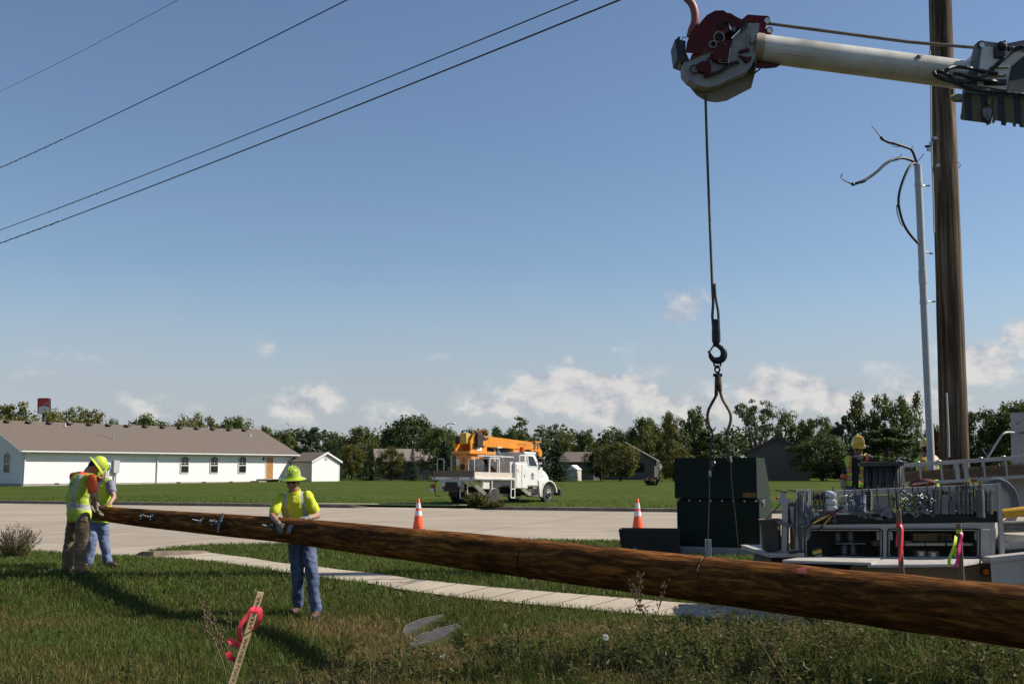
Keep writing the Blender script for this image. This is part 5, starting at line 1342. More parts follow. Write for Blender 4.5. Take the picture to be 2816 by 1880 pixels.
# ---- standing pole
DP = 17.2
def spole(py): return Vector(P(float(np.interp(py, [-200, 0, 400, 900, 1250, 1700], [2563, 2571, 2586, 2606, 2625, 2647])), py, DP))
sb = spole(1250); st_ = spole(-700)
base = sb + (sb - st_).normalized() * 2.0; dirp = (st_ - base).normalized(); xx, yy_, zz_ = frame(dirp)
stand = thing('utility_pole', 'tall standing timber pole at the right, dark with a sunlit edge', 'utility pole', M=axes(xx, yy_, zz_, base))
k = MB(); n = 30; Lp = (st_ - base).length
k.tube([base + dirp * (Lp * i / n) for i in range(n + 1)], [(.228 - .077 * i / n) * (1 + .01 * sin(i * 2.3)) for i in range(n + 1)], 32); sh = part('shaft', k, m_post, stand, smooth=60)
k = MB(); wpts = [(2557, 140), (2560, 260), (2561, 380), (2566, 520), (2569, 640), (2603, 1080), (2608, 1180), (2610, 1256)]
k.tube(smooth_path([P(x, y, DP - .24) for x, y in wpts[:5]], 4), .012, 6); part('ground_wire', k, m_pvc, sh)
k = MB(); k.tube(smooth_path([P(x, y, DP - .27) for x, y in wpts[5:]], 4), .014, 6); part('wire_moulding', k, m_pvc, sh)
for px, py in ((2560, 395), (2573, 380), (2580, 455), (2556, 412)):
 k = MB(); k.box(P(px, py, DP - .25), (.05, .03, .05)); part('staple', k, m_galv, sh)
for px, py in ((2617, 511), (2631, 832), (2552, 403), (2668, 1175)):
 k = MB(); c = P(px, py, DP - .05); k.cyl(c - Vector((.05, 0, 0)), c + Vector((.06, -.02, 0)), .02, 6); k.cyl(c + Vector((.0, 0, -.0)), c + Vector((-.02, -.02, -.08)), .012, 5); part('bolt', k, m_dark, sh)
k = MB(); k.tube(smooth_path([P(2608, 446, 17.0), P(2630, 446, 17.0), P(2638, 448, 17.0), P(2641, 455, 17.0), P(2636, 462, 17.0)], 4), .006, 4); part('loose_wire', k, m_dark, sh)

DC = 16.8
# ---- grey conduit riser with three bare cables
cb = P(2563, 1330, DC); ct_ = P(2524, 454, DC); cdir = (ct_ - cb).normalized(); cb2 = cb - cdir * 1.25
riser = thing('conduit_riser', 'grey plastic conduit standing beside the pole with three black cable ends on top', 'conduit', cb2)
k = MB(); k.tube([cb2, ct_], [.057, .057], 18); part('pipe', k, m_pvc, riser, smooth=50)
for py in (509, 762, 830):
 px = 2524 + (py - 454) * 39 / 876; c = P(px, py, DC); k = MB(); k.cyl(c - cdir * (.10 if py == 762 else .03), c + cdir * (.10 if py == 762 else .03), .064, 18); part('coupling', k, m_pvc, riser, smooth=40)
for py, x1 in ((511, 2556), (690, 2564), (829, 2571)):
 px = 2524 + (py - 454) * 39 / 876; c = P(px, py, DC - .03); e = P(x1, py + (8 if py == 690 else 0), DC + .3); k = MB(); k.cyl(c, e, .013, 6); k.box(c.lerp(e, .25), (.03, .04, .05)); part('standoff_bracket', k, m_galv, riser)
m_cab = mat('black_cable', (.018, .018, .02), (.03, .028, .028), 30, .55)
def cable(name, pts, r, stub):
 k = MB(); sp = smooth_path([P(2280 + x / 2.6125, 300 + y / 2.6125, DC + dd) for x, y, dd in pts], 6); k.tube(sp, r * 1.16, 8); c_ = part(name, k, m_cab, riser, smooth=60)
 k = MB(); sp = [P(2280 + x / 2.6125, 300 + y / 2.6125, DC + dd) for x, y, dd in stub]; k.tube(sp, [r * .8] + [r * .45] * (len(sp) - 1), 6); k.ell(sp[0], (r * 1.7, r * 1.7, r * 1.7), n=8); part('splice_end', k, m_cable, c_)
 return c_
cable('cable', [(630, 410, 0), (628, 385, 0), (610, 330, -.05), (588, 290, -.1), (545, 272, -.15), (480, 252, -.2), (430, 240, -.2), (378, 214, -.22)], .018, [(378, 208, -.22), (355, 180, -.22), (328, 145, -.22), (306, 120, -.22)])
cable('cable', [(622, 410, 0), (615, 385, 0), (580, 365, -.1), (520, 352, -.2), (450, 368, -.3), (400, 398, -.35), (350, 445, -.4), (290, 490, -.45), (235, 520, -.5), (175, 540, -.5)], .019, [(172, 540, -.5), (135, 526, -.5), (100, 508, -.5), (84, 490, -.5), (95, 466, -.5)])
cable('cable', [(628, 410, 0), (618, 392, -.02), (590, 400, -.1), (560, 445, -.16), (525, 530, -.2), (502, 620, -.22), (502, 700, -.2), (530, 810, -.15), (575, 890, -.1), (640, 965, -.06)], .018, [(500, 690, -.2), (486, 690, -.2), (488, 740, -.2), (500, 785, -.2), (512, 820, -.2), (530, 840, -.2)])
k = MB()
for q_ in ([(635, 375), (660, 350), (682, 322)], [(440, 250), (460, 268), (500, 272), (512, 270)], [(480, 352), (515, 340), (522, 326)], [(470, 385), (465, 372), (500, 365)], [(580, 290), (600, 280), (596, 262)], [(230, 535), (260, 522), (272, 508)]):
 k.tube([P(2280 + x / 2.6125, 300 + y / 2.6125, DC - .3) for x, y in q_], .006, 4)
part('loose_strand', k, m_cable, riser)

# ---- overhead wires
m_wire = mat('power_line', (.018, .017, .02), rough=.6)
WIRES = [((0, 252), (490, 0), .010, 62, 44, 'thin faint overhead wire nearest the top left corner', None),
         ((0, 462), (955, 0), .016, 46, 27, 'lone dark overhead wire with a twisted splice at the left edge', (0, 170)),
         ((0, 633), (1590, 0), .015, 46, 22, 'upper wire of the close pair of overhead wires', (128, 300)),
         ((0, 669), (1705, 0), .018, 44, 20.5, 'lowest overhead wire, lower one of the close pair', (0, 160))]
for (x0, y0), (x1, y1), r, d0, d1, lb, sp in WIRES:
 A_, B_ = P(x0, y0, d0), P(x1, y1, d1); u_ = B_ - A_
 def wp(t): return A_ + u_ * t + Vector((0, 0, .35 * (t - .5) ** 2 - .0875 - .006 * 0))
 k = MB(); k.tube([wp(-.45 + 2.4 * i / 40) for i in range(41)], r, 6)
 A1_, B1_ = wp(-.45), wp(1.95)
 o = thing('power_line', lb, 'wire', A1_, group='overhead wires'); part('wire', k, m_wire, o, smooth=60)
 if sp:
  f0, f1 = sp[0] / x1 * .9 - (.05 if sp[0] == 0 else 0), sp[1] / x1 * 1.0
  # perspective: image fraction -> parameter along the wire
  tt_ = lambda f: f * (1 / d1) * 0 + (f / d1 * d0 * 0 + f * d0 * 0) if False else f * d0 / (d1 + f * (d0 - d1)) * d1 / d0 if False else f * d0 / (f * d0 + (1 - f) * d1) if False else f * d0 / (d0 * f + d1 * (1 - f))
  g0, g1 = [max(-.4, ff * d0 / (ff * d0 + (1 - ff) * d1)) for ff in (f0, f1)]
  k = MB(); n = 60; pts = []
  for i in range(n):
   t = g0 + (g1 - g0) * i / (n - 1); aa = i * .9; pts.append(wp(t) + Vector((0, cos(aa), sin(aa))) * (r * 1.2))
  k.tube(pts, r * .8, 5); part('splice', k, mat('splice_armour', (.10, .09, .085), (.22, .20, .18), 8, .5), o)
  for t in (g0 + (g1 - g0) * .03, g1):
   k = MB(); k.ell(wp(t) + Vector((0, 0, r * 1.5)), (r * 2.2, r * 1.4, r * 1.4), n=8); part('clip', k, m_trim, o)

# ---- derrick boom at top right
DB = 9.25
def H5(x, y, dd=0.0): return P(1840 + x / 5.2275, y / 5.2275, DB + dd)
def RV(px, py, t): return P(px, py, DB + t) - P(px, py, DB)
def H3(x, y, dd=0.0): return P(2540 + x / 4.899, 40 + y / 4.899, DB + dd)
m_bw = mat('boom_white_paint', (.66, .64, .58), (.56, .53, .44), 3, .35, coat=.2, detail=8)
m_guard = mat('dirty_cream_guard', (.30, .27, .19), (.19, .17, .12), 4, .6, detail=10)
m_side = mat('dull_white_plate', (.38, .40, .40), (.30, .31, .31), 5, .55, spec=.2, detail=8)
m_red = mat('dark_red_paint', (.13, .010, .010), (.08, .008, .008), 4, .45, spec=.2, detail=8)
m_red2 = mat('faded_red_paint', (.22, .06, .05), (.17, .04, .035), 6, .55, spec=.2)
m_blk = mat('hose_black', (.012, .012, .013), rough=.5)
m_gm = mat('grey_machined', (.20, .205, .205), (.14, .145, .145), 8, .5, metal=.2)
m_by = mat('black_yellow_stripe', (.20, .16, .06), rough=.6)
def stripes():
 N, L, b = nodes_of(m_by); tc = N.new('ShaderNodeTexCoord'); sp = N.new('ShaderNodeSeparateXYZ'); L.new(tc.outputs['Object'], sp.inputs[0])
 d = N.new('ShaderNodeMath'); d.operation = 'MULTIPLY_ADD'; d.inputs[1].default_value = 7.2; d.inputs[2].default_value = .35; L.new(sp.outputs[0], d.inputs[0])
 f = N.new('ShaderNodeMath'); f.operation = 'FRACT'; L.new(d.outputs[0], f.inputs[0]); g = N.new('ShaderNodeMath'); g.operation = 'GREATER_THAN'; g.inputs[1].default_value = .45; L.new(f.outputs[0], g.inputs[0])
 mx = N.new('ShaderNodeMix'); mx.data_type = 'RGBA'; mx.inputs[6].default_value = (.006, .006, .006, 1); mx.inputs[7].default_value = (.085, .066, .022, 1); L.new(g.outputs[0], mx.inputs[0]); L.new(mx.outputs[2], b.inputs['Base Color'])
stripes()
boom = thing('derrick_boom', 'white tubular crane boom with red jaw head reaching in from the right', 'crane boom', P(2816, 230, DB))
bp_ = lambda n, k, m, par=None, smooth=None: part(n, k, m, par or boom, smooth=smooth)
k = MB(); b0, b1 = P(2078, 132, DB), P(2960, 246, DB); k.tube([b0, b1], [.124, .127], 40); tube_ = bp_('boom_tube', k, m_bw, smooth=50)
k = MB(); u_ = (b1 - b0).normalized(); k.cyl(b0 - u_ * .02, b0 + u_ * .055, .131, 36); bp_('tube_collar', k, mat('collar_tan', (.36, .30, .20), rough=.6), tube_, smooth=40)
k = MB(); k.tube([H5(1335, 725, -.145), H5(1500, 765, -.145), H5(2091, 830, -.145)], .003, 4); bp_('scrape_mark', k, m_dark, tube_)
k = MB(); k.prism([P(x, y, DB - .118) for x, y in ((2518, 157), (2524, 150), (2528, 152), (2532, 158), (2530, 164), (2522, 164))], (0, .01, 0)); bp_('torn_decal', k, m_decal, tube_)
k = MB()
for x0, y0, x1, y1 in ((2528, 152, 2537, 153), (2534, 155, 2532, 160), (2519, 160, 2519, 167), (2517, 177, 2525, 179), (2529, 178, 2527, 183)): k.tube([P(x0, y0, DB - .121), P(x1, y1, DB - .121)], .0035, 4)
bp_('decal_scrap', k, m_decal, tube_)
# head: cream sheave guard, white side plate, red tip bracket
k = MB(); k.prism([H5(x, y, .06) for x, y in ((295, 1170), (300, 1260), (400, 1380), (520, 1450), (600, 1467), (700, 1475), (830, 1450), (1180, 1270), (1240, 1040), (1275, 800), (1300, 330), (1130, 320), (900, 420), (600, 640), (300, 950))], RV(1960, 220, .24)); bp_('sheave_guard', k, m_guard)
k = MB(); k.prism([H5(x, y, -.09) for x, y in ((195, 950), (210, 900), (300, 860), (640, 720), (900, 600), (1000, 420), (1130, 330), (1300, 335), (1290, 480), (1245, 800), (1190, 940), (1100, 1040), (830, 1160), (700, 1222), (550, 1255), (400, 1220), (280, 1150), (200, 1050))], (0, .13, 0)); plate = bp_('side_plate', k, m_side)
k = MB(); k.prism([H5(x, y, -.13) for x, y in ((230, 760), (260, 600), (330, 450), (400, 380), (540, 220), (660, 155), (780, 150), (830, 185), (890, 195), (960, 240), (1110, 310), (1130, 380), (1050, 420), (900, 400), (850, 330), (760, 312), (690, 360), (490, 690), (440, 760), (380, 775))], RV(1950, 90, .33)); jaw = bp_('tip_bracket', k, m_red)
k = MB(); k.prism([H5(x, y, -.105) for x, y in ((490, 690), (690, 360), (760, 312), (850, 330), (880, 430), (620, 620), (640, 720), (300, 860), (330, 780))], (0, .05, 0)); bp_('inner_plate', k, m_red2)
k = MB(); k.cyl(H5(752, 362, -.13), H5(752, 362, -.05), .034, 20); k.cyl(H5(725, 540, -.15), H5(725, 540, -.05), .03, 20); bp_('pin_hole', k, m_blk, jaw)
for x, y, R0 in ((718, 535, 76), (630, 640, 52)):
 k = MB(); c = H5(x, y, -.128); k.torus(c, R0 / 5.2275 / F * DB, .007, (0, 1, 0), 24, 6, sc=(1, 1)); bp_('link_ring', k, m_side, plate, smooth=180)
k = MB(); k.cyl(H5(930, 420, -.14), H5(930, 420, -.10), .023, 14); bp_('roller', k, m_gm, jaw)
k = MB(); k.cyl(H5(895, 560, -.13), H5(1030, 425, -.13), .012, 10); bp_('cylinder_rod', k, m_chrome, plate, smooth=60)
k = MB(); k.cyl(H5(1010, 440, -.12), H5(1110, 330, -.12), .024, 10); bp_('rod_end', k, m_blk, plate, smooth=40)
k = MB(); k.prism([H5(x, y, -.155) for x, y in ((760, 600), (800, 570), (890, 580), (920, 610), (880, 680), (855, 895), (705, 880), (700, 850), (655, 870), (620, 800), (700, 700))], (0, .06, 0)); lock = bp_('lock_block', k, m_red, plate)
k = MB(); k.tube([H5(705, 870, -.158), H5(735, 900, -.158), H5(850, 905, -.158), H5(880, 700, -.158)], .004, 5); bp_('lock_edge', k, m_side, lock)
for x, y in ((735, 860), (825, 862), (800, 640)):
 k = MB(); k.cyl(H5(x, y, -.17), H5(x, y, -.15), .010, 8); bp_('bolt', k, m_gm, lock)
k = MB(); k.tube(smooth_path([H5(x, y, -.13) for x, y in ((560, 1080), (720, 1035), (830, 960), (900, 915), (1000, 895))], 4), [.016] * 15 + [.02] * 2, 8); bp_('release_handle', k, m_blk, plate, smooth=60)
k = MB(); k.torus(H5(368, 1000, -.12), 62 / 5.2275 / F * DB, .006, (0, 1, 0), 22, 6, sc=(1.05, 1)); bp_('pull_ring', k, m_red, plate, smooth=180)
k = MB(); k.prism([H5(x, y, -.14) for x, y in ((400, 920), (480, 880), (580, 890), (610, 980), (590, 1080), (520, 1105), (510, 1040), (430, 1020))], (0, .05, 0)); k.bar(H5(540, 900, -.135), H5(620, 770, -.135), .02, .018); k.bar(H5(600, 850, -.135), H5(740, 600, -.135), .016, .012); bp_('latch_link', k, m_red, plate)
k = MB(); k.prism([H5(x, y, -.1) for x, y in ((85, 570), (130, 555), (165, 575), (240, 590), (235, 740), (290, 860), (270, 885), (120, 830), (100, 690))], (0, .26, 0))
for i in range(6): k.box(H5(112 + i * 3, 620 + i * 40, .03), (.022, .25, .012))
bp_('rubber_pad', k, m_blk, jaw)
k = MB(); k.prism([H5(x, y, .0) for x, y in ((115, 820), (270, 880), (210, 910), (195, 950), (165, 940))], (0, .12, 0)); bp_('pad_bracket', k, m_guard, jaw)
k = MB(); k.tube([H5(190, 575, -.06), H5(190, 535, -.06), H5(250, 548, -.06)], .004, 5); bp_('pad_clip', k, m_red2, jaw)
k = MB(); pp = smooth_path([H5(x, y, .02) for x, y in ((180, -110), (250, -30), (320, 50), (362, 150), (375, 270), (355, 370), (320, 440), (275, 540))], 5); k.tube(pp, [.024] * (len(pp) - 6) + [.022, .02, .018, .016, .014, .012], 10, ab=(1, 1.5)); bp_('guide_arm', k, mat('worn_red', (.42, .07, .06), (.22, .10, .08), 10, .5), jaw, smooth=60)
k = MB(); k.prism([H5(x, y, -.02) for x, y in ((1040, 285), (1060, 268), (1130, 212), (1425, 232), (1455, 270), (1455, 310), (1430, 328), (1385, 340), (1390, 420), (1440, 380), (1480, 400), (1495, 440), (1470, 480), (1420, 492), (1300, 480), (1295, 320), (1130, 310))], (0, .08, 0)); lug = bp_('rope_guide_lug', k, m_red)
for x, y, r_ in ((1411, 292, 40), (1445, 433, 34)):
 k = MB(); c = H5(x, y, -.03); k.cyl(c, c + Vector((0, .1, 0)), r_ / 5.2275 / F * DB, 18); bp_('lug_eye', k, mat('pale_eye', (.62, .68, .74), rough=.6), lug)
k = MB(); k.bar(H5(1155, 478, -.11), H5(1125, 675, -.11), .012, .012); k.bar(H5(1155, 480, -.11), H5(1195, 575, -.11), .014, .012); k.cyl(H5(1195, 590, -.13), H5(1195, 590, -.08), .018, 10); bp_('plate_bracket', k, m_side, plate)
k = MB(); k.prism([H5(x, y, -.12) for x, y in ((1010, 720), (1150, 690), (1160, 730), (1010, 760))], (0, .05, 0)); k.prism([H5(x, y, -.12) for x, y in ((1000, 790), (1120, 820), (1190, 810), (1180, 860), (1120, 905), (1060, 850))], (0, .05, 0)); bp_('guide_block', k, m_red, plate)
k = MB(); k.prism([H5(x, y, -.08) for x, y in ((1245, 905), (1400, 910), (1590, 945), (1540, 975), (1400, 990), (1250, 985))], RV(2110, 180, .16)); k.bar(H5(1310, 990, 0), H5(1235, 1050, 0), .015, .012); bp_('under_clamp', k, m_red)
k = MB(); k.bar(H5(1260, 330, -.06), H5(1235, 1040, -.06), .012, .012, (0, 1, 0)); bp_('plate_edge', k, m_guard, plate)
# rope along the top of the boom
k = MB(); k.tube([H5(1120, 300, .03), P(2119, 66, DB + .02), P(2500, 116, DB + .02), P(2690, 132, DB + .02)], .0155, 8); bp_('winch_rope', k, m_rope, smooth=60)
# outer section at the right edge
k = MB(); k.prism([H3(x, y, -.15) for x, y in ((650, 690), (690, 490), (718, 380), (740, 362), (790, 350), (840, 362), (1100, 395), (1352, 345), (1700, 330), (1700, 1130), (985, 1112), (900, 1470), (560, 1050), (560, 1035))], (0, .06, 0)); sec = bp_('end_plate', k, m_gm)
k = MB(); c = H3(788, 408, -.16); k.cyl(c, c + Vector((0, .09, 0)), .025, 18); bp_('lug_eye', k, MATS['pale_eye'], sec)
k = MB(); k.torus(H3(788, 408, -.155), .033, .006, (0, 1, 0), 20, 6); bp_('lug_rim', k, m_dark, sec, smooth=180)
k = MB(); k.bar(P(2672, 200, DB), P(3200, 285, DB), .34, .36); bp_('outer_boom', k, m_bw)
k = MB(); k.prism([H3(x, y, -.17) for x, y in ((490, 1380), (505, 1330), (520, 1150), (560, 1050), (980, 1112), (905, 1475), (880, 1470), (500, 1420))], RV(2660, 310, .3)); bp_('hazard_block', k, m_by)
k = MB(); k.prism([H3(x, y, -.18) for x, y in ((950, 1110), (1600, 1100), (1700, 1560), (1300, 1520), (1290, 1480), (1245, 1475), (1240, 1515), (1205, 1510), (1200, 1465), (1120, 1455), (1105, 1500), (1045, 1490), (1040, 1440), (965, 1430), (945, 1470), (920, 1460))], RV(2760, 320, .3)); bp_('toothed_rack', k, m_by)
k = MB(); k.prism([H3(x, y, -.19) for x, y in ((790, 1270), (830, 1255), (900, 1265), (925, 1290), (900, 1400), (860, 1430), (800, 1360))], (0, .03, 0)); bp_('cover_plate', k, m_gm)
for x, y, r_ in ((885, 1182, .018), (860, 1380, .009)):
 k = MB(); k.cyl(H3(x, y, -.20), H3(x, y, -.15), r_, 14); bp_('bolt', k, m_gm)
k = MB(); k.prism([H3(x, y, -.16) for x, y in ((388, 1102), (460, 1065), (560, 1080), (690, 1105), (690, 1160), (540, 1155), (440, 1150))], (0, .06, 0)); bp_('pointed_pin', k, m_guard)
k = MB(); k.box(H3(382, 1040, -.17), (.017, .02, .042)); bp_('hose_clip', k, m_blk)
for pts, r_ in ((((1700, 380), (1352, 430), (1200, 495), (1060, 610), (900, 760), (760, 850), (620, 895), (500, 905), (420, 880)), .0175), (((1700, 1090), (1352, 1078), (1000, 1045), (750, 1025), (560, 975), (400, 915), (230, 860), (150, 810), (160, 770), (260, 780), (340, 830), (410, 880), (500, 930)), .0180), (((265, 795), (320, 740), (430, 708), (600, 722), (780, 762), (1000, 800)), .0165), (((400, 800), (520, 815), (640, 850), (780, 880), (1000, 910)), .0165)):
 k = MB(); pp = smooth_path([H3(x, y, -.19 - .03 * (i % 2)) for i, (x, y) in enumerate(pts)], 8)
 k.tube(pp, [r_ * (1.06 if i % 2 else .96) for i in range(len(pp))], 8); bp_('hose', k, m_blk)
for x, y, w_, h_ in ((1010, 520, .09, .10), (1060, 430, .06, .08), (1170, 470, .05, .04), (1010, 720, .16, .012), (950, 830, .2, .018), (960, 920, .19, .05)):
 k = MB(); k.box(H3(x, y, -.17), (w_, .05, h_), bev=.008); bp_('fitting', k, m_blk if h_ > .03 else m_side)
k = MB(); k.ell(H3(1070, 430, -.2), (.035, .035, .035), n=10); k.cyl(H3(1070, 430, -.2), H3(1095, 360, -.2), .012, 8); bp_('valve', k, m_blk)
k = MB(); k.torus(H3(890, 490, -.165), .017, .003, (0, 1, 0), 16, 5, a0=.6, a1=5.6); bp_('ring_pin', k, m_chrome)
k = MB(); k.prism([H3(x, y, -.19) for x, y in ((1160, 880), (1200, 690), (1352, 560), (1600, 540), (1600, 800), (1180, 890))], (0, .04, 0)); bp_('dark_cover', k, m_blk)
k = MB(); k.prism([H3(x, y, -.185) for x, y in ((1130, 1020), (1165, 885), (1600, 800), (1600, 1050), (1130, 1040))], (0, .04, 0)); bp_('guard_plate', k, m_guard)

# ---- hanging line, hook, tongs and slings
def HK(x, y, dd=0.0): return P(1860 + x / 3.4083, 780 + y / 3.4083, DB + .03 + dd)
line = thing('hoist_line', 'grey winch rope hanging from the boom tip with a black safety hook', 'hoist line', HK(375, 560))
k = MB(); k.tube([P(1940, 262, DB + .05), P(1944, 400, DB + .04), P(1953, 640, DB + .03), P(1959, 790, DB + .03), HK(345, 180), HK(337, 300), HK(348, 440)], [.0115] * 3 + [.012] * 4, 8); k.tube([HK(358, 0), HK(366, 120), HK(392, 260), HK(398, 360), HK(390, 440)], .0115, 8); part('rope', k, m_rope, line, smooth=60)
k = MB(); k.lathe([(.034, -.0), (.037, .02), (.037, .10), (.035, .115), (.035, .19), (.03, .20), (.0, .20)][::1], HK(374, 552), (0, 0, 1), 18); part('rope_socket', k, m_hook, line, smooth=40)
k = MB(); k.cyl(HK(378, 440), HK(384, 352), .016, 10); part('thimble', k, m_hook, line, smooth=60)
hp = smooth_path([HK(378, 575), HK(408, 592), HK(436, 618), HK(446, 660), HK(432, 700), HK(390, 722), HK(350, 712), HK(322, 680), HK(312, 640)], 5); nn = len(hp)
k = MB(); k.tube(hp, [.014 + .017 * sin(pi * min(1, i / (nn - 1) * .95 + .05)) ** 1.2 - (.006 if i > nn - 4 else 0) for i in range(nn)], 12); hk = part('hook', k, m_hook, line, smooth=60)
k = MB(); k.cyl(HK(345, 570), HK(400, 575), .018, 10); part('hook_eye', k, m_hook, hk)
k = MB(); k.bar(HK(348, 580), HK(308, 640), .018, .012); k.ell(HK(305, 640), (.012, .012, .012), n=8); part('latch', k, m_hook, hk)
tongs = thing('lifting_tongs', 'brassy forked tongs shackled to the hook above the long pole', 'lifting tongs', HK(395, 1000))
k = MB(); k.torus(HK(384, 740), .030, .008, (0, 1, 0), 18, 8, sc=(1, 1.4)); k.torus(HK(384, 800), .022, .0085, (.6, .8, 0), 18, 8, sc=(1, 1.25)); k.cyl(HK(345, 855), HK(428, 855), .014, 8); k.ell(HK(402, 845), (.014, .014, .014), n=8); part('shackle', k, m_hook, tongs, smooth=60)
k = MB(); k.tube(smooth_path([HK(x, y) for x, y in ((398, 850), (402, 900), (408, 960), (412, 1015), (435, 1085), (480, 1160), (508, 1225), (508, 1290), (492, 1345), (480, 1378))], 4), [.022] * 12 + [.016] * 25, 10, ab=(1, .7)); part('tong_arm', k, m_brz, tongs, smooth=60)
k = MB(); k.tube(smooth_path([HK(x, y, .01) for x, y in ((378, 860), (376, 920), (374, 1000), (370, 1050), (335, 1115), (303, 1180), (292, 1240), (300, 1310), (325, 1360), (340, 1385))], 4), [.020] * 12 + [.015] * 25, 10, ab=(1, .7)); part('tong_arm', k, m_brz, tongs, smooth=60)
k = MB(); k.cyl(HK(402, 960, -.03), HK(402, 960, .04), .014, 10); part('pivot_bolt', k, m_hook, tongs)
for x0, y0, x1, y1 in ((346, 1375, 372, 1340), (472, 1378, 440, 1342)):
 k = MB(); k.tube([HK(x0, y0), HK(x1, y1)], [.014, .003], 8); part('tong_point', k, m_chrome, tongs)
for i, (pa, pb, lb) in enumerate((((337, 1380), [(1952, 1290), (1950, 1380), (1947, 1460), (1944, 1530)], 'thin wire sling looped round the long pole from the left tong'), ((478, 1375), [(2008, 1250), (2012, 1330), (2020, 1400), (2028, 1480), (2033, 1534)], 'thin wire sling on the far side of the pole from the right tong'))):
 s0 = HK(*pa); o = thing('wire_sling', lb, 'sling', s0, group='slings under the lifting tongs'); off = .0 if i == 0 else .0
 dd = .0 if i == 0 else .35
 k = MB(); lx = [s0] + [P(x, y, DB + .03 + (dd * j / (len(pb) - 1) if i else -.17 * j / (len(pb) - 1))) for j, (x, y) in enumerate(pb)]
 k.tube(smooth_path(lx, 4), .0045, 5); part('cable', k, m_cable, o, smooth=60)
 k = MB()
 for sx in (-.014, .014): k.tube([s0 + Vector((0, 0, .0)), s0 + Vector((sx, 0, -.12)), s0 + Vector((sx * .9 + (-.008 if i == 0 else .01), 0, -.26)), lx[1] + Vector((0, 0, -.02))], .0045, 5)
 part('eye_loop', k, m_cable, o, smooth=60)
 k = MB(); c0 = lx[1] + Vector((0, 0, .0)); k.cyl(c0 + Vector((0, 0, -.01)), c0 + Vector((.0 if i == 0 else .006, 0, -.06)), .010, 8); part('ferrule', k, m_galv, o)
 if i == 0:
  k = MB(); px_ = 1946; c_ = pole_pt(px_); rr0 = pole_r(px_) + .006
  a0 = face_ang(px_, 1.25); pts = []
  for j in range(18):
   a_ = face_ang(px_, 1.25 - j * .19); pts.append(on_pole(px_ + 1.2 * j, a_, .005)[0])
  k.tube([lx[-1]] + pts, .0045, 5); part('choker_loop', k, m_cable, o, smooth=60)

# ---- green pad mounted cabinet
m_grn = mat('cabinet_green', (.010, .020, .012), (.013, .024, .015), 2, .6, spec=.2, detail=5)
CD = 22.3
gA = P(1863, 1503, CD); gB = P(2091, 1509, CD - .62)
ug = Vector((gB.x - gA.x, gB.y - gA.y, 0)); gw = ug.length; ug.normalize(); ng = Vector((-ug.y, ug.x, 0))
gz = T1(gA.x, gA.y); padtop = P(1975, 1501, CD).z; midz = P(1975, 1371, CD).z; topz = P(1975, 1258.5, CD).z
GM = axes(ug, ng, Vector((0, 0, 1)), Vector((gA.x, gA.y, gz)))
cabt = thing('transformer_cabinet', 'large dark green pad mounted electrical cabinet on a grey concrete plinth', 'electrical cabinet', M=GM)
gp = lambda n, k, m, par=None, smooth=None: part(n, k, m, par or cabt, world=False, smooth=smooth)
h1_, h2_, h3_ = padtop - gz, midz - gz, topz - gz; dp = 1.55
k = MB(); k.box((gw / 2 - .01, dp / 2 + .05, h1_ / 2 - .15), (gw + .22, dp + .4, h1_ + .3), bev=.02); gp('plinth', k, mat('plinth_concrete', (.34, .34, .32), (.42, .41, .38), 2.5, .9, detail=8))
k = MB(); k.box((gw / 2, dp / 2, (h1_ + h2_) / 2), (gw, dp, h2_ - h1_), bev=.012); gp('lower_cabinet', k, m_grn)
k = MB()
q_ = [(-.055, h2_ + .012), (-.02, h3_), (dp * .62, h3_), (dp + .05, h2_ + .12), (dp + .05, h2_ + .012)]
k.rings([[Vector((x_, y_, z_)) for y_, z_ in q_] for x_ in (-.025, gw - .03)]); 
gp('hood', k, m_grn)
k = MB(); k.box((gw / 2, -.005, (h1_ + h2_) / 2), (gw - .12, .02, h2_ - h1_ - .1), bev=.006); gp('lower_door', k, m_grn)
for i in range(8):
 k = MB(); k.cyl((.04 + i * (gw - .1) / 7, -.03, h2_ - .03), (.04 + i * (gw - .1) / 7, .0, h2_ - .03), .018, 8); gp('bolt_head', k, m_galv)
k = MB(); k.box((gw * .465, -.05, h3_ - .18), (.10, .05, .19), bev=.01); k.bar((gw * .42, -.07, h3_ - .1), (gw * .56, -.07, h3_ - .105), .02, .02); hd_ = gp('latch_box', k, m_black)
k = MB(); k.torus((gw * .475, -.085, h3_ - .11), .035, .008, (0, 1, 0), 14, 6); gp('padlock', k, m_galv, hd_)
k = MB(); k.box((gw * .89, -.054, h2_ + .09), (.255, .006, .085)); lab = gp('number_label', k, mat('label_amber', (.42, .20, .02), rough=.6))
gp('number', text_mesh('811Y6S', .078, axes((1, 0, 0), (0, 0, 1), (0, -1, 0), (gw * .89, -.059, h2_ + .09))), m_ink, lab)
k = MB(); k.box((gw + .03, .12, h2_ - .03), (.06, .10, .05)); k.box((gw + .02, .35, h2_ - .06), (.05, .05, .14)); gp('hasp', k, m_galv)
# ---- grey marker post between camera and cabinet
k = MB(); c = P(1948, 1540, 20.6); mk = thing('marker_post', 'short flat grey plastic marker post before the green cabinet', 'marker post', (c.x, c.y, T1(c.x, c.y)))
zt = P(1948, 1482, 20.6).z; k.box((c.x, c.y, (zt + T1(c.x, c.y)) / 2 - .05), (.115, .015, zt - T1(c.x, c.y) + .1), bev=.004); part('post', k, m_pvc, mk)
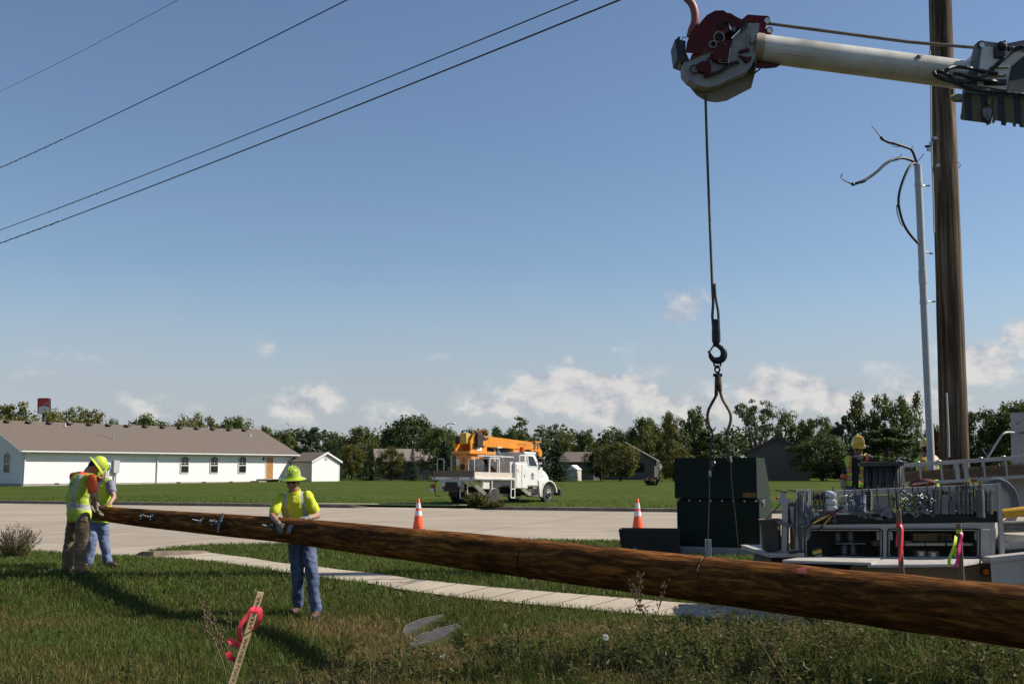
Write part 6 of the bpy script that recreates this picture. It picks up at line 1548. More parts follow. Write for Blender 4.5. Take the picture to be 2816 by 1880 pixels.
# ---- overturned black cover
l0, l1 = P(1708, 1484, 21.6), P(1868, 1486, 21.4); ul = Vector((l1.x - l0.x, l1.y - l0.y, 0)); lw_ = ul.length; ul.normalize(); nl = Vector((-ul.y, ul.x, 0)); zg = T1(l0.x, l0.y); hh_ = P(1780, 1455, 21.6).z - zg
cov = thing('cabinet_cover', 'black box lid lying on the grass beside the green cabinet', 'lid', M=axes(ul, nl, Vector((0, 0, 1)), Vector((l0.x, l0.y, zg))))
k = MB()
for (x0, y0, x1, y1) in ((0.03, 0, lw_, 0), (0.03, .62, lw_, .62)): k.prism([(x0 + .01, y0, .01), (x1, y0, .01), (x1, y1 + .0, hh_), (x0 - .06, y1, hh_)], (0, .03, 0))
k.prism([(.02, .03, .01), (.05, .03, .01), (-.01, .03, hh_), (-.05, .03, hh_)], (0, .6, 0)); k.box((lw_ / 2 + .02, .32, .02), (lw_ - .05, .6, .03)); part('shell', k, m_black, cov, world=False)
k = MB(); k.box((lw_ / 2 + .02, -.008, .055), (lw_ - .03, .012, .015)); part('rim_trim', k, m_rim, cov, world=False)
k = MB(); k.prism([(.22, -.006, .10), (.30, -.006, .10), (.29, -.006, .2), (.26, -.006, .16), (.24, -.006, .2)], (0, .004, 0)); part('scuff', k, m_pvc, cov, world=False)

# ---- traffic cones
m_cone = mat('cone_orange', (.88, .10, .012), (.78, .085, .012), 3, .45)
m_refl = mat('cone_collar', (.66, .67, .70), rough=.35)
def cone_at(c, label):
 o = thing('traffic_cone', label, 'cone', c, group='traffic cones on the road')
 k = MB(); H_ = .91; ra, rb = .165, .035
 k.lathe([(ra, .03), (ra * .985, .05), (rb, H_ - .01), (rb * .8, H_), (0, H_)], (0, 0, 0), n=24); body = part('cone_body', k, m_cone, o, world=False, smooth=40)
 rr_ = lambda z: ra + (rb - ra) * (z - .03) / (H_ - .04) + .004
 for z0, z1 in ((.42, .56), (.63, .79)):
  k = MB(); k.lathe([(rr_(z0), z0), (rr_(z1), z1)], n=24); part('reflective_collar', k, m_refl, body, world=False, smooth=60)
 k = MB(); k.box((0, 0, .018), (.37, .37, .036), bev=.012); part('base', k, m_black, o, world=False)
 return o
c1 = P(1150, 1457, 32.3); c1.z = .012; c2 = P(1754, 1450, 32.0); c2.z = .012
cn = cone_at(c1, 'orange traffic cone on the road behind the long pole, right of the worker in sunglasses')
c2o = dup(cn, Matrix.Translation(c2), label='orange traffic cone on the road behind the overturned black lid')
# drag: dark stencil at the foot of the nearer cone
k = MB(); k.box((c1.x + .03, c1.y - .166, .10), (.10, .004, .03)); part('stencil_mark', k, m_decal, cn)

# ---- survey stakes
def stake(top, bot, d, wdt, label, m, turn=-18, group='survey stakes'):
 t = P(*top, d); b = P(*bot, d)
 g = b + (b - t).normalized() * .0
 while g.z > T1(g.x, g.y) - .08: g = g + (b - t).normalized() * .02
 z = (t - g).normalized(); y = (Vector((0, 0, ZC)) - t); y -= z * y.dot(z); y.normalize(); y = Matrix.Rotation(R(turn), 3, z) @ y; x = y.cross(z)
 M_ = axes(x, y, z, g); o = thing('survey_stake', label, 'stake', M=M_, group=group)
 Lh = (t - g).length; k = MB(); k.box((0, 0, Lh / 2), (wdt, .011, Lh), bev=.0015); lt = part('lath', k, m, o, world=False)
 return o, Lh, x, y, z, g
def ribbon(name, pts, w, m, par, wdir=None, rest=None):
 """flat flagging tape along points, width w"""
 pts = smooth_path(pts, 6); k = MB(); vs = []
 for i, p in enumerate(pts):
  t = (pts[min(i + 1, len(pts) - 1)] - pts[max(i - 1, 0)]).normalized(); s_ = Vector(wdir(i / (len(pts) - 1))); s_ = (s_ - t * s_.dot(t)).normalized(); nrm = t.cross(s_)
  for a_, b_ in ((-1, -1), (1, -1), (1, 1), (-1, 1)): vs.append(p + s_ * (a_ * w / 2) + nrm * (b_ * .0008))
 n = len(pts); k.add(vs, [(i * 4 + j, i * 4 + (j + 1) % 4, i * 4 + 4 + (j + 1) % 4, i * 4 + 4 + j) for i in range(n - 1) for j in range(4)] + [(3, 2, 1, 0), (n * 4 - 4, n * 4 - 3, n * 4 - 2, n * 4 - 1)])
 return part(name, k, m, par, smooth=60)
o1, Lh, x_, y_, z_, g_ = stake((716, 1627), (636, 1880), 5.75, .040, 'leaning wooden stake with handwriting and a pink ribbon in the near grass', m_lath, 32)
def S8(x, y, dd=0.0): return P(540 + x / 5.6, 1600 + y / 5.6, 5.75 + dd)
# handwriting runs down the stake
def along(px, py):
 q_ = P(px, py, 5.75) - g_; return q_.dot(z_)
for txt, ya, yb in (('AMEREN', 1638, 1726), ('ANCHER LOCATION', 1752, 1915)):
 za, zb = along(716 - (ya - 1627) * .316, ya), along(716 - (yb - 1627) * .316, yb); Lt = za - zb
 mb_ = text_mesh(txt, .030, axes(-z_, x_, y_, (0, 0, 0)))
 vs = np.array(mb_.v); pr = vs @ np.array(-z_); sc_ = Lt / (pr.max() - pr.min()); c_ = g_ + z_ * ((za + zb) / 2) + y_ * .0075 - x_ * .003
 out = []
 for v in vs:
  v = Vector(v); q1 = v.dot(-z_); q2 = v.dot(x_); out.append(c_ + (-z_) * (q1 * sc_) + x_ * (q2 * 1.0 + .0014 * sin(q1 * 90)))
 mb_.v = [tuple(v) for v in out]; part('handwriting', mb_, m_ink, o1)
k = MB(); zz = along(700, 1676); k.box(g_ + z_ * zz, (.046, .017, .026), axes(x_, y_, z_, (0, 0, 0)).to_3x3(), bev=.005); kn = part('ribbon_knot', k, m_pink, o1)
up_ = Vector((0, 0, 1)); rt = Vector((1, 0, 0))
ribbon('ribbon', [S8(900, 385, -.02), S8(845, 430, -.035), S8(770, 530, -.04), S8(690, 650, -.05), S8(660, 760, -.05), S8(675, 870, -.03), S8(690, 940, .0)], .022, m_pink, o1, lambda f: (1, .6 - .8 * f, .25))
ribbon('ribbon', [S8(930, 390, -.02), S8(975, 420, -.03), S8(985, 500, -.03), S8(970, 600, -.02), S8(915, 680, -.0), S8(870, 740, .02)], .024, m_pink, o1, lambda f: (1, .5, .2 + .3 * f))
ribbon('ribbon', [S8(700, 930, .02), S8(640, 960, .01), S8(580, 940, -.01), S8(530, 900, -.02), S8(490, 870, -.02)], .026, m_pink, o1, lambda f: (.3, .35, .9))
ribbon('ribbon', [S8(620, 1180, .02), S8(570, 1180, .0), S8(520, 1150, -.02), S8(490, 1100, -.03), S8(475, 1060, -.03)], .028, m_pink, o1, lambda f: (.75, .3, .5 - .4 * f))
o2, Lh2, x_, y_, z_, g_ = stake((2470, 1402), (2490, 1760), 8.75, .040, 'dark stake with a red ribbon standing before the left bin of the tool truck', m_lathd)
k = MB(); zz = (P(2472, 1441, 8.75) - g_).dot(z_); k.box(g_ + z_ * zz, (.045, .016, .035), axes(x_, y_, z_, (0, 0, 0)).to_3x3(), bev=.004); part('ribbon_knot', k, mat('red_ribbon', (.75, .02, .03), rough=.5), o2)
def S9(x, y, dd=0.0): return P(2440 + x / 4.125, 1240 + y / 4.125, 8.72 + dd)
ribbon('ribbon', [S9(150, 830, -.01), S9(172, 880, -.02), S9(172, 960, -.02), S9(166, 1080, -.02), S9(158, 1170, -.02), S9(135, 1250, -.02)], .024, m_pink, o2, lambda f: (1, .8 - .6 * f, .1))
ribbon('ribbon', [S9(115, 940, .02), S9(108, 1000, .02), S9(104, 1080, .02)], .016, m_pink, o2, lambda f: (1, .4, 0))
o3, Lh3, x_, y_, z_, g_ = stake((2636, 1439), (2648, 1640), 9.1, .040, 'dark stake with lime and magenta ribbons before the right bin', m_lathd)
def S9b(x, y, dd=0.0): return P(2440 + x / 4.125, 1240 + y / 4.125, 9.07 + dd)
k = MB(); zz = (P(2637, 1461, 9.1) - g_).dot(z_); k.box(g_ + z_ * zz, (.045, .016, .030), axes(x_, y_, z_, (0, 0, 0)).to_3x3(), bev=.004); part('ribbon_knot', k, m_lime, o3)
ribbon('ribbon', [S9b(838, 920, -.02), S9b(850, 960, -.03), S9b(826, 1050, -.02), S9b(815, 1150, -.03), S9b(800, 1230, -.02), S9b(770, 1315, -.02)], .027, m_mag, o3, lambda f: (1, .7 - .7 * f, .2), )
ribbon('ribbon', [S9b(780, 960, .01), S9b(768, 1040, -.02), S9b(745, 1120, -.02), S9b(715, 1200, -.03), S9b(700, 1255, -.03), S9b(715, 1300, -.03)], .026, m_lime, o3, lambda f: (1, .5 - .8 * f, .2))
ribbon('ribbon', [S9b(785, 1090, .02), S9b(772, 1150, .02), S9b(768, 1192, .02)], .022, m_lime, o3, lambda f: (1, .3, 0))

# ---- culvert ends in the ditch
m_culv = mat('culvert_steel', (.045, .043, .040), (.07, .067, .062), 8, .75, bump=.3, bscale=25)
for (up_, lo_), label in zip(CULV, ('grey steel culvert end farther up the ditch, half buried in grass', 'grey steel culvert end nearest the camera in the ditch')):
 n = 18; o = thing('culvert_pipe', label, 'culvert', G(*lo_[len(lo_) // 2]), group='culvert ends in the ditch'); k = MB(); A_, B_ = [], []
 fx = lambda arr, t: (float(np.interp(t, np.linspace(0, 1, len(arr)), [p[0] for p in arr])), float(np.interp(t, np.linspace(0, 1, len(arr)), [p[1] for p in arr])))
 for i in range(n):
  t = i / (n - 1); w_ = sin(pi * t); ga, gb = G(*fx(up_, t)), G(*fx(lo_, t)); A_.append(P(*fx(up_, t), ga.y - .03 - .07 * w_)); B_.append(P(*fx(lo_, t), gb.y - .03) - Vector((0, 0, .03)))
 off_ = Vector((0, .014, .0)); vs = []
 for a_, b_ in zip(A_, B_): m_ = a_.lerp(b_, .5) + Vector((.0, .035, .0)); vs += [a_, m_, b_, b_ + off_ * 1.5, a_ + off_]
 k.add(vs, [(i * 5 + j, i * 5 + (j + 1) % 5, i * 5 + 5 + (j + 1) % 5, i * 5 + 5 + j) for i in range(n - 1) for j in range(5)] + [(4, 3, 2, 1, 0), tuple(n * 5 - 5 + j for j in range(5))]); part('flared_end', k, m_culv, o, smooth=50)
 k = MB(); k.tube([a_ + Vector((0, .004, .004)) for a_ in A_], .008, 6); part('rolled_rim', k, mat('culvert_rim', (.08, .077, .07), rough=.8), o, smooth=60)

# ---- dry weed stalks and small odd things in the grass
def stalk(pts, d, label, branches, r=.004):
 k = MB(); pp = smooth_path([P(x, y, d) for x, y in pts], 4); base = pp[-1]; k.tube(pp, r, 5)
 o = thing('dry_weed', label, 'weed', base, group='dry weed stalks'); part('stem', k, MATS['dry_stem'], o, smooth=60)
 k = MB(); rg = random.Random(int(pts[0][0]))
 for i in range(branches):
  p_ = pp[rg.randrange(0, max(2, int(len(pp) * .75)))]; e = p_ + Vector((rg.uniform(-.03, .03), rg.uniform(-.03, .03), rg.uniform(.005, .05))); k.tube([p_, e], .002, 3); k.ell(e, (.006, .006, .008), n=6)
 part('seed_heads', k, mat('dry_seed', (.16, .11, .06), rough=.95), o)
stalk([(560, 1668), (562, 1700), (568, 1730), (585, 1752), (600, 1790), (615, 1830), (622, 1860)], 6.4, 'dry brown weed stalk on the left of the leaning stake, the shorter one', 34)
stalk([(575, 1702), (590, 1720), (605, 1750), (620, 1775), (632, 1800), (640, 1830)], 6.5, 'dry brown weed stalk nearest the leaning stake', 26)
stalk([(618, 1655), (625, 1675), (634, 1695), (636, 1715), (634, 1735)], 7.2, 'single bare bent straw just left of the stake head', 4, .003)
stalk([(1762, 1588), (1757, 1625), (1760, 1660), (1772, 1700), (1778, 1735)], 8.2, 'tall pale branching seed stalk in front of the middle of the pole', 46, .003)
stalk([(1730, 1605), (1742, 1640), (1760, 1680), (1775, 1735)], 8.3, 'thin pale seed stalk leaning left before the pole', 30, .003)
stalk([(1830, 1612), (1820, 1650), (1800, 1700), (1785, 1740)], 8.25, 'thin pale seed stalk leaning right before the pole', 24, .003)
c = P(1664, 1752, 7.4); o = thing('dandelion', 'white dandelion clock standing in the near weeds', 'dandelion', (c.x, c.y, T1(c.x, c.y)))
k = MB(); rg = np.random.default_rng(2)
for i in range(90):
 d_ = rg.normal(0, 1, 3); d_ /= np.linalg.norm(d_); e = c + Vector(d_) * .020; k.tube([c, e], .0008, 3, cap=False)
 k.ell(e, (.0032, .0032, .0032), n=6)
part('seed_head', k, mat('dandelion_fluff', (.62, .60, .55), rough=.9), o)
k = MB(); k.tube([c, Vector((c.x + .01, c.y, T1(c.x, c.y)))], .0025, 5); part('stem', k, MATS['dry_stem'], o)
c = P(2283, 1807, 7.0); o = thing('clover_flower', 'tiny purple clover flower in the weeds at lower right', 'flower', (c.x, c.y, T1(c.x, c.y))); k = MB(); k.ell(c, (.010, .010, .009), n=10); part('bloom', k, mat('clover_pink', (.35, .08, .28), rough=.8), o); k = MB(); k.tube([c, Vector((c.x, c.y, T1(c.x, c.y)))], .002, 4); part('stem', k, MATS['dry_stem'], o)
for px, py, s_, lb in ((136, 1575, .02, 'white scrap of litter on the lawn near the two workers'), (1218, 1828, .045, 'crumpled white scrap in the near grass below the culverts')):
 g0 = G(px, py); k = MB(); rg = np.random.default_rng(px)
 k.ell(g0 + Vector((0, 0, s_ * .7 + .03)), (s_ * 1.3, s_, s_ * .7), n=10); k.v = [tuple(np.array(v) + rg.normal(0, s_ * .22, 3)) for v in k.v]
 solo('litter', k, m_labw, lb, 'litter')
# faint white paint arrows on the sidewalk at right
k = MB()
for x0, y0, x1, y1 in ((1990, 1683, 2020, 1687), (2016, 1684, 2060, 1690), (2050, 1688, 2090, 1690)):
 a_, b_ = G(x0, y0), G(x1, y1); u_ = (b_ - a_).normalized(); s_ = Vector((-u_.y, u_.x, 0)) * .02
 k.add([(p.x, p.y, T1(p.x, p.y) + .024) for p in (a_ - s_, b_ - s_, b_ + s_, a_ + s_)], [(0, 1, 2, 3)])
struct('sidewalk_paint_marks', k, mat('worn_white_mark', (.66, .64, .60), (.50, .46, .40), 12, .9))
# ================================================================== TOOL TRUCK AT THE RIGHT
DT = 13.0
def T(x, y, dd=0.0): return P(x, y, DT + dd)
def C7(x, y, dd=0.0): return P(2060 + x / 3.107, 1140 + y / 3.107, DT + dd)
m_tw = mat('chipped_white_body', (.56, .54, .51), (.46, .44, .40), 3, .55, spec=.25, detail=10)
def chips():
 N, L, b = nodes_of(m_tw); src = b.inputs['Base Color'].links[0].from_socket
 tc = N.new('ShaderNodeTexCoord'); n = N.new('ShaderNodeTexNoise'); n.inputs['Scale'].default_value = 24; n.inputs['Detail'].default_value = 2; L.new(tc.outputs['Object'], n.inputs['Vector'])
 r = N.new('ShaderNodeMapRange'); r.inputs[1].default_value = .69; r.inputs[2].default_value = .73; L.new(n.outputs[0], r.inputs[0])
 mx = N.new('ShaderNodeMix'); mx.data_type = 'RGBA'; mx.inputs[7].default_value = (.16, .08, .045, 1); L.new(r.outputs[0], mx.inputs[0]); L.new(src, mx.inputs[6]); L.new(mx.outputs[2], b.inputs['Base Color'])
chips()
m_rust = mat('rusty_mesh', (.22, .12, .06), (.36, .24, .15), 20, .8)
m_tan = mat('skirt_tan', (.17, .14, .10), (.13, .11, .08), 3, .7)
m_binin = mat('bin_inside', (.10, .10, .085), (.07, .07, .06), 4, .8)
m_gasket = mat('gasket', (.008, .008, .008), rough=.6)
m_card = mat('cardboard', (.30, .21, .13), (.25, .17, .10), 5, .9)
m_porc = mat('grey_porcelain', (.30, .31, .33), rough=.2)
m_zinc = mat('zinc_hardware', (.13, .135, .14), (.30, .31, .32), 30, .42, metal=.6)
m_dkst = mat('dark_steel', (.045, .045, .045), (.10, .095, .09), 20, .5, metal=.5)
gT = T(2450, 1600); gT.z = T1(gT.x, gT.y)
tt_ = thing('tool_truck', 'white utility tool truck with open side bins and pegs of line hardware at right', 'truck', gT)
q_ = lambda n, k, m, par=None, smooth=None, label=None: part(n, k, m, par or tt_, smooth=smooth, label=label)
def slab(pts, depth, dd=0.0):
 k = MB(); k.prism([T(x, y, dd) for x, y in pts], (0, depth, 0)); return k
# lower body with two open bins: rails and posts butt end to end
body = q_('bin_rail', slab([(2208, 1443), (2736, 1436), (2736, 1454.5), (2208, 1457.5)], .05), m_tw)
q_('bin_rail', slab([(2208, 1532), (2736, 1535), (2736, 1548), (2208, 1546)], .05), m_tw)
for x0, x1 in ((2208, 2216), (2424, 2444), (2692, 2736)): q_('bin_post', slab([(x0, 1457), (x1, 1456), (x1, 1534), (x0, 1532)], .05), m_tw)
k = MB(); k.prism([T(x, y, .052) for x, y in ((2208, 1440), (2736, 1436), (2736, 1444), (2208, 1446))], (0, 1.6, 0)); q_('deck_plate', k, m_tw)
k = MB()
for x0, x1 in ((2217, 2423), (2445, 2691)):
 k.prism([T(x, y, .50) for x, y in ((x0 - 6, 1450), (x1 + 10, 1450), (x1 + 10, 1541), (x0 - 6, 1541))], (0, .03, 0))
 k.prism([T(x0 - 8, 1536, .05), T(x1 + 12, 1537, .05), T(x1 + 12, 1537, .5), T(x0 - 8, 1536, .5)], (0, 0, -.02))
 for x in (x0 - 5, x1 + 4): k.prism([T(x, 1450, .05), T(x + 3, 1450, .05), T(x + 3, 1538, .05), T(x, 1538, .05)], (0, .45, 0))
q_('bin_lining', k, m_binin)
def rrect(x0, x1, y0, y1, r, dd):
 out = []
 for cx, cy, a in ((x1 - r, y0 + r, -90), (x1 - r, y1 - r, 0), (x0 + r, y1 - r, 90), (x0 + r, y0 + r, 180)):
  for i in range(5): t = R(a + i * 22.5); out.append(T(cx + r * cos(t), cy + r * sin(t), dd))
 out.append(out[0]); return out
for x0, x1 in ((2213, 2427), (2441, 2695)):
 k = MB(); k.tube(rrect(x0, x1, 1453.5, 1533.5, 9, -.012), .0075, 6); q_('rubber_gasket', k, m_gasket, smooth=60)
 k = MB(); k.tube(rrect(x0 + 4, x1 - 4, 1457, 1531, 7, -.004), .0055, 6); q_('bin_lip', k, m_tw, smooth=60)
for x in (2219, 2415, 2450, 2684):
 k = MB(); k.box(T(x, 1473, .03), (.034, .02, .09)); q_('hinge_plate', k, m_side)
# fold-down doors
k = MB(); k.prism([T(2152, 1545, -.42), T(2395, 1552, -.46), T(2432, 1536, -.02), T(2214, 1535, -.02)], (0, 0, .025)); k.prism([T(2152, 1541, -.425), T(2395, 1547, -.465), T(2395, 1553, -.465), T(2152, 1546.5, -.425)], (0, -.012, 0)); q_('drop_door', k, m_tw)
k = MB(); k.prism([T(2386, 1558, -.46), T(2640, 1556, -.46), T(2696, 1541, -.02), T(2444, 1537, -.02)], (0, 0, .025)); k.prism([T(2386, 1553, -.465), T(2640, 1551, -.465), T(2640, 1557, -.465), T(2386, 1559, -.465)], (0, -.012, 0)); q_('drop_door', k, m_tw)
k = MB(); k.prism([T(2640, 1551, -.46), T(2700, 1541, -.05), T(2700, 1547, -.05), T(2640, 1557, -.46)], (0, -.01, 0)); q_('door_arm', k, m_tw)
# skirt, marker lamp, rear step
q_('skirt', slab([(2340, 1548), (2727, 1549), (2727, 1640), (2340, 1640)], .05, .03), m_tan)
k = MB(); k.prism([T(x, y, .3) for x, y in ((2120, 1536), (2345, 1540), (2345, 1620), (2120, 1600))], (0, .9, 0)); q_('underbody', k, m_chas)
c = T(2707, 1570, .02); k = MB(); k.cyl(c, c + Vector((0, -.045, 0)), .052, 20); ml = q_('marker_lamp_housing', k, m_black, smooth=40)
k = MB(); k.cyl(c + Vector((0, -.04, 0)), c + Vector((0, -.055, 0)), .036, 20); q_('amber_lens', k, mat('amber_lens', (.62, .16, .012), rough=.25), ml, smooth=40)
k = MB(); k.prism([T(x, y, -.1) for x, y in ((2111, 1521), (2212, 1520), (2212, 1530), (2113, 1532))], (0, 1.5, 0)); q_('rear_step', k, m_tw)
# right end of the body and bumper box
k = MB(); k.prism([T(2724, 1437, -.004), T(2747, 1435, .40), T(2747, 1530, .42), T(2726, 1548, -.004)], (.02, .02, 0)); q_('end_panel', k, m_tw)
q_('end_post', slab([(2743, 1327), (2752, 1327), (2764, 1525), (2752, 1525)], .05, -.02), m_tw)
k = MB(); k.prism([T(x, y, -.25) for x, y in ((2722, 1533), (2830, 1520), (3000, 1505), (3000, 1620), (2728, 1600))], (.41, .9, 0)); k.prism([T(x, y, -.28) for x, y in ((2725, 1532), (3000, 1503), (3000, 1517), (2725, 1545))], (0, .2, 0)); q_('bumper_box', k, m_tw)
# upper open peg frame
ft = lambda x: 1347 - (x - 2300) * .0385
k = MB(); k.prism([T(2286, 1349), T(2752, ft(2752)), T(2752, ft(2752) + 15), T(2286, 1363)], (0, .07, 0)); rail = q_('peg_rail', k, m_tw)
for x0, x1, y0, y1 in ((2402, 2452, 1362, 1415), (2540, 2560, 1356, 1400), (2610, 2632, 1352, 1390), (2712, 2750, 1349, 1400)):
 k = MB(); k.prism([T(x, y, .1) for x, y in ((x0, y0), (x1, y0 - 1), (x1, y1), (x0, y1))], (0, .02, 0)); q_('back_plate', k, m_tw)
k = MB(); k.prism([T(x, y, .03) for x, y in ((2214, 1417), (2745, 1404), (2748, 1436), (2210, 1441))], (0, .55, 0)); q_('hardware_trough', k, m_gasket)
pegx = [2290, 2322, 2350, 2370, 2388, 2411, 2442, 2463, 2484, 2509, 2524, 2549, 2573, 2589, 2610, 2630, 2642, 2650, 2656, 2664, 2676, 2692, 2697]
for x in pegx:
 k = MB(); k.tube([T(x + 4, 1406, -.02), T(x, ft(x) - 9, -.03)], .0075, 5); q_('peg', k, m_dkst)
# rear left posts and star bracket arm
for x0, y0, x1, y1, w_ in ((2159, 1385, 2155, 1515, .055), (2178, 1392, 2190, 1512, .05), (2202, 1392, 2198, 1450, .04)):
 k = MB(); k.bar(T(x0, y0, .0), T(x1, y1, .05), w_, w_, (0, 1, 0)); q_('rear_post', k, m_tw)
k = MB(); k.prism([T(x, y, -.03) for x, y in ((2148, 1350), (2160, 1347), (2162, 1368), (2178, 1374), (2166, 1384), (2168, 1390), (2154, 1388), (2140, 1380), (2146, 1368))], (0, .025, 0)); sb_ = q_('star_bracket', k, mat('lilac_white', (.52, .50, .55), rough=.5))
k = MB(); k.ell(T(2138, 1369, -.04), (.02, .02, .018), n=8); q_('red_lamp', k, m_redl, sb_, smooth=180)
k = MB(); k.tube([T(2132, 1347, -.03), T(2166, 1353, -.03)], .008, 5); k.tube([T(2168, 1347, -.03), T(2190, 1351, -.03)], .008, 5); q_('bracket_pin', k, m_dkst, sb_)
k = MB(); k.bar(T(2138, 1434, -.05), T(2194, 1452, .02), .05, .035); q_('catch_arm', k, m_steel)
# cab-side upper rail with expanded-metal tray
ur = lambda x: 1274.5 - (x - 2478) * .0665
for y0, hh, dd in ((0, 10.5, 1.2), (53, 9, 1.2)):
 k = MB(); k.prism([T(2476, ur(2476) + y0, dd), T(3000, ur(3000) + y0, dd), T(3000, ur(3000) + y0 + hh, dd), T(2476, ur(2476) + y0 + hh, dd)], (0, .06, 0)); q_('tray_rail', k, m_tw)
for x, w_ in ((2482, 6), (2530, 5), (2588, 5), (2631, 12), (2655, 12), (2705, 5), (2766, 5), (2830, 5)):
 k = MB(); k.prism([T(x - w_ / 2, ur(x) + 10, 1.21), T(x + w_ / 2, ur(x) + 10, 1.21), T(x + w_ / 2 + 4, ur(x) + 53, 1.21), T(x - w_ / 2 + 4, ur(x) + 53, 1.21)], (0, .05, 0)); q_('tray_post', k, m_tw)
for x in (2524, 2582, 2697, 2759):
 k = MB(); k.ell(T(x, ur(x) - 1, 1.2), (.035, .03, .016), n=8); q_('rail_cap', k, m_galv, smooth=180)
k = MB(); n = 92
for i in range(n):
 x0 = 2480 + i * 6.2
 for sg_ in (-1, 1): k.bar(T(x0, ur(x0) + 26, 1.24 + .02 * sg_), T(x0 + sg_ * 26, ur(x0 + sg_ * 26) + 47, 1.24 + .02 * sg_), .006, .006)
k.bar(T(2478, ur(2478) + 25, 1.25), T(3000, ur(3000) + 25, 1.25), .03, .025); k.bar(T(2478, ur(2478) + 48, 1.25), T(3000, ur(3000) + 48, 1.25), .03, .02)
q_('mesh_tray', k, m_rust)
k = MB(); k.prism([T(2490, ur(2490) + 27, 1.34), T(3000, ur(3000) + 27, 1.34), T(3000, ur(3000) + 48, 1.34), T(2490, ur(2490) + 48, 1.34)], (0, .5, 0)); q_('tray_load', k, mat('rusty_chain_load', (.06, .04, .03), (.22, .15, .10), 30, .8, bump=.8, bscale=50))
# big cable coil and white panel on the right
k = MB(); k.prism([T(x, y, 1.6) for x, y in ((2755, 1312), (3000, 1290), (3000, 1420), (2755, 1420))], (.02, .04, 0)); q_('side_panel', k, m_tw)
c = T(2742, 1385, 1.0); k = MB()
for i in range(7): k.torus(c + Vector((0, -.02 * (i % 2), 0)), .20 + .013 * i, .009, (0, 1, 0), 36, 6, sc=(1, 1.18))
q_('cable_coil', k, mat('blue_grey_cable', (.13, .15, .19), (.20, .22, .26), 12, .6), smooth=60)
k = MB(); k.lathe([(.0, .0), (.20, .0), (.20, .02), (.0, .02)], c + Vector((0, .03, 0)), (0, 1, 0), 24); q_('reel_face', k, m_tw)
# crew cab column and grab rail
k = MB(); k.prism([T(x, y, 1.9) for x, y in ((2779, 1134), (2990, 1128), (3000, 1275), (2781, 1275))], (.366, .8, 0)); col = q_('cab_column', k, m_tw)
k = MB(); k.box(T(2812, 1189, 1.88), (.06, .02, .02)); q_('column_marker', k, m_redl, col)
k = MB(); k.tube(smooth_path([T(2717, 1256, 1.7), T(2722, 1248, 1.7), T(2748, 1206, 1.7), T(2760, 1192, 1.7), T(2772, 1188, 1.75), T(2790, 1189, 1.9)], 5), .014, 8); q_('grab_rail', k, m_pvc, smooth=60)
k = MB(); k.tube([T(2700, 1231, 1.5), T(2722, 1266, 1.5)], .006, 5); q_('antenna', k, m_galv)
k = MB(); k.box(T(2678, 1321, .9), (.08, .01, .035)); q_('round_decal', k, m_redl); 
k = MB(); k.box(T(2665, 1321, .9), (.04, .01, .03)); q_('lime_decal', k, m_lime)
# wheels under the body
for x in (2280, 2930):
 k = MB(); c = T(x, 1632, .35); k.lathe([(.2, -.12), (.36, -.13), (.42, -.08), (.42, .08), (.36, .13), (.2, .12)], c, (0, 1, 0), 24); q_('wheel', k, m_tyre, smooth=40)

# ---- loose hardware: everything below could be lifted off, so each is a thing of its own
GRP = 'line hardware hung on the tool truck'
def rods(px0, px1, y0, y1, n, dd, label, m, r=.008, spread=.0, name='rod_bundle', tilt=0):
 o = thing(name, label, 'rods', T((px0 + px1) / 2, y1, dd), group=GRP); rg = random.Random(int(px0))
 for i in range(n):
  x = px0 + (px1 - px0) * i / max(1, n - 1); k = MB(); yb = y1 + rg.uniform(-5, 5); z_ = dd + rg.uniform(-.05, .05)
  k.tube([T(x + rg.uniform(-2, 2) + tilt, yb, z_), T(x, y0 + 3, z_), T(x, y0, z_ + .02), T(x, y0 + 2, z_ + .05), T(x + 2, y0 + (y1 - y0) * .5, z_ + .06)], r, 5); part('rod', k, m, o, smooth=60)
 return o
rods(2190, 2228, 1345, 1475, 14, -.05, 'grey straps hung in a row left of the peg rail', m_zinc, .005, name='strap_bundle')
rods(2376, 2478, 1271, 1345, 46, .95, 'large dark bundle of anchor rods hung before the worker in the open vest', m_dkst, .010, name='anchor_rod_bundle')
k = MB(); k.bar(T(2362, 1277, .9), T(2482, 1274, .9), .09, .05); q_('rod_hanger', k, m_dkst)
rods(2264, 2282, 1347, 1420, 6, .03, 'few pale straps hanging left of the white insulator blocks', m_zinc, .007, name='strap_bundle')
rods(2450, 2472, 1352, 1400, 6, .12, 'dark rods hung behind the left stake', m_dkst, .007)
rg6 = random.Random(4)
def rings_pile(x0, x1, y0, y1, n, label, r=(.018, .030), name='eye_nut_bunch', dd=-.04, cat='hardware'):
 o = thing(name, label, cat, T((x0 + x1) / 2, y1, dd), group=GRP)
 for i in range(n):
  c = T(rg6.uniform(x0, x1), rg6.uniform(y0, y1), dd + rg6.uniform(-.05, .05)); a = Vector((rg6.uniform(-.6, .6), -1, rg6.uniform(-.6, .6))); k = MB(); R_ = rg6.uniform(*r)
  k.torus(c, R_, R_ * .42, a, 14, 7)
  if i % 2: x_, y_, z_ = frame(a); k.cyl(c + x_ * R_, c + x_ * R_ * 3.0, R_ * .38, 7)
  part('eye_nut', k, m_zinc, o, smooth=180)
 return o
rings_pile(2222, 2262, 1388, 1425, 16, 'dark jumble of clamps under the left end of the rail', (.012, .020), 'clamp_bunch', cat='clamps')
rings_pile(2308, 2348, 1360, 1412, 22, 'shiny heap of bolts and clevises between the insulator blocks and the spring', (.012, .019), 'clevis_bunch', cat='clevises')
rings_pile(2350, 2382, 1380, 1418, 15, 'small shiny clevises heaped left of the ribbed spring', (.010, .017), 'clevis_bunch', cat='clevises')
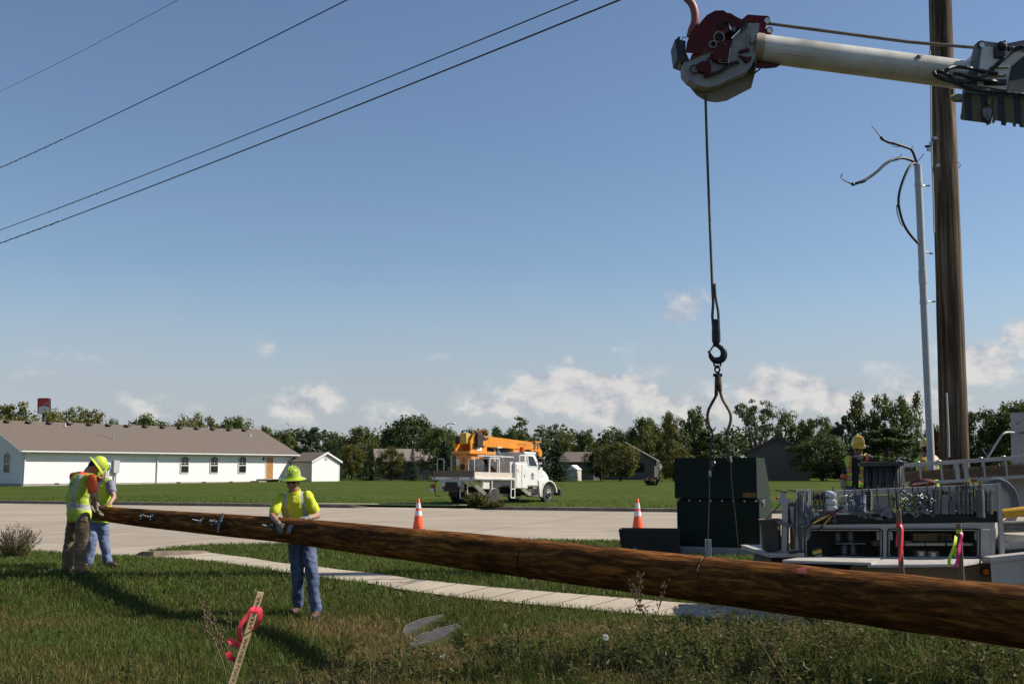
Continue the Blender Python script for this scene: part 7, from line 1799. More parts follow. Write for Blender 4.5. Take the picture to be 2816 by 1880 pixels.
rings_pile(2478, 2512, 1352, 1412, 16, 'bunch of round eye nuts just right of the left stake', (.018, .026))
rings_pile(2512, 2562, 1355, 1415, 24, 'bluish heap of eye nuts and thimbles in the middle of the pegs', (.018, .027))
# insulator blocks
o = thing('insulator_block', 'white stacked insulator blocks on a peg by the bolt cutter', 'insulator', T(2286, 1405, -.06), group=GRP)
for i, (x, y, a) in enumerate(((2284, 1359, -14), (2286, 1379, -8), (2288, 1397, -4))):
 k = MB(); k.box(T(x, y, -.08), (.115, .09, .075), Matrix.Rotation(R(-a), 3, 'Y'), bev=.018); part('block', k, mat('porcelain_white', (.60, .60, .60), rough=.25), o, smooth=50)
 k = MB(); k.cyl(T(x + 10, y - 4, -.10), T(x + 16, y - 8, -.10), .022, 10); part('metal_cap', k, m_chrome, o, smooth=50)
# angle brackets
for x, y, lb in ((2318, 1372, 'grey box shaped bracket hung on the peg beside the bolt cutter tip'), (2319, 1396, 'lower grey box shaped bracket under the bolt cutter tip')):
 k = MB(); k.box(T(x, y, -.07), (.075, .07, .085), bev=.006); solo('bracket', k, m_side, lb, 'bracket', GRP)
# ribbed spring
o = thing('ribbed_spacer', 'ribbed coil spring like stack on a peg above the trough', 'spring', T(2391, 1400, -.05), group=GRP)
k = MB()
for i in range(11): k.torus(T(2390.5, 1352 + i * 4.9, -.05), .030, .010, (0, 0, 1), 16, 6)
part('coils', k, m_dkst, o, smooth=180); k = MB(); k.cyl(T(2390.5, 1347, -.05), T(2390.5, 1405, -.05), .018, 8); part('core', k, m_dkst, o)
# bright triangular brackets
for pts, lb in ((((2400, 1424), (2430, 1418), (2446, 1424), (2420, 1430)), 'flat silver plate lying on the trough edge'), (((2416, 1384), (2426, 1398), (2430, 1408), (2418, 1400), (2410, 1402), (2416, 1396)), 'bright bent silver bracket on the trough'), (((2424, 1402), (2444, 1392), (2462, 1414), (2450, 1424), (2430, 1428), (2420, 1414)), 'bluish triangular bracket beside the left stake'), (((2450, 1398), (2456, 1404), (2462, 1418), (2458, 1418)), 'small bright strap end touching the left stake')):
 k = MB(); k.prism([T(x, y, -.07) for x, y in pts], (0, .03, .0)); solo('bracket', k, m_steel, lb, 'bracket', GRP)
# washer stacks and bolt columns
def stack(x, y0, y1, r, n, label, m=m_zinc, sides=14, name='washer_stack', lean=0):
 o = thing(name, label, 'hardware', T(x + lean, y1, -.04), group=GRP); pr = []
 for i in range(n):
  h0 = i / n; h1 = (i + .82) / n; rr = r * rg6.uniform(.93, 1.05); pr += [(rr, h0), (rr, h1), (r * .82, h1), (r * .82, (i + 1) / n)]
 b, t = T(x + lean, y1, -.04), T(x, y0, -.04); L_ = (t - b).length; k = MB(); k.lathe([(.0, 0)] + [(a, h * L_) for a, h in pr] + [(.0, L_)], b, t - b, sides); part('washers', k, m, o, smooth=30)
 k = MB(); k.cyl(b, t + (t - b).normalized() * .05, r * .22, 6); part('core_bolt', k, m_dkst, o)
stack(2574, 1345, 1412, .045, 15, 'tallest square washer stack, left of two shorter ones', mat('grey_washers', (.12, .125, .13), (.17, .175, .18), 9, .6), 4)
stack(2596, 1360, 1412, .052, 12, 'broad grey washer stack coloured paler for a patch of sun', mat('sunlit_washers', (.22, .23, .24), (.28, .29, .30), 9, .6), 4)  # paler copy of the washer grey, a sun patch put into its colour
stack(2616, 1377, 1412, .052, 8, 'shortest dark square washer stack', MATS['grey_washers'], 4)
for i, (x, y0, lb) in enumerate(((2636, 1340, 'first slim column of nuts right of the washer stacks'), (2648, 1346, 'second slim column of nuts right of the washer stacks'), (2660, 1344, 'third slim column of nuts right of the washer stacks'), (2671, 1352, 'fourth slim column of nuts, next to the fat disc stack'))): stack(x, y0, 1412, .020, 26, lb, m_zinc, 6, 'nut_column', 2)
stack(2693, 1346, 1422, .050, 22, 'fat leaning stack of ribbed discs near the white end post', MATS['grey_washers'], 14, 'disc_stack', 4)
stack(2712, 1353, 1412, .014, 10, 'thin dark rod column right of the disc stack', m_dkst, 6, 'rod_column')
stack(2724, 1357, 1412, .024, 6, 'thick grey tube column nearest the white end post', m_zinc, 10, 'tube_column')
# bolt cutter
o = thing('bolt_cutter', 'bolt cutter with yellow handles and red joint leaning on the left bin', 'bolt cutter', T(2240, 1450, -.1), group=GRP)
for pa, pb, g0 in (((2285, 1412), (2236, 1438), (2212, 1452)), ((2288, 1416), (2262, 1446), (2249, 1458))):
 k = MB(); k.tube([T(*pa, -.12), T(*pb, -.14)], .010, 8); part('handle', k, m_ye, o, smooth=60); k = MB(); k.tube([T(*pb, -.14), T(*g0, -.15)], .014, 8); part('grip', k, m_black, o, smooth=60)
k = MB(); k.prism([T(x, y, -.14) for x, y in ((2280, 1410), (2292, 1404), (2300, 1407), (2294, 1416), (2286, 1420))], (0, .04, 0)); part('joint', k, m_red2, o)
k = MB(); k.prism([T(x, y, -.14) for x, y in ((2294, 1405), (2312, 1392), (2322, 1392), (2318, 1398), (2300, 1408))], (0, .03, 0)); part('jaw', k, m_dkst, o)
# canvas bucket
o = thing('canvas_bucket', 'dark canvas tool bucket hanging behind the rear step', 'bucket', T(2126, 1518, .1))
cbk = T(2124, 1516, .15); ctp = T(2118, 1428, .15); k = MB(); hb = (ctp - cbk).length
k.lathe([(.0, .0), (.09, .01), (.115, .05), (.112, hb * .5), (.118, hb * .8), (.135, hb * .96), (.138, hb), (.126, hb), (.112, hb * .9), (.10, .06), (.0, .05)], cbk, ctp - cbk, 24); part('bag', k, mat('canvas', (.075, .068, .055), (.10, .09, .07), 8, .9, bump=.4, bscale=50), o, smooth=50)
k = MB(); k.torus(ctp, .136, .010, ctp - cbk, 24, 6); part('rim', k, mat('canvas_rim', (.17, .12, .09), rough=.8), o, smooth=180)
k = MB(); k.tube([T(2102, 1433, .05), T(2145, 1385, -.03)], .007, 5); part('rope_handle', k, m_dkst, o)
# shovels / bars hanging at the rear post
rods(2168, 2186, 1380, 1512, 4, .02, 'old digging bars hung on the rear post beside the canvas bucket', mat('worn_bar', (.10, .06, .04), (.17, .12, .09), 10, .7), .012, name='digging_bar')
k = MB(); k.tube([T(2170, 1518, -.12), T(2192, 1517, -.12)], .016, 8); k.tube([T(2192, 1517, -.12), T(2212, 1515, -.12)], .012, 8); solo('pipe_wrench', k, [m_black], 'short black and yellow handled tool on the rear step', 'tool', GRP)
# contents of the bins
for x, y, h, lb in ((2304, 1476, 26, 'grey porcelain insulator at upper left of the left bin'), (2339, 1476, 30, 'grey porcelain insulator at upper right of the left bin'), (2322, 1510, 32, 'grey porcelain insulator at lower left of the left bin'), (2346, 1512, 34, 'grey porcelain insulator at lower right of the left bin')):
 a_, b_ = T(x, y + h / 2, .28), T(x, y - h / 2, .28); L_ = (b_ - a_).length; pr = [(.0, 0), (.022, 0)]
 for i in range(3): pr += [(.024, L_ * (.12 + .28 * i)), (.048, L_ * (.2 + .28 * i)), (.048, L_ * (.24 + .28 * i)), (.026, L_ * (.30 + .28 * i))]
 pr += [(.022, L_), (.0, L_)]; k = MB(); k.lathe(pr, a_, (0, 0, 1), 16); solo('insulator', k, m_porc, lb, 'insulator', 'things in the truck bins', 50)
for y in (1492, 1526):
 k = MB(); k.bar(T(2290, y, .28), T(2372, y, .28), .25, .01); q_('bin_shelf', k, m_zinc)
k = MB()
for i in range(18):
 c = T(2385 + rg6.uniform(-22, 22), 1528 - abs(rg6.gauss(0, 7)), .2 + rg6.uniform(-.08, .08)); k.torus(c, .018, .006, (rg6.uniform(-1, 1), -1, rg6.uniform(-1, 1)), 10, 5)
o = solo('shackle_heap', k, m_dkst, 'little heap of dark shackles at the right of the left bin', 'shackles', 'things in the truck bins'); o['kind'] = 'stuff'
for x0, x1, y0, y1, dd, lb, mm in ((2462, 2502, 1486, 1500, .22, 'brown carton at the left of the right bin shelf', m_card), (2505, 2612, 1465, 1486, .35, 'wide tan carton at the back of the right bin', m_card), (2515, 2540, 1512, 1530, .2, 'small box with a white label on the floor of the right bin', m_card), (2545, 2575, 1514, 1531, .2, 'plain brown box beside the white labelled one in the right bin', m_card), (2400, 2420, 1486, 1500, .2, 'pale carton at the right end of the left bin', m_card), (2580, 2600, 1470, 1487, .3, 'dark carton behind the right stake in the bin', m_binin)):
 a_, b_ = T(x0, y1, dd), T(x1, y0, dd); k = MB(); k.box((a_ + b_) / 2, (abs(b_.x - a_.x), .14, abs(b_.z - a_.z)), bev=.004); o = solo('carton', k, mm, lb, 'box', 'things in the truck bins')
 if 'white label' in lb:
  kk = MB(); kk.box(Vector(((a_ + b_) / 2)) + Vector((0, -.0725, 0)) - o.location, (.055, .004, .045)); ROOTM[o.name] = Matrix.Translation(o.location); part('label', kk, m_labw, o, world=False)
for x0, x1 in ((2482, 2534), (2538, 2590), (2596, 2666)):
 k = MB(); k.bar(T(x0, 1494.5, .2), T(x1, 1494.5, .2), .2, .028); q_('bin_shelf', k, mat('cream_shelf', (.42, .38, .28), rough=.6))
# yellow labelled packet with white letters at the left bin
o = thing('packet', 'black packet with a yellow band and white letters hanging out of the left bin', 'packet', T(2252, 1538, -.05), group='things in the truck bins')
PX_ = (T(2260, 1507, -.05) - T(2236, 1514, -.05)).normalized(); PZ_ = Vector((0, -1, 0)).cross(PX_) * -1; 
if PZ_.z < 0: PZ_ = -PZ_
c = T(2248, 1523, -.05); Mp = axes(PX_, Vector((0, 1, 0)), PZ_, (0, 0, 0)).to_3x3()
k = MB(); k.box(c, (.115, .03, .15), Mp, bev=.003); pk = part('bag', k, m_gasket, o)
k = MB(); k.box(c + PZ_ * .028 + Vector((0, -.0165, 0)), (.108, .003, .038), Mp); part('yellow_band', k, mat('packet_yellow', (.58, .40, .04), rough=.5), o)
part('lettering', text_mesh('YFEE', .040, axes(PX_, PZ_, (0, -1, 0), c - PZ_ * .025 + Vector((0, -.0175, 0)))), m_labw, o)
# long things at the right edge
k = MB(); k.tube([T(2757, 1412, .15), T(2812, 1405, .1), T(3000, 1388, .1)], [.055, .055, .055], 18); o = solo('yellow_pipe', k, mat('yellow_pipe', (.66, .36, .02), (.55, .28, .02), 4, .45), 'bright yellow fibreglass tube at the right edge beside the end post', 'pipe', 'long pieces on the truck side', 50)
for i, (y, lb) in enumerate(((1437, 'upper grey duct along the right edge of the tool truck'), (1447, 'middle grey duct along the right edge of the tool truck'), (1457, 'lowest grey duct along the right edge of the tool truck'))):
 k = MB(); k.tube([T(2758, y + 1, .2), T(3000, y - 6, .2)], .026, 14); solo('grey_duct', k, m_rim, lb, 'pipe', 'long pieces on the truck side', 50)
k = MB(); k.box(T(2790, 1478, .25), (.32, .2, .09), Matrix.Rotation(R(4), 3, 'Y'), bev=.006); solo('timber_block', k, m_boardw, 'pale timber block under the grey ducts at the right edge', 'timber block')
k = MB(); k.prism([T(x, y, .1) for x, y in ((2758, 1492), (2830, 1484), (2990, 1474), (2990, 1500), (2830, 1505), (2764, 1514))], (.23, .5, 0)); q_('side_step', k, m_tw)
k = MB(); k.prism([T(x, y, .05) for x, y in ((2765, 1512), (2990, 1498), (2990, 1514), (2770, 1524))], (0, .5, 0)); q_('step_shade_slab', k, m_chas)  # solid dark slab added as the shade under the side step
# coil of orange rope behind the pegs
k = MB(); c = T(2536, 1330, .6)
for i in range(3): k.torus(c + Vector((0, 0, .010 * i)), .15 - .01 * i, .012, (0, .25, 1), 24, 6)
solo('rope_coil', k, mat('red_brown_rope', (.22, .06, .035), (.15, .045, .03), 20, .9), 'reddish brown rope coil lying behind the middle pegs', 'rope', GRP, 60)
for (x0, y0, x1, y1, lb) in ((2455, 1265, 2478, 1252, 'short grey bar sticking up left of the upper rail end'), (2484, 1267, 2508, 1249, 'short grey bar crossing above the upper rail end')):
 k = MB(); k.tube([T(x0, y0, .95), T(x1, y1, .9)], .010, 6); solo('bar', k, m_zinc, lb, 'bar', GRP)
rings_pile(2466, 2486, 1258, 1272, 14, 'cluster of shiny eyes on top of the upper rail end', (.010, .015), 'eye_bunch', .95, 'hardware')

for px0, px1, y0, y1, n_, lb, m_ in ((2232, 2262, 1349, 1398, 9, 'dark wire hooks bunched under the left end of the peg rail', m_dkst), (2326, 2344, 1352, 1378, 7, 'dark rods behind the clevises left of the ribbed spring', m_dkst), (2512, 2536, 1346, 1400, 8, 'dark rods behind the eye nuts in the middle pegs', m_dkst)):
 rods(px0, px1, y0, y1, n_, .06, lb, m_, .006, name='hook_bundle')
rings_pile(2228, 2300, 1404, 1432, 22, 'dark greasy clamps lying in the left part of the trough', (.012, .020), 'clamp_bunch', -.02, 'clamps')
rings_pile(2335, 2400, 1402, 1424, 20, 'small shiny fittings lying in the trough below the ribbed spring', (.010, .016), 'clevis_bunch', -.02, 'clevises')
rings_pile(2552, 2572, 1390, 1418, 8, 'few eye nuts lying against the tallest washer stack', (.014, .020), 'eye_nut_bunch', -.05)
# ================================================================== PEOPLE
m_skin = mat('skin', (.40, .20, .13), (.46, .25, .17), 8, .55)
m_jean = mat('blue_denim', (.040, .062, .125), (.115, .155, .26), 7, .85, bump=.3, bscale=45, stretch=(1, 1, .5), detail=7)
m_jean2 = mat('light_denim', (.115, .155, .28), (.20, .25, .39), 7, .85, bump=.3, bscale=45, stretch=(1, 1, .5), detail=7)
m_khaki = mat('brown_work_trousers', (.155, .105, .060), (.215, .150, .090), 6, .85, bump=.3, bscale=40, detail=7)
m_lshirt = mat('lime_shirt', (.56, .62, .015), (.62, .68, .03), 5, .75, bump=.25, bscale=40)
m_orsh = mat('orange_shirt', (.82, .10, .012), rough=.8)
m_grsh = mat('grey_blue_shirt', (.24, .25, .34), (.29, .30, .40), 6, .85)
m_blksh = mat('black_sweatshirt', (.018, .017, .018), (.028, .026, .026), 9, .85)
m_vest = mat('lime_vest', (.40, .52, .04), (.47, .60, .06), 6, .7, bump=.25, bscale=60)
m_vest2 = mat('neon_vest', (.46, .66, .04), (.52, .72, .06), 6, .7)
m_refs = mat('reflective_tape', (.40, .39, .41), (.50, .49, .50), 10, .45)
m_vor = mat('orange_tape', (.85, .14, .02), rough=.6)
m_hlime = mat('lime_hard_hat', (.52, .66, .03), rough=.22, coat=.4)
m_hyel = mat('yellow_hard_hat', (.80, .48, .02), rough=.25, coat=.4)
m_boot = mat('brown_boot', (.065, .030, .016), (.10, .05, .028), 12, .7)
m_bootd = mat('dark_boot', (.05, .028, .018), (.09, .05, .03), 12, .7)
m_glove = mat('work_glove', (.10, .10, .10), (.30, .28, .25), 9, .8)
m_glovel = mat('pale_glove', (.42, .36, .28), (.30, .26, .20), 9, .85)
m_glass = mat('sunglass_lens', (.008, .008, .008), rough=.1)
m_hair = mat('dark_hair', (.020, .013, .009), rough=.8)
m_lip = mat('lip', (.30, .11, .085), rough=.6)

def orth(fwd, up):
 f = Vector(fwd).normalized(); u = Vector(up); u = (u - f * u.dot(f)).normalized(); r = f.cross(u)
 return r, f, u
def ring(c, r, f, a, b, n=20):
 return [Vector(c) + r * (cos(t) * a) + f * (sin(t) * b) for t in [2 * pi * i / n for i in range(n)]]
TR = [(-.06, .155, .105), (.0, .172, .118), (.12, .168, .118), (.28, .152, .110), (.48, .160, .118), (.70, .182, .128), (.84, .186, .120), (.93, .150, .095), (1.0, .070, .066)]
def spine(J, t):
 a, m_, b = J['hip'], J['mid'], J['neck']
 if t < .5: return a.lerp(m_, t / .5)
 return m_.lerp(b, (t - .5) / .5)
def torso(mb, J, k=1.0, add=0.0, t0=-.06, t1=1.0, belly=0.0):
 rg = []
 for t, a, b in TR:
  if t < t0 - 1e-6 or t > t1 + 1e-6: continue
  r = (J['hr'].lerp(J['sr'], min(1, max(0, t)))).normalized(); d = (spine(J, min(1, t + .05)) - spine(J, max(-.2, t - .05))).normalized()
  r = (r - d * r.dot(d)).normalized(); f = d.cross(r)
  bb = b + (belly * max(0, 1 - abs(t - .2) / .35))
  rg.append(ring(spine(J, t) + f * (belly * .4 * max(0, 1 - abs(t - .2) / .35)), r, f, a * k * J['s'] + add, bb * k * J['s'] + add))
 mb.rings(rg)
def limb(mb, pts, rs, n=14):
 pts = [Vector(p) for p in pts]; q, r = [], []
 for i in range(len(pts) - 1):
  for j in range(5):
   t = j / 5; q.append(pts[i].lerp(pts[i + 1], t)); r.append(rs[i] + (rs[i + 1] - rs[i]) * t)
 q.append(pts[-1]); r.append(rs[-1])
 mb.tube(q, r, n); 
 for p, a in ((pts[0], rs[0]), (pts[-1], rs[-1])): mb.ell(p, (a, a, a), n=12)
 for p, a in zip(pts[1:-1], rs[1:-1]): mb.ell(p, (a, a, a), n=12)
def hand(mb, wr, d, nrm, thumb, s=1.0, curl=.35, grow=0.0):
 """palm, four unequal bent fingers and a thumb leaving the side of the palm; nrm is where the palm faces"""
 d = Vector(d).normalized(); nrm = Vector(nrm); nrm = (nrm - d * nrm.dot(d)).normalized(); sd = d.cross(nrm)
 if sd.dot(Vector(thumb)) < 0: sd = -sd
 wr = Vector(wr); pl = .092 * s
 rg = [ring(wr + d * (pl * t), sd, nrm, (a + grow), (b + grow), 14) for t, a, b in ((-.15, .026, .020), (.15, .033, .018), (.6, .042, .016), (1.0, .040, .013))]
 mb.rings(rg)
 for i, (o, ln) in enumerate(((.030, .066), (.010, .075), (-.010, .070), (-.029, .055))):
  b0 = wr + d * (pl * .92) + sd * o * s; c = curl * (1 + .12 * i); spread = sd * (o * .25)
  p1 = b0 + (d * cos(c * .6) + nrm * sin(c * .6) + spread).normalized() * ln * .42 * s
  p2 = p1 + (d * cos(c * 1.5) + nrm * sin(c * 1.5) + spread).normalized() * ln * .33 * s
  p3 = p2 + (d * cos(c * 2.3) + nrm * sin(c * 2.3) + spread).normalized() * ln * .28 * s
  mb.tube([b0 - d * .012, b0, p1, p2, p3], [.0095 + grow, .0095 + grow, .0088 + grow, .008 + grow, .006 + grow], 8); mb.ell(p3, (.0062 + grow,) * 3, n=8)
 t0 = wr + d * (pl * .22) + sd * .026 * s; t1 = t0 + (d * .55 + sd * .75 + nrm * .30).normalized() * .038 * s; t2 = t1 + (d * .85 + sd * .35 + nrm * .45).normalized() * .032 * s
 mb.tube([t0 - sd * .015, t0, t1, t2], [.013 + grow, .013 + grow, .010 + grow, .007 + grow], 8); mb.ell(t2, (.0075 + grow,) * 3, n=8)
def cloth(mb, amp=.007, fq=11, seed=0, zs=.45):
 me = mb; out = []; vs = [Vector(v) for v in mb.v]; nr = [Vector((0, 0, 0)) for _ in vs]
 for f in mb.f:
  a, b, c = vs[f[0]], vs[f[1]], vs[f[2]]; n = (b - a).cross(c - a)
  for i in f: nr[i] += n
 for v, n in zip(vs, nr):
  if n.length > 0: n.normalize()
  w = mnoise.noise(Vector((v.x * fq + seed, v.y * fq, v.z * fq * zs))) + .55 * mnoise.noise(Vector((v.x * fq * 1.3, v.y * fq * 1.3 + seed, v.z * fq * 2.1)))
  out.append(tuple(v + n * w * amp))
 mb.v = out; return mb
def regions(mb, fn):
 vs = mb.v
 for i, f in enumerate(mb.f):
  c = Vector((0, 0, 0))
  for j in f: c += Vector(vs[j])
  mb.m[i] = fn(c / len(f))
 return mb
def cut(mb, fn):
 keep = []
 for f in mb.f:
  c = Vector((0, 0, 0))
  for j in f: c += Vector(mb.v[j])
  keep.append(not fn(c / len(f)))
 mb.m = [m_ for m_, k_ in zip(mb.m, keep) if k_]; mb.f = [f for f, k_ in zip(mb.f, keep) if k_]; return mb
def coords(J):
 """(right, forward, along-spine 0..1) of a world point on the torso"""
 ax = (J['neck'] - J['hip']); L_ = ax.length; ax = ax / L_
 r = J['sr'] - ax * J['sr'].dot(ax); r.normalize(); f = ax.cross(r)
 return lambda p: ((p - J['hip']).dot(r), (p - J['hip']).dot(f), (p - J['hip']).dot(ax) / L_)

def person(label, J, pose, wear):
 for k_ in list(J):
  if isinstance(J[k_], tuple) and len(J[k_]) == 3 and k_ not in ('hf', 'hu', 'toeL', 'toeR', 'hdL', 'hdR', 'hnL', 'hnR', 'htL', 'htR'): J[k_] = P(*J[k_])
 s = J.setdefault('s', 1.0)
 J['sr'] = (J['shR'] - J['shL']).normalized(); J['hr'] = (J['hipR'] - J['hipL']).normalized()
 J['hip'] = (J['hipL'] + J['hipR']) / 2
 J.setdefault('mid', J['hip'].lerp(J['neck'], .5))
 feet = (J['anL'] + J['anR']) / 2; gz = T1(feet.x, feet.y)
 root = thing('person', label, 'person', (feet.x, feet.y, gz), group='work crew')
 hr_, hf_, hu_ = orth(J['hf'], J['hu']); H = J['head']; A = axes(hr_, hf_, hu_, (0, 0, 0)).to_3x3(); h = s
 mb = MB(); torso(mb, J, .90)
 # head: skull, jaw, nose, ears, brow, neck
 mb.ell(H + hu_ * .018 * h - hf_ * .006, (.076 * h, .096 * h, .105 * h), A, 18)
 mb.ell(H - hu_ * .060 * h + hf_ * .026, (.056 * h, .064 * h, .060 * h), A, 16); mb.ell(H - hu_ * .098 * h + hf_ * .058, (.026 * h, .022 * h, .020 * h), A, 12)
 mb.ell(H + hf_ * .078 - hu_ * .012, (.056 * h, .018 * h, .030 * h), A, 12)
 mb.tube([H + hf_ * .088 + hu_ * .016, H + hf_ * .108 - hu_ * .020, H + hf_ * .112 - hu_ * .034], [.008, .011, .013], 8); mb.ell(H + hf_ * .108 - hu_ * .038, (.017, .012, .010), A, 8)
 for sg_ in (-1, 1): mb.ell(H + hr_ * (.078 * h * sg_) - hf_ * .01 - hu_ * .012, (.011, .022, .032), A, 10); mb.ell(H + hr_ * (.040 * h * sg_) + hf_ * .072 - hu_ * .045, (.022, .016, .026), A, 10)
 mb.ell(H + hf_ * .086 - hu_ * .066, (.022, .010, .008), A, 8)
 limb(mb, [J['neck'] - (J['neck'] - J['hip']).normalized() * .05, J['neck'] + (H - J['neck']) * .25, H - hu_ * .06 - hf_ * .015], [.066 * s, .058 * s, .056 * s])
 for sd in 'LR':
  limb(mb, [J['sh' + sd], J['el' + sd], J['wr' + sd]], [.052 * s, .041 * s, .028 * s]); limb(mb, [J['hip' + sd], J['kn' + sd], J['an' + sd]], [.080 * s, .054 * s, .040 * s])
  hand(mb, J['wr' + sd], J['hd' + sd], J['hn' + sd], J['ht' + sd], s, J.get('curl' + sd, .35))
 part('body', remesh(mb, .0085, 1), m_skin, root, smooth=180)
 # trousers
 mb = MB(); torso(mb, J, 1.0, .010, -.06, .12)
 lr = wear.get('leg', (.100, .082, .070))
 for sd in 'LR': limb(mb, [J['hip' + sd] + (J['hipL' if sd == 'R' else 'hipR'] - J['hip' + sd]) * .06, J['kn' + sd], J['an' + sd] - Vector((0, 0, .03))], [lr[0] * s, lr[1] * s, lr[2] * s])
 tm = remesh(mb, .0115, 2); cloth(tm, .015, 12, 3, .7); part('trousers', tm, wear['trousers'], root, smooth=180)
 bl = MB(); torso(bl, J, 1.0, .016, .0, .12)
 # shirt
 mb = MB(); torso(mb, J, 1.02, .010, -.0 if wear.get('tuck') else -.06, 1.0, wear.get('belly', 0))
 sl = wear.get('sleeve', .62)
 for sd in 'LR':
  if sl <= 1: e = J['sh' + sd].lerp(J['el' + sd], sl); limb(mb, [J['sh' + sd], e], [.072 * s, .070 * s])
  else: limb(mb, [J['sh' + sd], J['el' + sd], J['el' + sd].lerp(J['wr' + sd], .93)], [.068 * s, .056 * s, .042 * s])
 sm_ = remesh(mb, .0115, 2); cloth(sm_, wear.get('crease', .012), 12, 7)
 co = coords(J); fn = wear.get('shirt_fn'); 
 if fn: regions(sm_, lambda p: fn(*co(p)))
 part('shirt', sm_, wear['shirt'], root, smooth=180)
 if 'vest' in wear:
  mb = MB(); torso(mb, J, 1.08, .022, -.06 if wear.get('long') else .0, .97, wear.get('belly', 0))
  for sd in 'LR': mb.ell(J['sh' + sd].lerp(J['neck'], .30), (.075, .085, .06), A if False else axes(J['sr'], Vector((0, 0, 1)).cross(J['sr']) * -1, Vector((0, 0, 1)), (0, 0, 0)).to_3x3(), 12)
  vm = remesh(mb, .0115, 2); cloth(vm, .014, 11, 11); vf = wear['vest_fn']; regions(vm, lambda p: vf(*co(p)))
  vc = wear.get('vest_cut')
  nk = J['neck'] + (J['neck'] - J['hip']).normalized() * .02
  cut(vm, lambda p: (p - nk).length < .085 or (vc is not None and vc(*co(p))))
  part('vest', vm, wear['vest'], root, smooth=180)
 # boots
 for sd in 'LR':
  t_ = Vector(J['toe' + sd]); t_.z = 0; t_.normalize(); y_ = Vector((0, 0, 1)).cross(t_); an = J['an' + sd]; B_ = axes(t_, y_, Vector((0, 0, 1)), (0, 0, 0)).to_3x3()
  gz_ = min(T1(an.x + t_.x * .06, an.y + t_.y * .06), an.z - .05); mb = MB(); zc = gz_ + .052
  limb(mb, [an + Vector((0, 0, .015)), Vector((an.x, an.y, zc + .03))], [.046 * s, .050 * s]); mb.ell(Vector((an.x, an.y, zc)) + t_ * .02, (.085, .050, .055), B_, 14); mb.ell(Vector((an.x, an.y, zc - .008)) + t_ * .115, (.095, .052, .046), B_, 14)
  bm_ = remesh(mb, .010, 2); bt = part('boot', bm_, wear['boot'], root, smooth=180)
  so = MB(); n = 18; so.prism([Vector((an.x, an.y, gz_ - .012)) + t_ * (.062 + cos(2 * pi * i / n) * .150) + y_ * (sin(2 * pi * i / n) * (.052 if cos(2 * pi * i / n) > -.2 else .044)) for i in range(n)], (0, 0, .03)); part('sole', so, m_black, bt)
 if wear.get('gloves'):
  for sd in wear.get('glove_sides', 'LR'):
   mb = MB(); hand(mb, J['wr' + sd], J['hd' + sd], J['hn' + sd], J['ht' + sd], s * 1.04, J.get('curl' + sd, .35), .0035)
   fa = (J['el' + sd] - J['wr' + sd]).normalized(); limb(mb, [J['wr' + sd] + fa * wear.get('cuff', .05), J['wr' + sd]], [.036, .033])
   part('glove', remesh(mb, .0065, 1), wear['gloves'], root, smooth=180)
 if 'cuffs' in wear:
  for sd in 'LR':
   k = MB(); fa = (J['el' + sd] - J['wr' + sd]).normalized(); k.tube([J['wr' + sd] + fa * .03, J['wr' + sd] + fa * .10], [.046, .052], 14); part('cuff', k, wear['cuffs'], root, smooth=60)
 # hair, glasses, mouth
 k = MB(); k.ell(H + hu_ * .022 - hf_ * .016, (.080, .093, .104), A, 18); cut_(k, lambda p: (p - H).dot(hf_) > .030 or (p - H).dot(hu_) < -.055); part('hair', k, m_hair, root, smooth=180)
 if wear.get('glasses'):
  k = MB()
  for sg_ in (-1, 1): k.ell(H + hr_ * (.034 * sg_) + hf_ * .088 + hu_ * .004, (.030, .014, .020), A, 12); k.bar(H + hr_ * (.066 * sg_) + hf_ * .082 + hu_ * .008, H + hr_ * (.081 * sg_) - hf_ * .01 + hu_ * .006, .006, .010, hu_)
  k.bar(H - hr_ * .012 + hf_ * .100 + hu_ * .010, H + hr_ * .012 + hf_ * .100 + hu_ * .010, .006, .006, hu_); part('sunglasses', k, m_glass, root, smooth=60)
 k = MB(); k.ell(H + hf_ * .0885 - hu_ * .066, (.021, .009, .006), A, 10); part('mouth', k, m_lip, root, smooth=180)
 # hard hat
 tilt = wear.get('hat_tilt', 0.0); ux = (hu_ * cos(tilt) - hf_ * sin(tilt)).normalized(); r2, f2, u2 = orth(hf_, ux); A2 = axes(r2, f2, u2, (0, 0, 0)).to_3x3(); HC = H + hu_ * .052
 br = wear.get('brim', .068); k = MB(); n = 32; rg_ = []
 prof = [(1.0, 0.0), (.995, .02), (.97, .05), (.90, .085), (.76, .115), (.52, .136), (.25, .146), (.02, .149)]
 def hp(q, z, ph, b=0.0): return HC + r2 * (cos(ph) * (.098 * q + b)) + f2 * (sin(ph) * (.122 * q + b * (1.0 if sin(ph) > 0 else .85))) + u2 * z
 full = wear.get('full', True)
 for q, z in prof: rg_.append([hp(q, z, 2 * pi * i / n) for i in range(n)])
 k.rings(rg_); dome = part('hard_hat', k, wear['hat'], root, smooth=60)
 k = MB(); ro, ri, rl, rk = [], [], [], []
 for i in range(n):
  ph = 2 * pi * i / n; w_ = br if full else (br * max(0, sin(ph)) ** 1.5 + .012); dz = -.018 * w_ / .068
  ri.append(hp(.97, .012, ph)); ro.append(hp(1.0, dz, ph, w_)); rl.append(hp(1.0, dz - .005, ph, w_)); rk.append(hp(.97, -.004, ph))
 k.rings([ri, ro, rl, rk, ri], cap=False); part('brim', k, wear['hat'], dome, smooth=60)
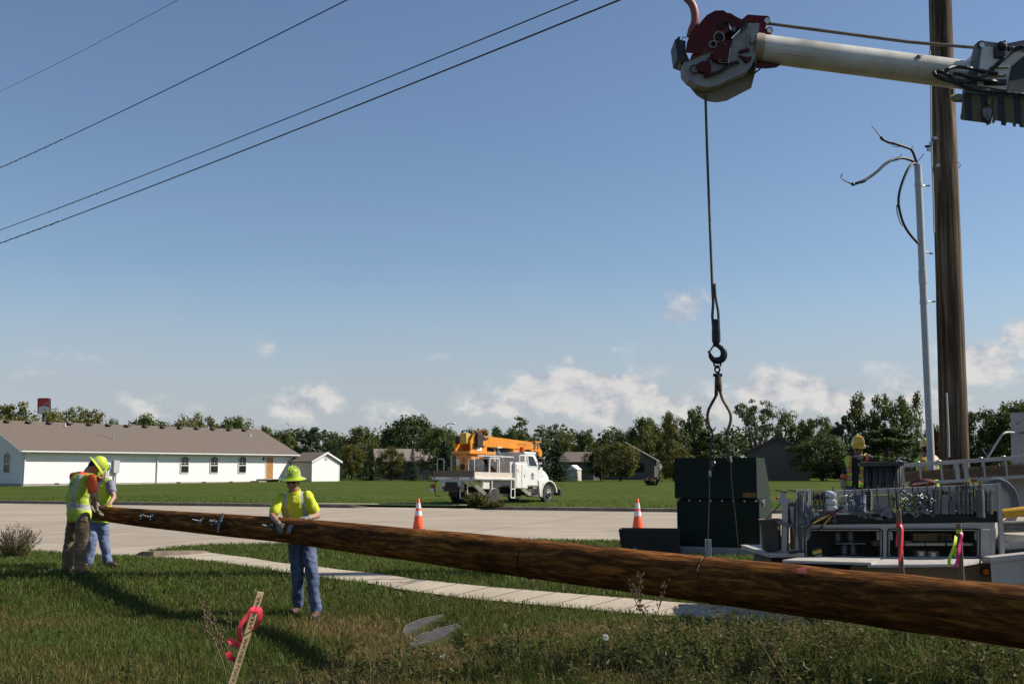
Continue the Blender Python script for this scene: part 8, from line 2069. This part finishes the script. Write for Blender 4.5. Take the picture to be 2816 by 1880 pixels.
 for sx in (-.032, 0, .032):
  k = MB(); k.tube([HC + r2 * sx + f2 * (.114 * cos(a)) + u2 * (.006 + .146 * max(0.0, sin(a)) ** .8 * (1 - (sx / .098) ** 2 * .5)) for a in [R(25 + 130 * i / 12) for i in range(13)]], .0075, 6); part('ridge', k, wear['hat'], dome, smooth=60)
 if wear.get('band'):
  for a0, a1 in ([(0, 2 * pi)] if wear['band'] == 2 else [(-.62, .75), (pi - .75, pi + .62)]):
   k = MB(); ph = [a0 + (a1 - a0) * i / 24 for i in range(25)]; lo = [hp(1.012, .016, a) for a in ph]; hi = [hp(1.002, .016 + .03 * (1 if wear['band'] == 2 else max(.1, 1 - abs(2 * i / 24 - 1))), a) for i, a in enumerate(ph)]
   k.add(lo + hi, [(i, i + 1, i + 26, i + 25) for i in range(24)]); part('reflective_band', k, m_refs, dome, smooth=60)
  k = MB(); k.bar(HC - r2 * .028 + f2 * .124 + u2 * .052, HC + r2 * .028 + f2 * .124 + u2 * .052, .004, .012, u2); part('hat_emblem', k, m_decal, dome)
 return root
def cut_(mb, fn): return cut(mb, fn)

stripe_front = lambda r, f, t: 1 if (.088 < abs(r) < .128 and f > -.02 and t > .02) else (1 if (.088 < abs(r) < .128 and f <= -.02 and t > .3) else 0)
W1 = dict(hipL=(849, 1492, 14.04), hipR=(809, 1492, 14.04), mid=(820, 1425, 14.06), neck=(809, 1352, 14.0), head=(806, 1324, 13.93), hf=(-.10, -1, -.12), hu=(-.02, -.05, 1),
          shR=(773, 1369, 14.0), elR=(748, 1417, 13.84), wrR=(766, 1439, 13.44), hdR=(.42, -.10, -.95), hnR=(.25, 1, -.05), htR=(.9, 0, .3),
          shL=(846, 1364, 14.0), elL=(872, 1417, 13.92), wrL=(848, 1424, 13.70), hdL=(-1, -.25, .02), hnL=(0, .05, -1), htL=(-.3, -1, 0), curlL=.5, curlR=.4,
          knR=(818, 1572, 13.98), knL=(858, 1574, 13.92), anR=(820, 1654, 14.08), anL=(870, 1666, 13.80), toeR=(-.4, -1, 0), toeL=(-.08, -1, 0), s=1.0)
p1 = person('worker in a lime shirt and dark sunglasses leaning both arms over the long pole', W1, None,
   dict(trousers=m_jean, shirt=[m_lshirt, m_refs], shirt_fn=stripe_front, sleeve=.70, boot=m_boot, gloves=m_glove, hat=m_hlime, band=True, glasses=True, hat_tilt=-.06, tuck=True))
# collar placket and buttons of the lime shirt
J = W1; ax_ = (J['neck'] - J['hip']).normalized(); fr_ = ax_.cross((J['sr'] - ax_ * J['sr'].dot(ax_)).normalized())
if fr_.y > 0: fr_ = -fr_
for i, q in enumerate((.05, .105, .16)):
 k = MB(); k.ell(J['neck'] - ax_ * q + fr_ * (.083 + .24 * q), (.005, .005, .005), n=8); part('button', k, m_ink, p1)
k = MB(); k.torus(J['neck'] + ax_ * .012 + fr_ * .014, .078, .010, ax_ + fr_ * .35, 24, 8); part('collar', k, m_lshirt, p1, smooth=180)

def v2(r, f, t):
 if .095 < abs(r) < .150 and t > .20: return 1
 if .20 < t < .31: return 1
 if f < 0 and -.085 < r < .06 and (.70 < t < .755 or (.65 < t < .675 and r < .03)): return 2
 return 0
W2 = dict(hipL=(204, 1424, 16.72), hipR=(230, 1426, 16.50), mid=(212, 1364, 16.58), neck=(236, 1300, 16.66), head=(259, 1284, 16.76), hf=(.52, .30, -.80), hu=(.72, .30, .62),
          shR=(252, 1316, 16.42), elR=(256, 1364, 16.30), wrR=(264, 1396, 16.50), hdR=(.30, .55, -.8), hnR=(.7, .4, .1), htR=(.3, -.6, .6),
          shL=(205, 1309, 16.86), elL=(214, 1362, 17.05), wrL=(252, 1398, 17.15), hdL=(.9, .2, -.3), hnL=(0, 0, -1), htL=(0, -1, .2),
          knL=(192, 1488, 16.80), knR=(224, 1490, 16.46), anL=(186, 1556, 16.80), anR=(219, 1559, 16.38), toeL=(.75, .5, 0), toeR=(.9, .2, 0), s=1.02)
person('back turned worker in a lime vest over an orange shirt at the pole tip', W2, None,
       dict(trousers=m_khaki, shirt=[m_orsh], sleeve=.66, vest=[m_vest, m_refs, m_decal], vest_fn=v2, long=True, boot=m_boot, gloves=m_glovel, hat=m_hlime, band=2, hat_tilt=.0, leg=(.105, .090, .078), belly=.02))
def v3(r, f, t):
 return 1 if (.075 < abs(r) < .125 and t > .2) or (.20 < t < .30) else 0
W3 = dict(hipL=(284, 1430, 17.72), hipR=(262, 1430, 17.82), mid=(280, 1375, 17.72), neck=(281, 1314, 17.68), head=(275, 1299, 17.55), hf=(-.45, -.55, -.62), hu=(-.30, -.45, .8),
          shL=(303, 1330, 17.58), elL=(313, 1367, 17.52), wrL=(301, 1385, 17.36), hdL=(-.9, -.2, -.35), hnL=(0, .2, -1), htL=(-.2, -1, .2),
          shR=(263, 1328, 17.86), elR=(258, 1368, 17.70), wrR=(268, 1388, 17.42), hdR=(.3, -.6, -.6), hnR=(0, .2, -1), htR=(.6, -.6, .2),
          knR=(252, 1486, 17.62), knL=(286, 1488, 17.74), anR=(244, 1541, 17.58), anL=(297, 1541, 17.78), toeR=(-.5, -.8, 0), toeL=(.85, -.45, 0), s=.98)
person('worker in a grey blue shirt, lime vest and jeans, half hidden behind the pole tip', W3, None,
       dict(trousers=m_jean2, shirt=[m_grsh], sleeve=.5, vest=[m_vest2, m_refs], vest_fn=v3, vest_cut=lambda r, f, t: f > .03 and abs(r) < .045, boot=m_bootd, gloves=m_glove, glove_sides='R', hat=m_hlime, hat_tilt=.1))
def v4(r, f, t):
 if f > 0:
  if t > .55 and .085 < abs(r) < .15: return 2 if .104 < abs(r) < .131 else 1
  for b in (.16, .40):
   if b < t < b + .15: return 2 if b + .045 < t < b + .105 else 1
 else:
  if .36 < t < .50: return 2 if .40 < t < .46 else 1
 return 0
W4 = dict(hipL=(2365, 1338, 17.5), hipR=(2340, 1338, 17.5), neck=(2362, 1249, 17.48), head=(2359, 1231, 17.40), hf=(-.05, -1, -.30), hu=(0, -.25, 1),
          shR=(2341, 1256, 17.50), elR=(2324, 1294, 17.52), wrR=(2317, 1321, 17.42), hdR=(-.18, -.15, -1), hnR=(1, .2, -.1), htR=(.1, -1, 0),
          shL=(2385, 1258, 17.48), elL=(2396, 1268, 17.18), wrL=(2371, 1259, 17.06), hdL=(-.95, .05, .35), hnL=(.1, .3, -1), htL=(0, -.6, .8),
          knR=(2343, 1414, 17.45), knL=(2367, 1414, 17.45), anR=(2340, 1482, 17.5), anL=(2370, 1482, 17.5), toeR=(-.2, -1, 0), toeL=(.2, -1, 0), s=.96, curlR=.5)
vest4 = dict(trousers=m_jean2, shirt=[m_blksh], sleeve=2, vest=[m_vest2, m_vor, m_refs], vest_fn=v4, vest_cut=lambda r, f, t: f > .0 and -.035 < r - .03 < .055 + .05 * t, boot=m_bootd, gloves=m_glovel, cuffs=m_vor, hat=m_hyel, full=False, brim=.045, glasses=True, band=False, belly=.01, cuff=.04)
person('worker in a yellow hard hat and open neon vest raising one glove to his chin', W4, None, vest4)
W5 = dict(hipL=(2538, 1340, 18.8), hipR=(2562, 1340, 18.8), neck=(2549, 1251, 18.8), head=(2549, 1236, 18.82), hf=(.1, 1, -.1), hu=(0, 0, 1),
          shL=(2527, 1261, 18.8), elL=(2518, 1300, 18.85), wrL=(2526, 1330, 19.0), hdL=(.1, .6, -.8), hnL=(1, 0, 0), htL=(0, 1, 0),
          shR=(2571, 1261, 18.8), elR=(2580, 1300, 18.85), wrR=(2572, 1330, 19.0), hdR=(-.1, .6, -.8), hnR=(-1, 0, 0), htR=(0, 1, 0),
          knL=(2538, 1418, 18.8), knR=(2562, 1418, 18.8), anL=(2536, 1482, 18.85), anR=(2564, 1482, 18.8), toeL=(-.1, 1, 0), toeR=(.1, 1, 0), s=.97)
person('worker in a neon vest almost hidden behind the grey conduit', W5, None,
       dict(trousers=m_jean2, shirt=[m_blksh], sleeve=2, vest=[m_vest2, m_vor, m_refs], vest_fn=lambda r, f, t: (2 if .10 < abs(r) < .125 else 1 if .08 < abs(r) < .145 else 0) if t > .5 else (2 if .40 < t < .46 else 1 if .36 < t < .5 else 0), boot=m_bootd, hat=m_hyel, full=False, brim=.045, band=False))
